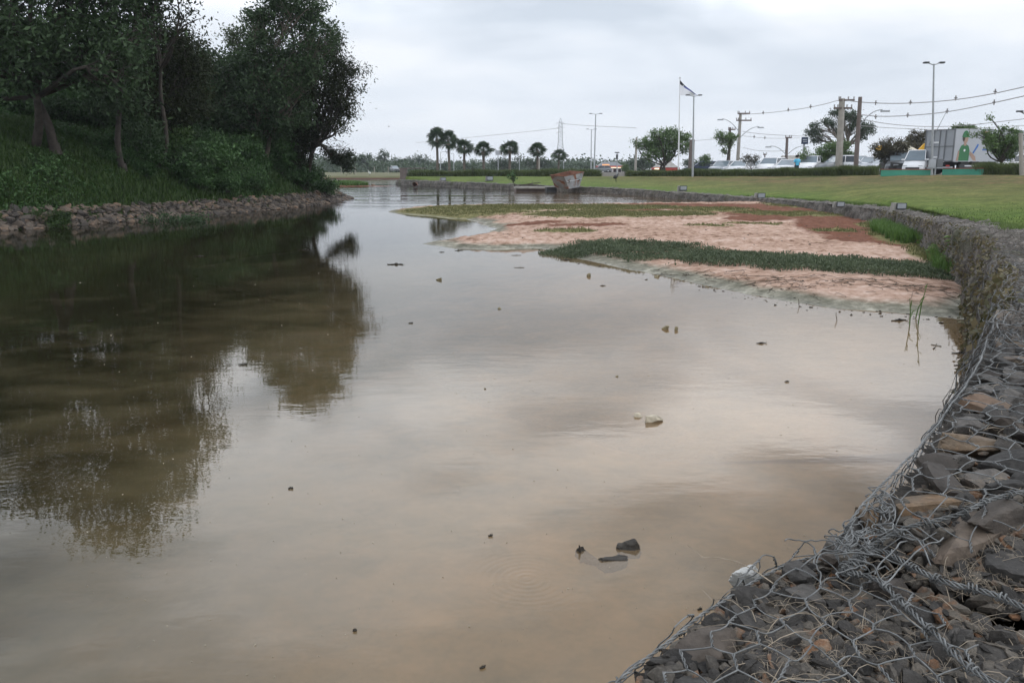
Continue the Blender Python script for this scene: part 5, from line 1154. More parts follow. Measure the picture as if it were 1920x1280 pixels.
# ---- poles, lamps, power lines
def pole_to(name, u0, u1, vtop, D, r0, r1, mat, e=None, part='pole'):
    x0, y0, z0 = at(u0, D); p1 = P(u1, vtop, D); mb = MB(); mb.tube([[x0, y0, z0-.2], [(x0+p1[0])/2, y0, (z0+p1[2])/2], p1], [r0, (r0+r1)/2, r1], 8); return mb, np.array([x0, y0, z0]), p1
def lamp_T(u, vtop, D, span, label, group=None, r=.09, lean=0.0, heads=2):
    mb, b0, p1 = pole_to('', u, u+lean, vtop, D, r, r*.6, M['steel']); e = empty('lamp_post', tuple(b0), 0, label, 'lamp post', group); local(mb, 'pole', M['steel'], e)
    for s_ in ((-1, 1) if heads == 2 else (1,)):
        mb = MB(); a = p1+[s_*.05, 0, -.05]; b_ = p1+[s_*span*.55, 0, .05]; mb.tube([a, b_], .035, 6); local(mb, 'arm', M['steel'], e)
        mb = MB(); mb.box(b_+[s_*span*.22, 0, .02], (span*.45, .3, .09)); local(mb, 'lamp_head', M['dark'], e)
    return e
LG = 'tall double headed lamp posts'
lamp_T(1748, 120, 53, .62, 'tall double headed lamp post standing behind the green wall, left of the truck', LG, .08, 3)
lamp_T(1299, 180, 80, .75, 'tall double headed lamp post behind the big round street tree, beneath the flag', LG, .1, 2)
lamp_T(1114, 214, 130, 1.0, 'taller of the two thin lamp posts right of the lattice tower', LG, .12, 3)
lamp_T(1108, 243, 165, 1.0, 'shorter of the two thin lamp posts right of the lattice tower', LG, .12, 1)
def lamp_side(u, vtop, D, span, label):
    return lamp_T(u, vtop, D, span, label, 'thin single armed lamp posts among the palms', .06, 0, 1)
lamp_side(826, 285, 135, 1.3, 'thin single armed lamp post between the two tallest palms'); lamp_side(851, 288, 140, -1.3, 'thin single armed lamp post right of the second palm'); lamp_side(1141, 300, 200, -1.2, 'faint far lamp post left of the red roofed station')
lamp_side(1057, 297, 135, -1.0, 'thin single armed lamp post right of the smallest palm'); lamp_side(974, 295, 150, 1.0, 'thin single armed lamp post between the fifth and sixth palms')
mb, b0, p1 = pole_to('', 1011, 1011, 297, 100, .09, .08, None); e = tag(mb.build('post', M['polecon'], loc=tuple(b0)), 'pale concrete post right beside the sixth palm trunk', 'post')
mb, b0, p1 = pole_to('', 1157, 1157, 287, 110, .07, .06, None); e = empty('lamp_post', tuple(b0), 0, 'short post with a boxy lantern near the red roofed station', 'lamp post'); local(mb, 'pole', M['steel'], e); mb = MB(); mb.box(p1+[0, 0, -.5], (.25, .25, .6)); mb.box(p1+[.0, 0, .05], (.6, .25, .12)); local(mb, 'lantern', M['dark'], e)
# flag pole with flag
x0, y0, z0 = at(1272, 84); p1 = P(1275, 146, 84); mb = MB(); mb.tube([[x0, y0, z0-.1], p1], [.08, .045], 8); e = empty('flagpole', (x0, y0, z0), 0, 'slender white flagpole rising behind the big street tree', 'flagpole'); local(mb, 'pole', M['white'], e); mb = MB(); V_, F_ = rock_arr(2, (.08,)*3, 0); mb.add(V_+p1, F_); local(mb, 'finial', M['white'], e, True)
A_, B_, T_ = P(1275.6, 151, 83.9), P(1273.8, 178.5, 83.9), P(1312, 180, 83.9); n = 22; V_ = []
for i in range(n):
    a = i/(n-1); top_ = A_+(T_-A_)*a-np.array([0, 0, 1])*.16*math.sin(a*math.pi); bot = B_+(T_-B_)*a-np.array([0, 0, .0])*math.sin(a*math.pi)
    for j in range(9):
        b_ = j/8; p = top_+(bot-top_)*b_; p = p+np.array([0, .22*math.sin(a*9+b_*1.5)*a**.5, 0]); V_.append(p)
V_ = np.array(V_); F_ = grid_faces(9, n); mi = np.zeros(len(F_), int); jj = np.arange(len(F_)) % 8; ii = np.arange(len(F_))//8; mi[(jj <= 1) & (ii > 3)] = 1; mi[jj == 0] = 1; mi[(jj <= 1) & (ii <= 2)] = 2; mi[(jj == 0) & (ii <= 5)] = 2
mb = MB()
for k in range(3): mb.add(V_, F_[mi == k], k)
fl = mb.build('flag', [M['flagwhite'], M['flagblue'], M['flagblack']], loc=tuple(A_)); sm = fl.modifiers.new('thick', 'SOLIDIFY'); sm.thickness = .02; tag(fl, 'white flag with a dark blue upper band drooping from the slender flagpole', 'flag')
# utility poles
def cross_pole(u0, u1, vtop, D, w_, mat, label, arms, lampd=None, group='utility poles along the road'):
    mb, b0, p1 = pole_to('', u0, u1, vtop, D, w_, w_*.75, mat); e = empty('utility_pole', tuple(b0), 0, label, 'utility pole', group); local(mb, 'pole', mat, e)
    for (v, l, r_) in arms:
        p = P(u0+(u1-u0)*(318-v)/(318-vtop), v, D-.15); mb = MB(); mb.box(p+[(r_-l)/2, 0, 0], (l+r_, .12, .14)); a = local(mb, 'crossarm', M['polewood'], e)
        for s_ in (-l*.95, -l*.5, r_*.5, r_*.95):
            if abs(s_) > .1: mb = MB(); mb.tube([p+[s_, 0, .06], p+[s_, 0, .26]], [.04, .055], 6); local(mb, 'insulator', M['insul'], e)
    for (dx, dz0, dz1, sgn) in (lampd or []):
        zz = p1[2]-dz0; mb = MB(); q = np.linspace(0, 1, 8)[:, None]; bse = np.array([p1[0]*.6+b0[0]*.4, p1[1]-.1, zz]); tip = bse+np.array([sgn*dx, 0, dz1]); pts = bse+(tip-bse)*q+np.array([0, 0, .35])*np.sin(q*math.pi*.9); mb.tube(pts, .04, 6); local(mb, 'lamp_arm', M['steel'], e)
        mb = MB(); mb.box(tip+[sgn*.2, 0, 0], (.6, .22, .12)); local(mb, 'lamp_head', M['steel'], e)
    return e, p1
cross_pole(1572, 1579, 185, 66, .30, M['polecon'], 'thick pale concrete pole with two crossarms in front of the tall open tree', [(188, .25, .95), (203, .6, .8)])
cross_pole(1604, 1613, 182, 62, .19, M['polewood'], 'slim brown pole leaning right beside the thick concrete pole', [], [(1.6, 2.0, 1.0, 1)])
cross_pole(1382, 1388.5, 212, 90, .2, M['polecon'], 'concrete pole with stacked crossarms right of the slender street tree', [(213, .3, 1.0), (226, .4, 1.2)], [(2.0, 2.6, 1.1, 1), (1.9, 2.0, 1.3, -1)])
cross_pole(1366, 1369, 239, 96, .17, M['polewood'], 'dark pole behind the slender street tree', [(243, .2, .6)])
cross_pole(1191, 1193.5, 258, 120, .18, M['polecon'], 'grey pole at the left side of the big round street tree', [])
cross_pole(1473, 1476, 257, 95, .19, M['polewood'], 'short brown pole with two lamp arms behind the white parked cars', [(258, .2, .5)], [(1.9, 2.0, .9, 1), (1.9, 2.0, .9, -1)])
cross_pole(1295, 1298, 262, 84, .32, M['polewood'], 'thick dark pole stub at the right side of the big round street tree', [])
cross_pole(1434, 1434, 288, 110, .10, M['polewood'], 'thin far pole between the white cars', [(290, .2, .2)])
# power lines (each with its round spacers)
def line(pts, label, balls=(), r_=.03):
    p = np.array([P(u, v, D) for u, v, D in pts]); p = smooth_path(p, 3); c0 = p[len(p)//2]; e = empty('power_line', tuple(c0), 0, label, 'power line', 'overhead power lines'); mb = MB(); mb.tube(p, r_, 4, cap=False); local(mb, 'cable', M['insul'], e)
    for (u, v, D) in balls:
        mb = MB(); q = P(u, v, D); mb.box(q, (.07, .06, .34)); mb.box(q, (.22, .06, .07)); local(mb, 'spacer', M['insul'], e)
line([(1392,215,90),(1440,212,84),(1500,205,76),(1545,196,70),(1576,187,66)], 'upper cable from the stacked crossarm pole to the thick concrete pole', [(1431,211.5,85),(1478,206,79),(1520,200,73)], .025)
line([(1580,187,66),(1610,192,65),(1680,195,64),(1760,191,62),(1840,181,58),(1930,161,54)], 'top cable sweeping from the thick concrete pole to the right edge', [(1642,193,64),(1707,192,63),(1792,184,60),(1866,172,57)])
line([(1610,215,62),(1650,219,64),(1710,217,64),(1780,210,62),(1850,196,58),(1930,178,54)], 'second cable below the top one on the right', [(1642,219,64),(1702,216,64),(1776,208.5,62),(1864,192,57)])
line([(1612,222,62),(1650,231,66),(1720,238,70),(1800,237,70),(1870,229,68),(1930,222,66)], 'third cable passing just above the white truck', (), .025)
line([(1612,236,62),(1680,241,66),(1780,244,70),(1930,235,70)], 'fourth cable, lowest of those above the white truck', (), .02)
line([(1393,247,90),(1430,252,95),(1490,255,105),(1520,256,110)], 'low cable behind the white cars, upper of two', (), .025)
line([(1393,255,90),(1440,260,98),(1500,259,108)], 'low cable behind the white cars, middle one', [(1414,256.5,94),(1434,258.5,97)], .02)
line([(1393,277,90),(1420,283,95),(1455,284,95),(1474,282,95)], 'lowest sagging cable reaching the short brown pole', (), .02)
line([(1300,264,84),(1330,262,90),(1366,258,96)], 'short cable between the dark pole stub and the slender street tree', (), .02)
line([(1052,232,400),(1100,236,380),(1150,238,360),(1193,240,340)], 'faint high cable running right from the lattice tower', (), .09)
line([(1052,240,400),(1000,246,420),(900,256,460),(780,268,520)], 'faint high cable running left from the lattice tower', (), .09)
# lattice tower
D = 400; x0 = (1050-960)/FPX*D*.98; zb, ztp = 1.2, zt(222, D); e = empty('lattice_tower', (x0, D, zb), 0, 'faint steel lattice pylon far beyond the palms', 'pylon'); mb = MB(); H_ = ztp-zb
def hw(t_): return np.interp(t_, [0, .55, .62, .92, 1], [2.6, 1.0, 1.0, .75, .05])
lv = np.linspace(0, 1, 17)
for i in range(16):
    for sx_, sy_ in ((-1,-1),(1,-1),(1,1),(-1,1)):
        a, b_ = hw(lv[i]), hw(lv[i+1]); mb.tube([[x0+sx_*a, D+sy_*a, zb+H_*lv[i]], [x0+sx_*b_, D+sy_*b_, zb+H_*lv[i+1]]], .08, 4)
    a, b_ = hw(lv[i]), hw(lv[i+1])
    for q in ((-1,-1,1,-1),(1,-1,-1,-1),(1,1,-1,1)): mb.tube([[x0+q[0]*a, D+q[1]*a, zb+H_*lv[i]], [x0+q[2]*b_, D+q[3]*b_, zb+H_*lv[i+1]]], .05, 3)
    mb.tube([[x0-b_, D-b_, zb+H_*lv[i+1]], [x0+b_, D-b_, zb+H_*lv[i+1]]], .05, 3)
local(mb, 'frame', M['steel'], e); mb = MB()
for t_ in (.72, .82, .9): mb.tube([[x0-2.0, D, zb+H_*t_], [x0, D, zb+H_*(t_+.025)], [x0+2.0, D, zb+H_*t_]], .08, 4)
local(mb, 'crossarms', M['steel'], e)
# small billboard and tall sign
x, y, z = at(934, 150); e = empty('billboard', (x, y, z), 0, 'small pale billboard on a post between the palms', 'billboard'); mb = MB(); mb.tube([[0, 0, 0], [0, 0, 3.1]], .07, 8); mb.build('post', M['steel'], e); mb = MB(); mb.box((0, -.05, 3.4), (.95, .2, .8)); mb.build('panel', M['silver'], e); mb = MB(); mb.box((.62, 0, 3.4), (.22, .3, .75)); mb.build('side_panel', M['polewood'], e)
x, y, z = at(1504, 100); zz = zt(264, 100)-z; e = empty('roadside_sign', (x, y, z), 0, 'dark blue square sign on a post left of the tall open tree', 'sign'); mb = MB(); mb.tube([[0, 0, 0], [0, 0, zz]], .12, 8); mb.build('post', M['steel'], e); mb = MB(); mb.box((0, -.12, zz), (.75, .2, .8)); mb.build('panel', M['navy'], e); mb = MB(); mb.box((0, -.23, zz+.1), (.55, .02, .1)); mb.box((0, -.23, zz-.12), (.45, .02, .07)); mb.build('lettering', M['silver'], e)
# ---- red fascia station
x, y, z = at(1144, 165); e = empty('fuel_station', (x, y, z-.2), 0, 'low red and white roadside station with a lit orange sign, seen through the hedge gap', 'building'); mb = MB(); mb.box((0, 3, .95), (8.6, 5, 1.9)); mb.build('wall', M['white'], e)
mb = MB(); mb.box((0, 2.4, 2.05), (9.8, 6.4, .42)); mb.build('fascia', M['red'], e); mb = MB(); mb.box((0, -.85, 1.72), (9.2, .1, .22)); mb.build('canopy_lights', M['lit_warm'], e); mb = MB(); mb.polys(np.array([[-4.6,-.4,2.27],[4.6,-.4,2.27],[4.6,5.4,2.27],[-4.6,5.4,2.27],[-2.6,2.5,3.5],[2.6,2.5,3.5]]), [[0,1,5,4],[2,3,4,5],[3,0,4],[1,2,5]]); mb.build('roof', M['grey'], e)
mb = MB()
for k in range(6): mb.box((-2.9+k*.45, -.9, 2.55), (.32, .12, .42))
mb.build('lit_sign', M['lit_orange'], e); e.scale = (.52, .52, .62)
for k in range(5): mb = MB(); mb.box((-3.6+k*1.8, .44, .8), (1.1, .1, 1.1)); mb.build('window', M['glass'], e)
x, y, z = at(1250, 130); e = empty('pavilion', (x, y, z-.1), 0, 'low building with a pale hipped roof and red base behind the big street tree', 'building'); mb = MB(); mb.box((0, 2, .8), (6.6, 4, 1.5)); mb.build('wall', M['red'], e); mb = MB(); mb.polys(np.array([[-3.0,-.2,1.55],[3.0,-.2,1.55],[3.0,4.2,1.55],[-3.0,4.2,1.55],[-1.2,2,3.3],[1.0,2,3.3]]), [[0,1,5,4],[2,3,4,5],[3,0,4],[1,2,5]]); mb.build('roof', M['concrete'], e); mb = MB(); mb.box((-2.6, -.1, 1.2), (1.2, .15, .35)); mb.build('lit_window', M['lit_warm'], e); e.scale = (.6, .6, .6)
x, y, z = at(1494, 125); e = empty('house', (x, y, z), 0, 'pale roofed house behind the white cars, left of the tall open tree', 'building'); mb = MB(); mb.box((0, 2, 1.2), (6, 4, 2.4)); mb.build('wall', M['cream'], e); mb = MB(); mb.polys(np.array([[-3.5,-.4,2.4],[3.5,-.4,2.4],[3.5,4.4,2.4],[-3.5,4.4,2.4],[-3.3,2,3.4],[2.8,2,3.4]]), [[0,1,5,4],[2,3,4,5],[3,0,4],[1,2,5]]); mb.build('roof', M['concrete'], e); e.scale = (.6, .6, .75)
for k in range(3): mb = MB(); mb.box((-1.8+k*1.8, -.03, 1.3), (.9, .1, .9)); mb.build('window', M['glass'], e)
# ---- street trees
def stree(name, u, D, its, mat, label, n, seed, tr=.13, ls=.16, cs=.2, nl=26, fork=.5, stems=1, bark='bark', cat='tree'):
    x, y, z = at(u, D); return tree(name, (x, y, z), plobes(D, its, 1.0, np.random.default_rng(seed)), mat, M[bark], label, cat, None, n, nl, cs, ls, tr, seed, fork, stems=stems)
stree('street_tree', 1243, 90, [(1225,266,22,14),(1255,258,26,12),(1275,270,20,12),(1240,276,26,12),(1208,272,14,8),(1250,290,16,10),(1222,288,16,10),(1280,256,14,7),(1246,244,5,4),(1285,282,8,6),(1195,268,8,4),(1262,247,10,5),(1232,252,12,6)], M['treeR'], 'big wide spreading green tree right of the hedge gap', 430, 201, .16, .2, .26, 26, .3, 3)
stree('street_tree', 1362, 86, [(1352,254,10,6),(1372,256,12,6),(1362,264,12,8),(1360,285,8,5),(1344,258,5,4),(1382,257,5,4),(1366,270,8,6)], M['treeR'], 'slender umbrella shaped tree left of the crossarm pole', 110, 202, .08, .17, .18, 24, .6, 2)
stree('street_tree', 1322, 92, [(1318,300,8,5),(1326,297,8,6),(1322,304,10,6)], M['treeR'], 'small light green round tree behind the silver car', 60, 203, .06, .15, .16)
stree('street_tree', 1407, 80, [(1398,300,8,4),(1412,302,10,4),(1406,295,12,3),(1420,298,6,4),(1392,296,4,3)], M['treeBr'], 'low sparse reddish shrub among the white cars', 60, 204, .05, .12, .14, 18, .4, 2)
stree('eucalyptus_tree', 1590, 84, [(1568,212,10,6),(1584,218,12,7),(1602,222,12,8),(1548,226,8,6),(1558,232,10,6),(1528,238,8,7),(1520,250,10,6),(1535,250,8,6),(1620,245,10,8),(1628,238,10,6),(1615,255,10,7),(1590,240,10,5),(1570,245,8,5),(1530,264,10,5),(1610,230,10,5),(1636,246,5,5),(1600,212,6,4)], M['treeFar'], 'tall open eucalyptus with ragged crown behind the two big poles', 330, 205, .2, .17, .2, 26, .5, 1, 'palebark')
stree('broadleaf_tree', 1563, 78, [(1550,284,18,10),(1572,276,18,12),(1540,296,16,8),(1590,290,12,8),(1560,298,24,8),(1508,290,8,8),(1520,300,12,6),(1592,300,8,8)], M['treeR'], 'dark green bushy tree at the foot of the thick concrete pole', 330, 206, .12, .17, .22, 26, .3, 3)
stree('broadleaf_tree', 1680, 66, [(1665,278,12,8),(1690,274,14,9),(1675,290,16,9),(1655,286,8,6),(1640,276,6,5),(1645,290,6,5),(1700,288,10,8),(1655,268,5,4),(1668,264,5,4)], M['treeBr'], 'brownish green tree in front of the white tent', 250, 207, .1, .14, .17, 24, .35, 2)
stree('broadleaf_tree', 1722, 74, [(1712,262,12,8),(1730,258,12,8),(1720,275,14,8),(1738,268,8,8),(1705,272,8,6),(1716,250,6,4),(1735,250,8,4)], M['treeBr'], 'dark tree in front of the yellow canopy, left of the truck', 170, 208, .12, .16, .18, 24, .35, 2)
stree('broadleaf_tree', 1812, 76, [(1800,240,14,5),(1815,242,14,5),(1826,247,12,5),(1808,250,20,8)], M['treeR'], 'rounded green tree top showing above the truck roof', 150, 209, .14, .16, .18)
stree('street_tree', 1880, 52, [(1868,258,12,10),(1885,270,14,10),(1862,272,12,8),(1878,282,16,8),(1900,262,12,8),(1855,262,10,6),(1878,240,6,5),(1893,245,6,5),(1846,250,8,3),(1858,222,5,2),(1908,250,8,5),(1904,280,12,8),(1830,252,6,3),(1886,292,12,6)], M['treeR'], 'leafy tree with wide branches standing before the truck side', 300, 210, .1, .13, .15, 24, .35, 1)
stree('broadleaf_tree', 1900, 80, [(1895,285,20,10),(1915,275,15,15)], M['treeR'], 'green tree behind the leafy tree at the right edge', 130, 211, .12, .18, .2)
stree('street_tree', 1172, 120, [(1172,312,6,5),(1168,316,5,4),(1175,318,5,4)], M['treeR'], 'small pale green bush in the hedge gap', 60, 212, .05, .12, .13)
stree('street_tree', 1886/1.0, 70, [(886-0,500,1,1)], M['treeR'], 'x', 3, 213) if False else None
xs_, ys_, zs_ = at(886, 95.5); bush('sapling', 886, 94.9, .3, 2.2, M['shrub'], 'thin staked sapling in front of the hedge under the third palm', 214, 'tree', 10, None, .1)
# ---- far shore trees
FG = 'trees on the far shore'
def ftree(u, D, its, label, n, seed, ls=.5, nl=20, cs=.6):
    x = (u-960)/FPX*D*.98; return tree('far_tree', (x, D, 1.1), plobes(D, its, 1.0, np.random.default_rng(seed)), M['treeFar'], M['bark'], label, 'tree', FG, n, nl, cs, ls, .25, seed, .3)
for k, a in enumerate([(678, 230, [(672,300,10,9),(682,297,8,7),(676,310,8,6)], 'round topped far tree just right of the drooping bough'),
    (693, 230, [(693,300,6,9),(692,308,6,7)], 'narrow far tree, second right of the drooping bough'),
    (718, 235, [(714,285,4,3),(721,290,5,7),(718,300,7,7),(712,297,4,4)], 'tall thin ragged far tree standing above the far woodland'),
    (706, 225, [(706,311,9,6)], 'low round far tree left of the tall thin ragged one'),
    (742, 240, [(742,302,6,5),(740,310,9,6)], 'small pointed far tree in the far woodland, left part'),
    (755, 240, [(755,304,6,5),(756,310,10,6)], 'low far tree between the pointed one and the round pair'),
    (768, 245, [(766,300,6,6),(768,308,10,7)], 'dark far tree, left of the round pair'),
    (782, 245, [(781,297,10,6),(783,305,12,8)], 'largest round far tree of the far woodland'),
    (798, 245, [(798,300,7,6),(797,308,10,7)], 'round far tree just left of the tallest palm'),
    (807, 250, [(807,303,3,5),(806,311,8,5)], 'small conical far tree beside the tallest palm'),
    (835, 210, [(835,312,12,4)], 'low far tree behind the two tallest palms'),
    (935, 200, [(930,306,14,6),(945,303,10,5),(960,310,16,6),(972,298,6,5)], 'wide far tree behind the fifth palm'),
    (1000, 205, [(990,305,14,6),(1012,303,12,6),(1025,308,12,5)], 'wide far tree behind the sixth palm'),
    (890, 215, [(880,312,20,3),(905,313,16,3)], 'low flat far tree behind the middle palms'),
    (1142, 220, [(1135,312,10,4),(1148,309,10,5),(1100,314,16,3),(1085,312,10,4)], 'low far tree left of the red roofed station'),
    (1205, 180, [(1190,306,8,6),(1205,302,10,6),(1215,308,12,5)], 'grey green far tree behind the big spreading street tree'),
    (1298, 190, [(1290,306,10,4),(1310,308,10,4)], 'low far tree behind the dark blue car')]):
    ftree(*a, n=[60, 34, 36, 30, 24, 24, 30, 44, 30, 18, 24, 70, 70, 40, 60, 60, 34][k], seed=300+k)
rg = np.random.default_rng(330); pts = []
for k in range(900):
    u = rg.uniform(560, 1200); D = rg.uniform(205, 330); x = (u-960)/FPX*D*.98; h_ = (2.9+2.6*vnoise(np.array(x), np.array(D*.3), 331, .07))*D/260; pts.append([x, D, 1+h_*rg.uniform(.1, 1)*(.62 if u > 820 else 1)])
pts = np.array(pts); q = (pts[:, None, :]+rg.normal(size=(900, 34, 3))*np.array([1.6, 1.6, .9])).reshape(-1, 3); q = q[q[:, 2] > .8]; V_, F_ = leaves(q, .8, rg, .6); mb = MB(); mb.add(V_, F_); tag(mb.build('far_woodland', M['treeFar']), 'low band of far woodland beyond the channel', 'woodland', None, 'stuff')
# fence posts and car on the far shore
for k, u in enumerate((640, 657, 666, 702, 728)):
    D = 172; x = (u-960)/FPX*D*.98; mb = MB(); mb.tube([[x, D, .9], [x, D, 2.3]], .07, 6); tag(mb.build('fence_post', M['polecon'], loc=(x, D, 1)), 'pale post on the far shore behind the islet', 'post', 'pale posts on the far shore')
#@@LAST
hm_ = bpy.data.materials.new('haze_air'); hm_.use_nodes = True; t = hm_.node_tree; t.nodes.clear(); o_ = t.nodes.new('ShaderNodeOutputMaterial'); pv = t.nodes.new('ShaderNodeVolumePrincipled'); pv.inputs['Color'].default_value = (.85, .9, .97, 1); pv.inputs['Density'].default_value = 0.00035; pv.inputs['Anisotropy'].default_value = 0.2; t.links.new(pv.outputs[0], o_.inputs['Volume'])
mb = MB(); mb.box((0, 300, 18.5), (2000, 1500, 45)); tag(mb.build('haze', hm_), kind='stuff')
# ---- cars
def car(u, D, yaw, paint, label, kind='sedan', s_=1.0, group='cars parked behind the grass hedge', zoff=0.0):
    x, y, z = at(u, D); e = empty('car', (x, y, z+zoff), yaw, label, 'car', group)
    Lc, Wc = (4.4, 1.78); Hc = {'sedan': 1.46, 'hatch': 1.5, 'suv': 1.68, 'pickup': 1.75, 'van': 2.1}[kind]
    # stations along x (front = +x): z of hood line, roof line
    hood = {'sedan': .92, 'hatch': .95, 'suv': 1.08, 'pickup': 1.12, 'van': 1.2}[kind]
    st = [(2.2, .30, .62, .80), (2.12, .24, .78, .86), (1.6, .22, hood-.06, .89), (1.05, .22, hood, .89), (0, .22, hood+.03, .89), (-1.2, .22, hood+.05, .89), (-1.9, .24, hood+.03, .87), (-2.15, .3, hood-.04, .82), (-2.2, .4, .7, .78)]
    V_ = []
    for (sx_, zb_, zt_, w_) in st:
        for (fy, fz) in ((-1, 0), (-1.0, .35), (-.98, .8), (-.9, 1.0), (0, 1.03), (.9, 1.0), (.98, .8), (1.0, .35), (1, 0)): V_.append([sx_, fy*w_, zb_+(zt_-zb_)*fz])
    V_ = np.array(V_); mb = MB(); mb.add(V_, grid_faces(9, len(st))); mb.add(V_[:9], [list(range(9))]); mb.add(V_[-9:], [list(range(9))[::-1]]); b_ = mb.build('body', paint, e, True)
    f0, f1, r1, r0 = {'sedan': (1.05, .35, -.95, -1.7), 'hatch': (1.1, .4, -1.5, -2.0), 'suv': (1.05, .45, -1.75, -2.1), 'pickup': (.95, .35, -.6, -.8), 'van': (1.6, .9, -2.1, -2.15)}[kind]
    zt_ = Hc; wb, wt = .82, .66; h0 = hood+.0
    lo = np.array([[f0, -wb, h0], [f0, wb, h0], [r0, wb, h0+.03], [r0, -wb, h0+.03]]); hi = np.array([[f1, -wt, zt_-.05], [f1, wt, zt_-.05], [r1, wt, zt_-.04], [r1, -wt, zt_-.04]])
    mb = MB(); mb.add(np.array([lo[0], lo[1], hi[1], hi[0]]), [[0,1,2,3]]); mb.build('windscreen', M['windscreen'], e)
    mb = MB(); mb.add(np.concatenate([lo, hi]), [[1,2,6,5],[2,3,7,6],[3,0,4,7]]); mb.build('side_glass', M['glass'], e)
    mb = MB(); c_ = np.array([[f1+.03, -wt-.02, zt_-.06], [f1+.03, wt+.02, zt_-.06], [r1-.03, wt+.02, zt_-.05], [r1-.03, -wt-.02, zt_-.05]]); m_ = c_*[.92, .85, 1]+[0, 0, .06]; mb.add(np.concatenate([c_, m_]), [[0,1,5,4],[1,2,6,5],[2,3,7,6],[3,0,4,7],[4,5,6,7],[3,2,1,0]])
    for a, b2 in zip(lo, hi): mb.tube([a*[1, 1.01, 1], b2*[1, 1.01, 1]], .035, 5)
    for sgn in (-1, 1): mb.tube([[(f0+r0)/2, sgn*wb*1.01, h0], [(f1+r1)/2, sgn*wt*1.02, zt_-.05]], .035, 5)
    mb.build('roof', paint, e)
    for sgn in (-1, 1):
        mb = MB(); mb.box((2.08, sgn*.62, .68), (.16, .34, .16)); mb.build('headlight', M['lampglass'], e)
        mb = MB(); mb.box((f0-.12, sgn*.98, h0+.08), (.14, .2, .13)); mb.build('mirror', paint, e)
        for wx in (1.38, -1.35):
            mb = MB(); mb.tube([[wx, sgn*.72, .32], [wx, sgn*.915, .32]], .33, 14); w_ = mb.build('wheel', M['black'], e); mb = MB(); mb.tube([[wx, sgn*.90, .32], [wx, sgn*.925, .32]], .2, 10); mb.build('rim', M['silver'], w_)
    mb = MB(); mb.box((2.165, 0, .52), (.1, 1.1, .2)); mb.build('grille', M['dark'], e)
    e.scale = (s_,)*3; return e
YW = R(-128)
for a in [(1318, 92, R(175), M['navy'], 'dark blue hatchback side on, leftmost of the parked cars', 'hatch'), (1358, 86, YW, M['silver'], 'silver grey hatchback, first light car from the left', 'hatch'), (1390, 84, YW, M['white'], 'white sedan left of the sparse reddish shrub', 'sedan'),
    (1420, 88, YW, M['white'], 'white car partly hidden by the reddish shrub', 'hatch'), (1446, 81, YW, M['white'], 'white off-roader with dark grille right of the reddish shrub', 'suv'), (1479, 79, YW, M['white'], 'white sedan beside the person in the light blue shirt', 'sedan'),
    (1520, 78, YW, M['white'], 'white pickup under the dark bushy tree', 'pickup'), (1549, 80, YW, M['silver'], 'silver car behind the dark bushy tree', 'sedan'), (1574, 76, R(-170), M['grey'], 'grey car with white roof rack line left of the thick pole', 'suv'),
    (1604, 75, R(-60), M['white'], 'white car seen from behind between the two big poles', 'suv'), (1634, 74, YW, M['silver'], 'silver hatchback right of the slim brown pole', 'hatch'), (1662, 72, R(-170), M['silver'], 'pale silver car behind the brownish tree', 'sedan'),
    (1680, 66, R(-100), M['black'], 'black car in front of the white tent', 'hatch'), (1693, 66, YW, M['grey'], 'grey car with big windscreen left of the white van', 'suv'), (1721, 63, YW, M['white'], 'white van beside the truck rear', 'van', .85), (1905, 62, R(180), M['white'], 'white car side on at the right of the truck', 'sedan'),
    (1890, 66, R(170), M['silver'], 'silver car half hidden behind the truck front', 'sedan')]: car(*a)
car(740, 195, R(-70), M['grey'], 'tiny dark car parked on the far shore', 'hatch', .9, None); car(1128, 150, R(180), M['grey'], 'small dark car in front of the red roofed station', 'hatch', .8, None)
# person in blue shirt
x, y, z = at(1493, 74); mb = MB(); H_ = 1.68
e = empty('person', (x, y, z), .3, 'person in a light blue shirt standing among the white cars', 'person')
bm_ = bpy.data.meshes.new('body'); vs_ = [(0,0,.92),(0,0,1.15),(0,0,1.38),(0,0,1.47),(0,.01,1.56),(0,0,1.66),(-.1,0,.9),(-.11,0,.48),(-.11,.03,.06),(-.11,-.12,.03),(.1,0,.9),(.12,0,.48),(.12,.03,.06),(.12,-.12,.03),(-.19,0,1.38),(-.24,0,1.12),(-.25,-.08,.88),(.19,0,1.38),(.24,0,1.12),(.25,-.08,.88)]
es_ = [(0,1),(1,2),(2,3),(3,4),(4,5),(0,6),(6,7),(7,8),(8,9),(0,10),(10,11),(11,12),(12,13),(2,14),(14,15),(15,16),(2,17),(17,18),(18,19)]
rad = [.15,.14,.15,.06,.10,.07,.1,.065,.045,.04,.1,.065,.045,.04,.07,.045,.035,.07,.045,.035]
bm_.from_pydata(vs_, es_, []); ob = bpy.data.objects.new('body', bm_); C.objects.link(ob); ob.parent = e; ob.modifiers.new('skin', 'SKIN'); sb_ = ob.modifiers.new('sub', 'SUBSURF'); sb_.levels = sb_.render_levels = 1
for i, r_ in enumerate(rad): bm_.skin_vertices[0].data[i].radius = (r_, r_*.8)
bm_.skin_vertices[0].data[0].use_root = True; bm_.materials.append(M['skin'])
mb = MB(); mb.tube([[0, 0, .88], [0, 0, 1.15], [0, 0, 1.36], [0, 0, 1.45]], [.19, .18, .21, .08], 12)
for sg in (-1, 1): mb.tube([[sg*.13, 0, 1.38], [sg*.22, 0, 1.33], [sg*.26, 0, 1.15]], [.1, .09, .075], 8)
mb.build('shirt', M['cyan'], e, True); mb = MB()
for sg in (-1, 1): mb.tube([[sg*.09, 0, .95], [sg*.11, 0, .5], [sg*.12, .02, .09]], [.125, .09, .07], 8)
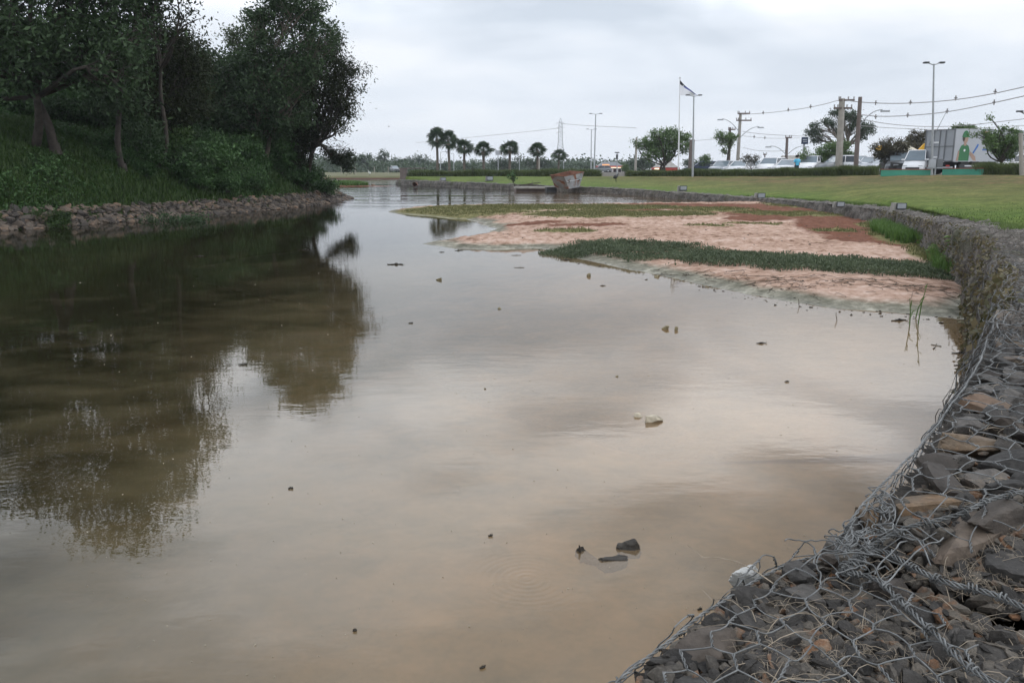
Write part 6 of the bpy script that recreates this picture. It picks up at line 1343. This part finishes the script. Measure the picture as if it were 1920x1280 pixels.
mb.build('trousers', M['navy'], e, True); mb = MB(); V_, F_ = rock_arr(2, (.115, .125, .10), 0, (0, 0, 0)); mb.add(V_+[0, .02, 1.68], F_); mb.build('hair', M['black'], e, True)
# ---- truck trailer
wv_ = np.array([.47, .883]); rv = np.array([.883, -.47]); al = R(40)
C0 = P(1787, 303, 60); rdir = -rv*math.cos(al)+wv_*math.sin(al); sdir = rv*math.sin(al)+wv_*math.cos(al)
gz0 = at(1787, 60)[2]; e = empty('box_truck', (C0[0], C0[1], gz0), math.atan2(sdir[1], sdir[0]), 'white box truck with a printed worker in a green helmet on its side', 'truck')
# local frame: +x along the side (away), +y along the rear edge (to the left)
zb_, zt_ = C0[2]-gz0, zt(241.5, 60)-gz0; Lx, Wy = 7.2, 2.5
mb = MB(); mb.box((Lx/2, Wy/2, (zb_+zt_)/2), (Lx, Wy, zt_-zb_)); mb.build('cargo_box', M['box'], e)
mb = MB(); mb.box((-.02, Wy/2, (zb_+zt_)/2), (.06, Wy-.06, zt_-zb_-.06)); rr_ = mb.build('rear_doors', M['boxgrey'], e)
mb = MB()
for yy_ in (.04, Wy*.5, Wy-.04): mb.box((-.07, yy_, (zb_+zt_)/2), (.05, .07, zt_-zb_))
for zq in (zb_+.04, zb_+(zt_-zb_)*.47, zt_-.05): mb.box((-.075, Wy/2, zq), (.04, Wy, .07))
for yy_ in (Wy*.3, Wy*.7): mb.tube([[-.1, yy_, zb_+.1], [-.1, yy_, zt_-.1]], .025, 6)
mb.build('door_bars', M['grey'], rr_)
mb = MB(); mb.box((-.08, Wy*.62, zb_+.32), (.02, .5, .1)); mb.box((-.08, Wy*.6, zb_+1.35), (.02, .45, .12)); mb.build('door_labels', M['white'], rr_)
mb = MB(); mb.box((Lx/2, Wy/2, zb_-.14), (Lx-.3, 1.0, .22)); mb.box((2.0, .06, zb_-.45), (2.6, .06, .5)); mb.build('chassis', M['dark'], e)
mb = MB(); mb.box((-.05, Wy/2, zb_-.42), (.12, Wy, .14)); mb.build('bumper', M['silver'], e)
for yy_ in (.3, Wy-.3): mb = MB(); mb.box((-.13, yy_, zb_-.3), (.05, .28, .12)); mb.build('tail_light', M['red'], e)
mb = MB(); mb.box((1.9, .015, zb_-.3), (1.4, .03, .08)); mb.build('side_stripe', M['white'], e)
for xx_ in (1.2, 2.3, 6.2):
    for yy_ in (.18, Wy-.18): mb = MB(); mb.tube([[xx_, yy_-.14, .5], [xx_, yy_+.14, .5]], .5, 16); mb.build('wheel', M['black'], e)
mb = MB(); mb.box((Lx+1.0, Wy/2, 1.55), (1.7, 2.3, 2.0), taper=.9); mb.build('cab', M['white'], e)
def sideprint(name, poly, mat, d=.008):
    p = np.array([[.1+a*.68, -d, b_] for a, b_ in poly]); q = p+[0, d*.8, 0]; n_ = len(p); mb = MB(); mb.polys(np.concatenate([p, q]), [list(range(n_)), list(range(n_, 2*n_))[::-1]]+[[i, (i+1) % n_, n_+(i+1) % n_, n_+i] for i in range(n_)]); return mb.build(name, mat, e)
def ell(cx_, cz_, rx_, rz_, a0=0, a1=360, n_=18): return [(cx_+rx_*math.cos(R(a0+(a1-a0)*k/(n_-1 if a1-a0 < 360 else n_))), cz_+rz_*math.sin(R(a0+(a1-a0)*k/(n_-1 if a1-a0 < 360 else n_)))) for k in range(n_)]
z1 = zb_
sideprint('printed_torso', [(.55, z1+.05), (2.0, z1+.05), (2.05, z1+.75), (1.85, z1+1.08), (1.5, z1+1.2), (1.1, z1+1.2), (.75, z1+1.08), (.55, z1+.8)], M['green'])
sideprint('printed_arm', [(.2, z1+.05), (.5, z1+.05), (.62, z1+.7), (.42, z1+.78)], M['skin']); sideprint('printed_arm', [(2.0, z1+.5), (2.15, z1+.72), (2.95, z1+.35), (3.1, z1+.05), (2.7, z1+.08)], M['skin'])
sideprint('printed_neck', [(1.12, z1+1.1), (1.5, z1+1.1), (1.48, z1+1.4), (1.15, z1+1.4)], M['skin'], .01); sideprint('printed_face', ell(1.32, z1+1.6, .36, .34), M['skin'], .013)
sideprint('printed_hair', ell(1.05, z1+1.62, .18, .22), M['twig'], .015); sideprint('printed_helmet', ell(1.3, z1+1.72, .47, .42, 0, 180)+[(1.95, z1+1.7), (1.3, z1+1.66)][1:], M['green'], .018); sideprint('helmet_brim', [(.8, z1+1.68), (1.95, z1+1.68), (1.9, z1+1.76), (.8, z1+1.76)], M['green'], .02)
sideprint('printed_emblem', ell(1.3, z1+.78, .13, .09), M['white'], .012)
sideprint('printed_tool', [(2.5, z1+.62), (2.62, z1+.56), (3.15, z1+1.0), (3.3, z1+1.2), (3.1, z1+1.22), (2.95, z1+1.05)], M['blue'], .02)
for (a, b_, w_, h_, mt) in [(3.9, .78, .95, .12, 'blue'), (4.95, .76, .45, .16, 'green'), (4.0, 1.3, 1.2, .16, 'grey'), (4.0, 1.52, .9, .12, 'grey'), (3.9, 1.95, 1.0, .16, 'orange'), (4.0, 2.18, 1.3, .13, 'grey')]:
    k_ = 0
    while k_ < int(w_/.13): sideprint('lettering', [(a+k_*.13, z1+b_), (a+k_*.13+.09, z1+b_), (a+k_*.13+.09, z1+b_+h_), (a+k_*.13, z1+b_+h_)], M[mt], .01); k_ += 1 if k_ % 4 else 1
# ---- teal walls, meter post
def low_wall(u0, u1, D0, D1, v1, label):
    a = np.array(at(u0, D0)); b_ = np.array(at(u1, D1)); d = (b_-a)[:2]; L_ = np.linalg.norm(d); c_ = (a+b_)/2; e = empty('low_wall', (c_[0], c_[1], c_[2]), math.atan2(d[1], d[0]), label, 'wall'); h_ = (318-v1)*0+.36
    mb = MB(); mb.box((0, 0, h_/2-.1), (L_, .22, h_+.2)); mb.build('wall_face', M['teal'], e); mb = MB(); mb.box((0, 0, h_+.03), (L_+.06, .28, .05)); mb.build('coping', M['brick'], e)
low_wall(1652, 1745, 55.3, 53.6, 318, 'long low teal green wall with red coping left of the lamp post'); low_wall(1768, 1868, 53.0, 50.5, 316, 'long low teal green wall with red coping below the truck')
x, y, z = at(1753, 53); e = empty('meter_box', (x, y, z), 0, 'grey meter boxes on a post in the gap of the teal walls', 'meter box'); mb = MB(); mb.tube([[0, 0, 0], [0, 0, .9]], .05, 8); mb.build('post', M['steel'], e)
for k in (-.24, .2): mb = MB(); mb.box((k, 0, .72), (.36, .22, .5)); mb.build('box', M['silver'] if k < 0 else M['grey'], e)
mb = MB(); mb.box((0, 0, .42), (1.0, .2, .05)); mb.build('shelf', M['steel'], e)
x, y, z = at(1917, 46); mb = MB(); mb.tube([[x, y, z-.1], [P(1919, 206, 46)[0], y, zt(250, 46)]], [.12, .10], 10); e = empty('lamp_post', (x, y, z), 0, 'pale post at the very right edge with a small lamp head', 'lamp post'); local(mb, 'pole', M['polecon'], e); mb = MB(); q = P(1912, 209, 46); mb.tube([P(1922, 214, 46), q], .03, 6); mb.box(q, (.3, .2, .08)); local(mb, 'lamp_head', M['dark'], e)
x, y, z = at(1745, 58); mb = MB(); mb.tube([[x-.3, y, z+2], P(1778, 203, 56)], [.03, .012], 6); tag(mb.build('antenna', M['steel'], loc=(x, y, z+2)), 'thin slanted antenna mast rising over the truck', 'antenna')
# ---- tents and yellow canopy
def tent(u, D, w_, h_, hz_, mat, label, name='tent'):
    x, y, z = at(u, D); e = empty(name, (x, y, z), .3, label, 'tent'); mb = MB(); n_ = 8; V_ = []
    for j, t_ in enumerate(np.linspace(0, 1, 6)):
        r_ = w_*(1-t_)**1.25/2+.02; zz = hz_+h_*t_
        V_ += [[-r_, -r_, zz], [r_, -r_, zz], [r_, r_, zz], [-r_, r_, zz]]
    F_ = [[j*4+i, j*4+(i+1) % 4, j*4+4+(i+1) % 4, j*4+4+i] for j in range(5) for i in range(4)]; mb.add(V_, F_); mb.build('canopy', mat, e)
    for sx_ in (-1, 1):
        for sy_ in (-1, 1): mb = MB(); mb.tube([[sx_*w_/2*.97, sy_*w_/2*.97, 0], [sx_*w_/2*.97, sy_*w_/2*.97, hz_]], .04, 6); mb.build('pole', M['steel'], e)
    return e
tent(1689, 72, 3.2, 1.3, 1.45, M['cream'], 'pale pyramid tent with a pointed roof behind the parked cars'); tent(1668, 82, 3.0, 1.2, 1.6, M['white'], 'white tent edge behind the brownish tree')
x, y, z = at(1726, 71); e = empty('yellow_canopy', (x, y, z), -.2, 'bright yellow angular canopy glowing through the dark tree beside the truck', 'canopy')
for k, pl in enumerate([[(-2.6, .8), (2.4, .8), (2.4, 2.6), (.6, 3.1), (-1.4, 1.9)], [(-.6, 2.9), (.2, 3.9), (1.4, 3.5), (2.6, 4.4), (2.7, 3.6), (.9, 2.9)], [(-3.0, 2.2), (-1.6, 2.0), (-1.7, 2.8), (-2.4, 3.2)]]):
    n_ = len(pl); A = np.array([[a, 0, b_] for a, b_ in pl]); B_ = A+[0, 1.6, -.3]; MB().polys(np.concatenate([A, B_])*[.62, .62, .66], [list(range(n_)), list(range(n_, 2*n_))[::-1]]+[[i, (i+1) % n_, n_+(i+1) % n_, n_+i] for i in range(n_)]).build('panel', M['yellow'], e)
x, y, z = at(1651, 88); e = empty('yellow_canopy', (x, y, z), .1, 'small yellow canopy edge left of the pale pyramid tent', 'canopy'); MB().polys(np.array([[-.2,0,2.9],[1.8,0,1.9],[1.9,0,1.6],[-.3,0,2.4],[-.2,1,2.9],[1.8,1,1.9],[1.9,1,1.6],[-.3,1,2.4]], float), [[0,1,2,3],[4,5,6,7],[0,1,5,4],[3,2,6,7],[0,3,7,4],[1,2,6,5]]).build('panel', M['yellow'], e)
for sx_ in (0, 1.5): mb = MB(); mb.tube([[sx_, .5, 0], [sx_, .5, 2.0]], .04, 6); mb.build('pole', M['steel'], e)
# ---- far corner post, islet
x, y, z = at(757, 97); e = empty('gabion_pillar', (x, y, .5), 0, 'brown square stone pillar at the far corner of the lawn', 'pillar'); mb = MB(); mb.box((0, 0, .55), (.75, .9, 1.5)); mb.build('pillar_body', M['polewood'], e); mb = MB(); mb.box((0, 0, 1.33), (1.0, 1.0, .12)); mb.build('cap', M['polewood'], e)
mb = MB(); mb.box((x+1.3, y+.5, 1.85), (2.4, .12, .1)); tag(mb.build('rail', M['polewood'], loc=(x, y, 1.8)), 'short brown rail beside the far corner pillar', 'rail')
rg = np.random.default_rng(400); ctr = G(655, 349, 0); gx_, gy_ = np.meshgrid(np.linspace(-3.4, 5.5, 60), np.linspace(-2.5, 2.5, 30)); hgt = .28*np.clip(1-((gx_+.3)/2.6)**2-(gy_/1.6)**2, -.6, 1)+.05*np.clip(1-((gx_-2.2)/3.2)**2-(gy_/.7)**2, -1, 1)*0+.03*vnoise(gx_, gy_, 401, 1.5); hgt = np.maximum(hgt, .045*np.clip(1-((gx_-2.4)/2.8)**2-(gy_/.5)**2, -3, 1)-.0)
mb = MB(); mb.add(np.column_stack([(gx_+ctr[0]).ravel(), (gy_+ctr[1]).ravel(), hgt.ravel()]), grid_faces(60, 30)); tag(mb.build('islet', M['mudplain'] if 'mudplain' in M else M['rust'], smooth=True), kind='structure')
xx_, yy_ = rg.uniform(-2.5, 2.0, 9000), rg.uniform(-1.5, 1.5, 9000); ok = ((xx_+.3)/2.3)**2+(yy_/1.4)**2 < 1; xx_, yy_ = xx_[ok], yy_[ok]
grass_obj('islet_grass', M['grassclump'], xx_+ctr[0], yy_+ctr[1], .26*np.clip(1-((xx_+.3)/2.6)**2-(yy_/1.6)**2, 0, 1), .15, .42, .05, rg, 'green grass covering the low islet in the channel')
p = G(701, 347.5, 0); mb = MB(); V_, F_ = rock_arr(1, (.3, .2, .16), 8); mb.add(V_+p, F_); tag(mb.build('rock', M['basalt'], loc=tuple(p)), 'small dark rock on the spit right of the islet', 'rock')
x = (692-960)/FPX*157*.98; e = empty('white_bird', (x, 157.6, .55), 2.6, 'white egret standing at the edge of the far shore', 'bird'); q = np.linspace(0, 1, 9); mb = MB(); mb.tube(np.column_stack([-.3+.6*q, 0*q, .55+.2*q]), [.02, .12, .17, .19, .18, .15, .1, .07, .05], 9); mb.tube([[.25, 0, .72], [.38, 0, .95], [.34, 0, 1.15], [.46, 0, 1.2]], [.06, .04, .035, .05], 7); mb.build('body', M['egret'], e, True)
for s_ in (-.06, .06):
    mb = MB(); mb.tube([[0, s_, .55], [.02, s_, -.05]], .015, 5); mb.build('leg', M['dark'], e)
e.scale = (.9,)*3
# ================================================================== THINGS IN THE WATER
def wrock(u, v, wpx, hpx, label, mat, seed, dep=.6, name='stone', lv=2):
    p = G(u, v, 0); D = p[1]; k = D/FPX; rgx = np.random.default_rng(seed); V_, F_ = rock_arr(lv, (wpx*k/2, wpx*k/2*dep, hpx*k*.9), 9, (0, rgx.normal()*.1, rgx.uniform(-.3, .3)), rgx); mb = MB(); mb.add(V_, F_); o = mb.build(name, mat); o.location = (p[0], p[1], hpx*k*.12); return tag(o, label, 'stone', 'stones in the shallow water')
wrock(1228, 790, 42, 12, 'largest pale stone breaking the water in mid pond', M['palerock'], 1, .5, lv=3); wrock(1198, 781, 20, 7, 'small pale stone touching the left of the largest pale stone', M['palerock'], 2)
wrock(1247, 617, 14, 8, 'mossy stone, left of the pair in the water', M['wetrock'], 3); wrock(1268, 619, 9, 7, 'mossy pale tipped stone, right of the pair in the water', M['wetrock'], 4)
wrock(822, 525, 13, 5, 'dark mossy stone alone in the open water, left', M['wetrock'], 5); wrock(936, 579, 9, 4, 'small dark stone in the open water below the mud point', M['wetrock'], 6); wrock(1103, 518, 9, 6, 'mossy round stone in the water close to the marsh band', M['wetrock'], 7); wrock(1232, 519, 14, 5, 'dark stone lying on the wet mud edge', M['wetrock'], 8); wrock(1525, 549, 13, 6, 'dark lump on the wet mud edge, right', M['wetrock'], 9); wrock(1493, 560, 16, 5, 'dark flat lump where the right mud edge meets the water', M['wetrock'], 10)
wrock(1157, 706, 6, 3, 'tiny dark stone above the pale stones', M['wetrock'], 11); wrock(910, 729, 5, 3, 'tiny dark stone in mid pond', M['wetrock'], 12)
p = G(1562, 560, .06); V_, F_ = rock_arr(2, (.11, .07, .025), 6); mb = MB(); mb.add(V_, F_); o = mb.build('white_scrap', M['foam']); o.location = (p[0], p[1], float(mud_z(p[0], p[1]))+.02); tag(o, 'white scrap of foam on the wet mud edge', 'litter')
# floating bits: leaves, twigs
def debris(u, v, ln_px, ang, label, kind='twig', seed=0, up=0.0):
    p = G(u, v, 0); k = p[1]/FPX; L_ = ln_px*k; rgx = np.random.default_rng(seed); mb = MB(); q = np.linspace(-.5, .5, 7)[:, None]; d = np.array([math.cos(ang), math.sin(ang)*1.0, up])
    pts = q*L_*d+rgx.normal(size=(7, 3))*L_*.03; pts[:, 2] = np.abs(pts[:, 2])*.4+.004 if up == 0 else pts[:, 2]+L_*.4
    if kind == 'twig': mb.tube(smooth_path(pts, 1), max(.004, L_*.02), 5); mb.tube([pts[3], pts[3]+np.array([L_*.14, L_*.1, .012+L_*.04])], max(.003, L_*.014), 4)
    else:
        w_ = L_*.16; s2 = np.array([-d[1], d[0], 0])*w_; mb.tube(pts, max(.004, L_*.03), 5)
        for j in range(5): a = pts[j+1]; mb.add([a, a+s2*(1 if j % 2 else -1)+d*w_*.6+[0, 0, .01], a+d*w_*1.8, a-s2*.2], [[0,1,2,3]])
        mb.add(rock_arr(1, (L_*.16, L_*.12, L_*.09), 6, None, rgx)[0]+pts[3]+[0, 0, .004], ICO[1][1])
    o = mb.build('floating_twig' if kind == 'twig' else 'floating_weed', M['twig'] if kind == 'twig' else M['wood']); o.location = tuple(p); return tag(o, label, 'twig' if kind == 'twig' else 'weed', 'bits floating in the pond')
for a in [(1685,601,34,.3,'long brown weed strand floating near the right shore, left of the reeds','weed',1),(1755,648,20,2.2,'upper arm of the bent brown twig near the right wall','twig',2),(1751,653,18,.9,'lower arm of the bent brown twig near the right wall','twig',3),(1803,663,34,-.3,'olive leaf strand touching the reflection of the wall','weed',4),(1803,685,30,.05,'dark curled leaf cluster floating by the wall reflection','weed',5),
    (1427,644,20,.2,'pale film of weed in the open water, right','weed',6),(974,502,20,.1,'flat dark twig left of the marsh band','twig',7),(742,496,28,.0,'thin row of weed scraps in the open water, far left','weed',8),(860,470,14,.3,'dark forked lump in the lagoon mouth','weed',9),(828,473,9,.1,'small dark lump left of the forked lump','weed',10),(968,479,18,.2,'dark curled twig off the mud point','twig',11),(1240,516,18,.4,'dark upright twig cluster on the mud edge','weed',12),
    (1568,601,12,1.5,'small upright dark stick in the water below the white scrap','twig',13,1.6),(1498,575,12,1.5,'short dark stick at the right mud edge','twig',14,1.4),(1258,530,9,1.5,'thin stick by the mud edge, centre','twig',15,1.5),(1062,488,20,.1,'flat brown leaf near the left end of the marsh band','weed',16),(1130,536,10,.2,'tiny weed scrap below the marsh band','weed',17),(770,606,0.1+8,.2,'tiny scrap in the left open water','weed',18),(1475,716,8,.1,'faint scrap in the right open water','weed',19),(571,469,24,.05,'floating weed scrap in the tree reflection','weed',20),(374,481,20,.1,'pale weed scrap in the dark reflection, middle','weed',21),(170,602,10,.1,'tiny leaf in the dark reflection, left','weed',22),(455,684,16,.3,'leaf scrap at the edge of the tall tree reflection','weed',23),(1682,577,16,.1,'dark leaf at the right mud edge','weed',24),
    (905,1252,12,.6,'black fleck near the bottom edge of the pond','weed',25),(920,1005,8,.2,'black fleck above the ripple rings','weed',26),(665,1183,9,.1,'black fleck in the lower left water','weed',27),(545,916,9,.1,'black fleck left of centre','weed',28),(1312,1143,9,.4,'black fleck beside the nearest gabion cage','weed',29)]: debris(*a)
rg = np.random.default_rng(410); mb = MB()
for k in range(260):
    u, v = rg.uniform(150, 1750), rg.uniform(480, 1270); p = G(u, v, 0); d0, _ = near_d(p[0], p[1])
    if d0 > -.1: continue
    r0 = p[1]/FPX*rg.uniform(.5, 1.6); V_, F_ = rock_arr(0, (r0, r0, .003), 3); mb.add(V_+p+[0, 0, .001], F_)
tag(mb.build('floating_specks', M['palerock']), 'pale specks of foam and pollen floating on the pond', 'specks', None, 'stuff')
# sunken wood near the cage
def sunken(u, v, dims, rot, label, z, seed):
    p = G(u, v, z); rgx = np.random.default_rng(seed); V_, F_ = rock_arr(3, dims, 14, rot, rgx); V_ = V_+np.column_stack([vnoise(V_[:, 0], V_[:, 1], 5, 18), vnoise(V_[:, 1], V_[:, 2], 6, 18), vnoise(V_[:, 0], V_[:, 2], 7, 14)])*.025; mb = MB(); mb.add(V_, F_); o = mb.build('sunken_wood', M['wood']); o.location = tuple(p); return tag(o, label, 'driftwood', 'waterlogged wood near the cage')
sunken(1178, 1035, (.06, .04, .05), (.2, -.45, .35), 'waterlogged stump whose pale broken end pokes out, right piece', -.024, 5)
sunken(1106, 1040, (.065, .03, .035), (.1, .35, -.3), 'dark sunken branch left of the broken stump', -.018, 6)
sunken(1140, 1056, (.10, .05, .035), (0, 0, .1), 'dark sunken mass joining the stump and the branch under water', -.021, 7)
p = G(1086, 1035, 0); mb = MB(); mb.tube([p+[.01, 0, -.05], p+[.003, 0, .01], p+[0, .0, .035]], [.008, .006, .003], 5); tag(mb.build('twig_stub', M['wood'], loc=tuple(p)), 'thin twig stub sticking up left of the sunken wood', 'twig')
# reeds
for k, (u, v, hpx, ln, lab) in enumerate([(1721, 638, 78, .06, 'taller green reed stem with a leaf node, near the right shore'), (1706, 640, 52, -.03, 'shorter pale reed stem beside the taller one'), (1716, 625, 40, .09, 'slanting broken reed stem between the other two')]):
    p = G(u, v-30, 0); kk = p[1]/FPX; H_ = hpx*kk*1.0; e = empty('reed', tuple(p), 0, lab, 'reed', 'reeds near the right shore'); mb = MB(); mb.tube([[0, 0, -.05], [ln*.3, 0, H_*.5], [ln, 0, H_]], [.007, .006, .003], 5); mb.build('stem', M['grassclump'], e)
    for j in range(4): a = np.array([ln*.3*(j/2), 0, H_*(.25+.2*j)]); dr = rg.normal(size=3)*.05+[0, 0, .07]; mb = MB(); mb.add([a, a+dr*.5+[.008, 0, 0], a+dr, a+dr*.5-[.008, 0, 0]], [[0,1,2,3]]); mb.build('leaf', M['broad'], e)
# foam block behind the wire
p = G(1404, 1094, .80); e = empty('foam_block', (p[0], p[1], p[2]-.03), -.3, 'white foam carton with yellow stained base wedged behind the wire edge', 'litter'); mb = MB(); V_, F_ = rock_arr(3, (.034, .028, .044), 3, (0, 0, 0), np.random.default_rng(8)); mb.add(V_+[0, 0, .035], F_); mb.build('block', M['foam'], e); mb = MB(); V_, F_ = rock_arr(3, (.037, .031, .028), 4, (0, 0, 0), np.random.default_rng(9)); mb.add(V_+[0, 0, -.012], F_); mb.build('stained_base', M['foamdirty'], e); e.rotation_euler = (.2, -.25, -.5); e.scale = (.95,)*3
# broad leaved weed by the wall
rg = np.random.default_rng(420)
def weedplant(u, v, zb, h, n_, ls, label, seed):
    rgx = np.random.default_rng(seed); p = G(u, v, zb); e = empty('broadleaf_weed', tuple(p), 0, label, 'weed'); mb = MB(); mb.tube([[0, 0, -.1], [.02, -.02, h*.5], [-.02, 0, h]], [.012, .009, .005], 6); mb.build('stem', M['broad'], e); mb = MB()
    for k in range(n_):
        a = k*2.4; z_ = h*(.25+.75*k/n_); d = np.array([math.cos(a), math.sin(a), .25]); d /= np.linalg.norm(d); s2 = np.cross(d, [0, 0, 1.]); L_ = ls*rgx.uniform(.7, 1.2); b0 = np.array([0, 0, z_])
        q = [b0, b0+d*L_*.35+s2*L_*.2+[0, 0, .02], b0+d*L_*.7+s2*L_*.16, b0+d*L_-[0, 0, L_*.25], b0+d*L_*.7-s2*L_*.16, b0+d*L_*.35-s2*L_*.2+[0, 0, .02]]; mb.polys(np.array(q), [[0,1,2,3],[0,3,4,5]])
    mb.build('leaves', M['broad'], e)
weedplant(1783, 508, .12, .55, 18, .2, 'bright broad leaved weed growing against the gabion wall', 1); weedplant(1745, 488, .15, .28, 9, .13, 'small pale leaved weed with a white bloom beside the tall one', 2)
# weeds hanging at the foot of the wall
x0_ = []; 
for k in range(26000):
    i = int(rg.integers(0, len(pf)-2)); 
    if pf[i, 1] > 24 or pf[i, 1] < 4.2: continue
    c_ = int(rg.integers(2, 17)); 
    if rg.random() < .55+1.1*vnoise(np.array(pf[i, 1]), np.array(c_*.3), 425, .9): x0_.append(VW[c_, i]+rg.normal(size=3)*.03+[-.03, -.02, 0])
if x0_:
    V_, F_ = leaves(np.array(x0_), .05, rg, .6); mb = MB(); mb.add(V_, F_); o_ = mb.build('clinging_leaves', M['leafD2'] if 'leafD2' in M else M['marsh'], gw, loc=gw.location); o_.location = (0, 0, 0); tag(o_, kind='stuff')
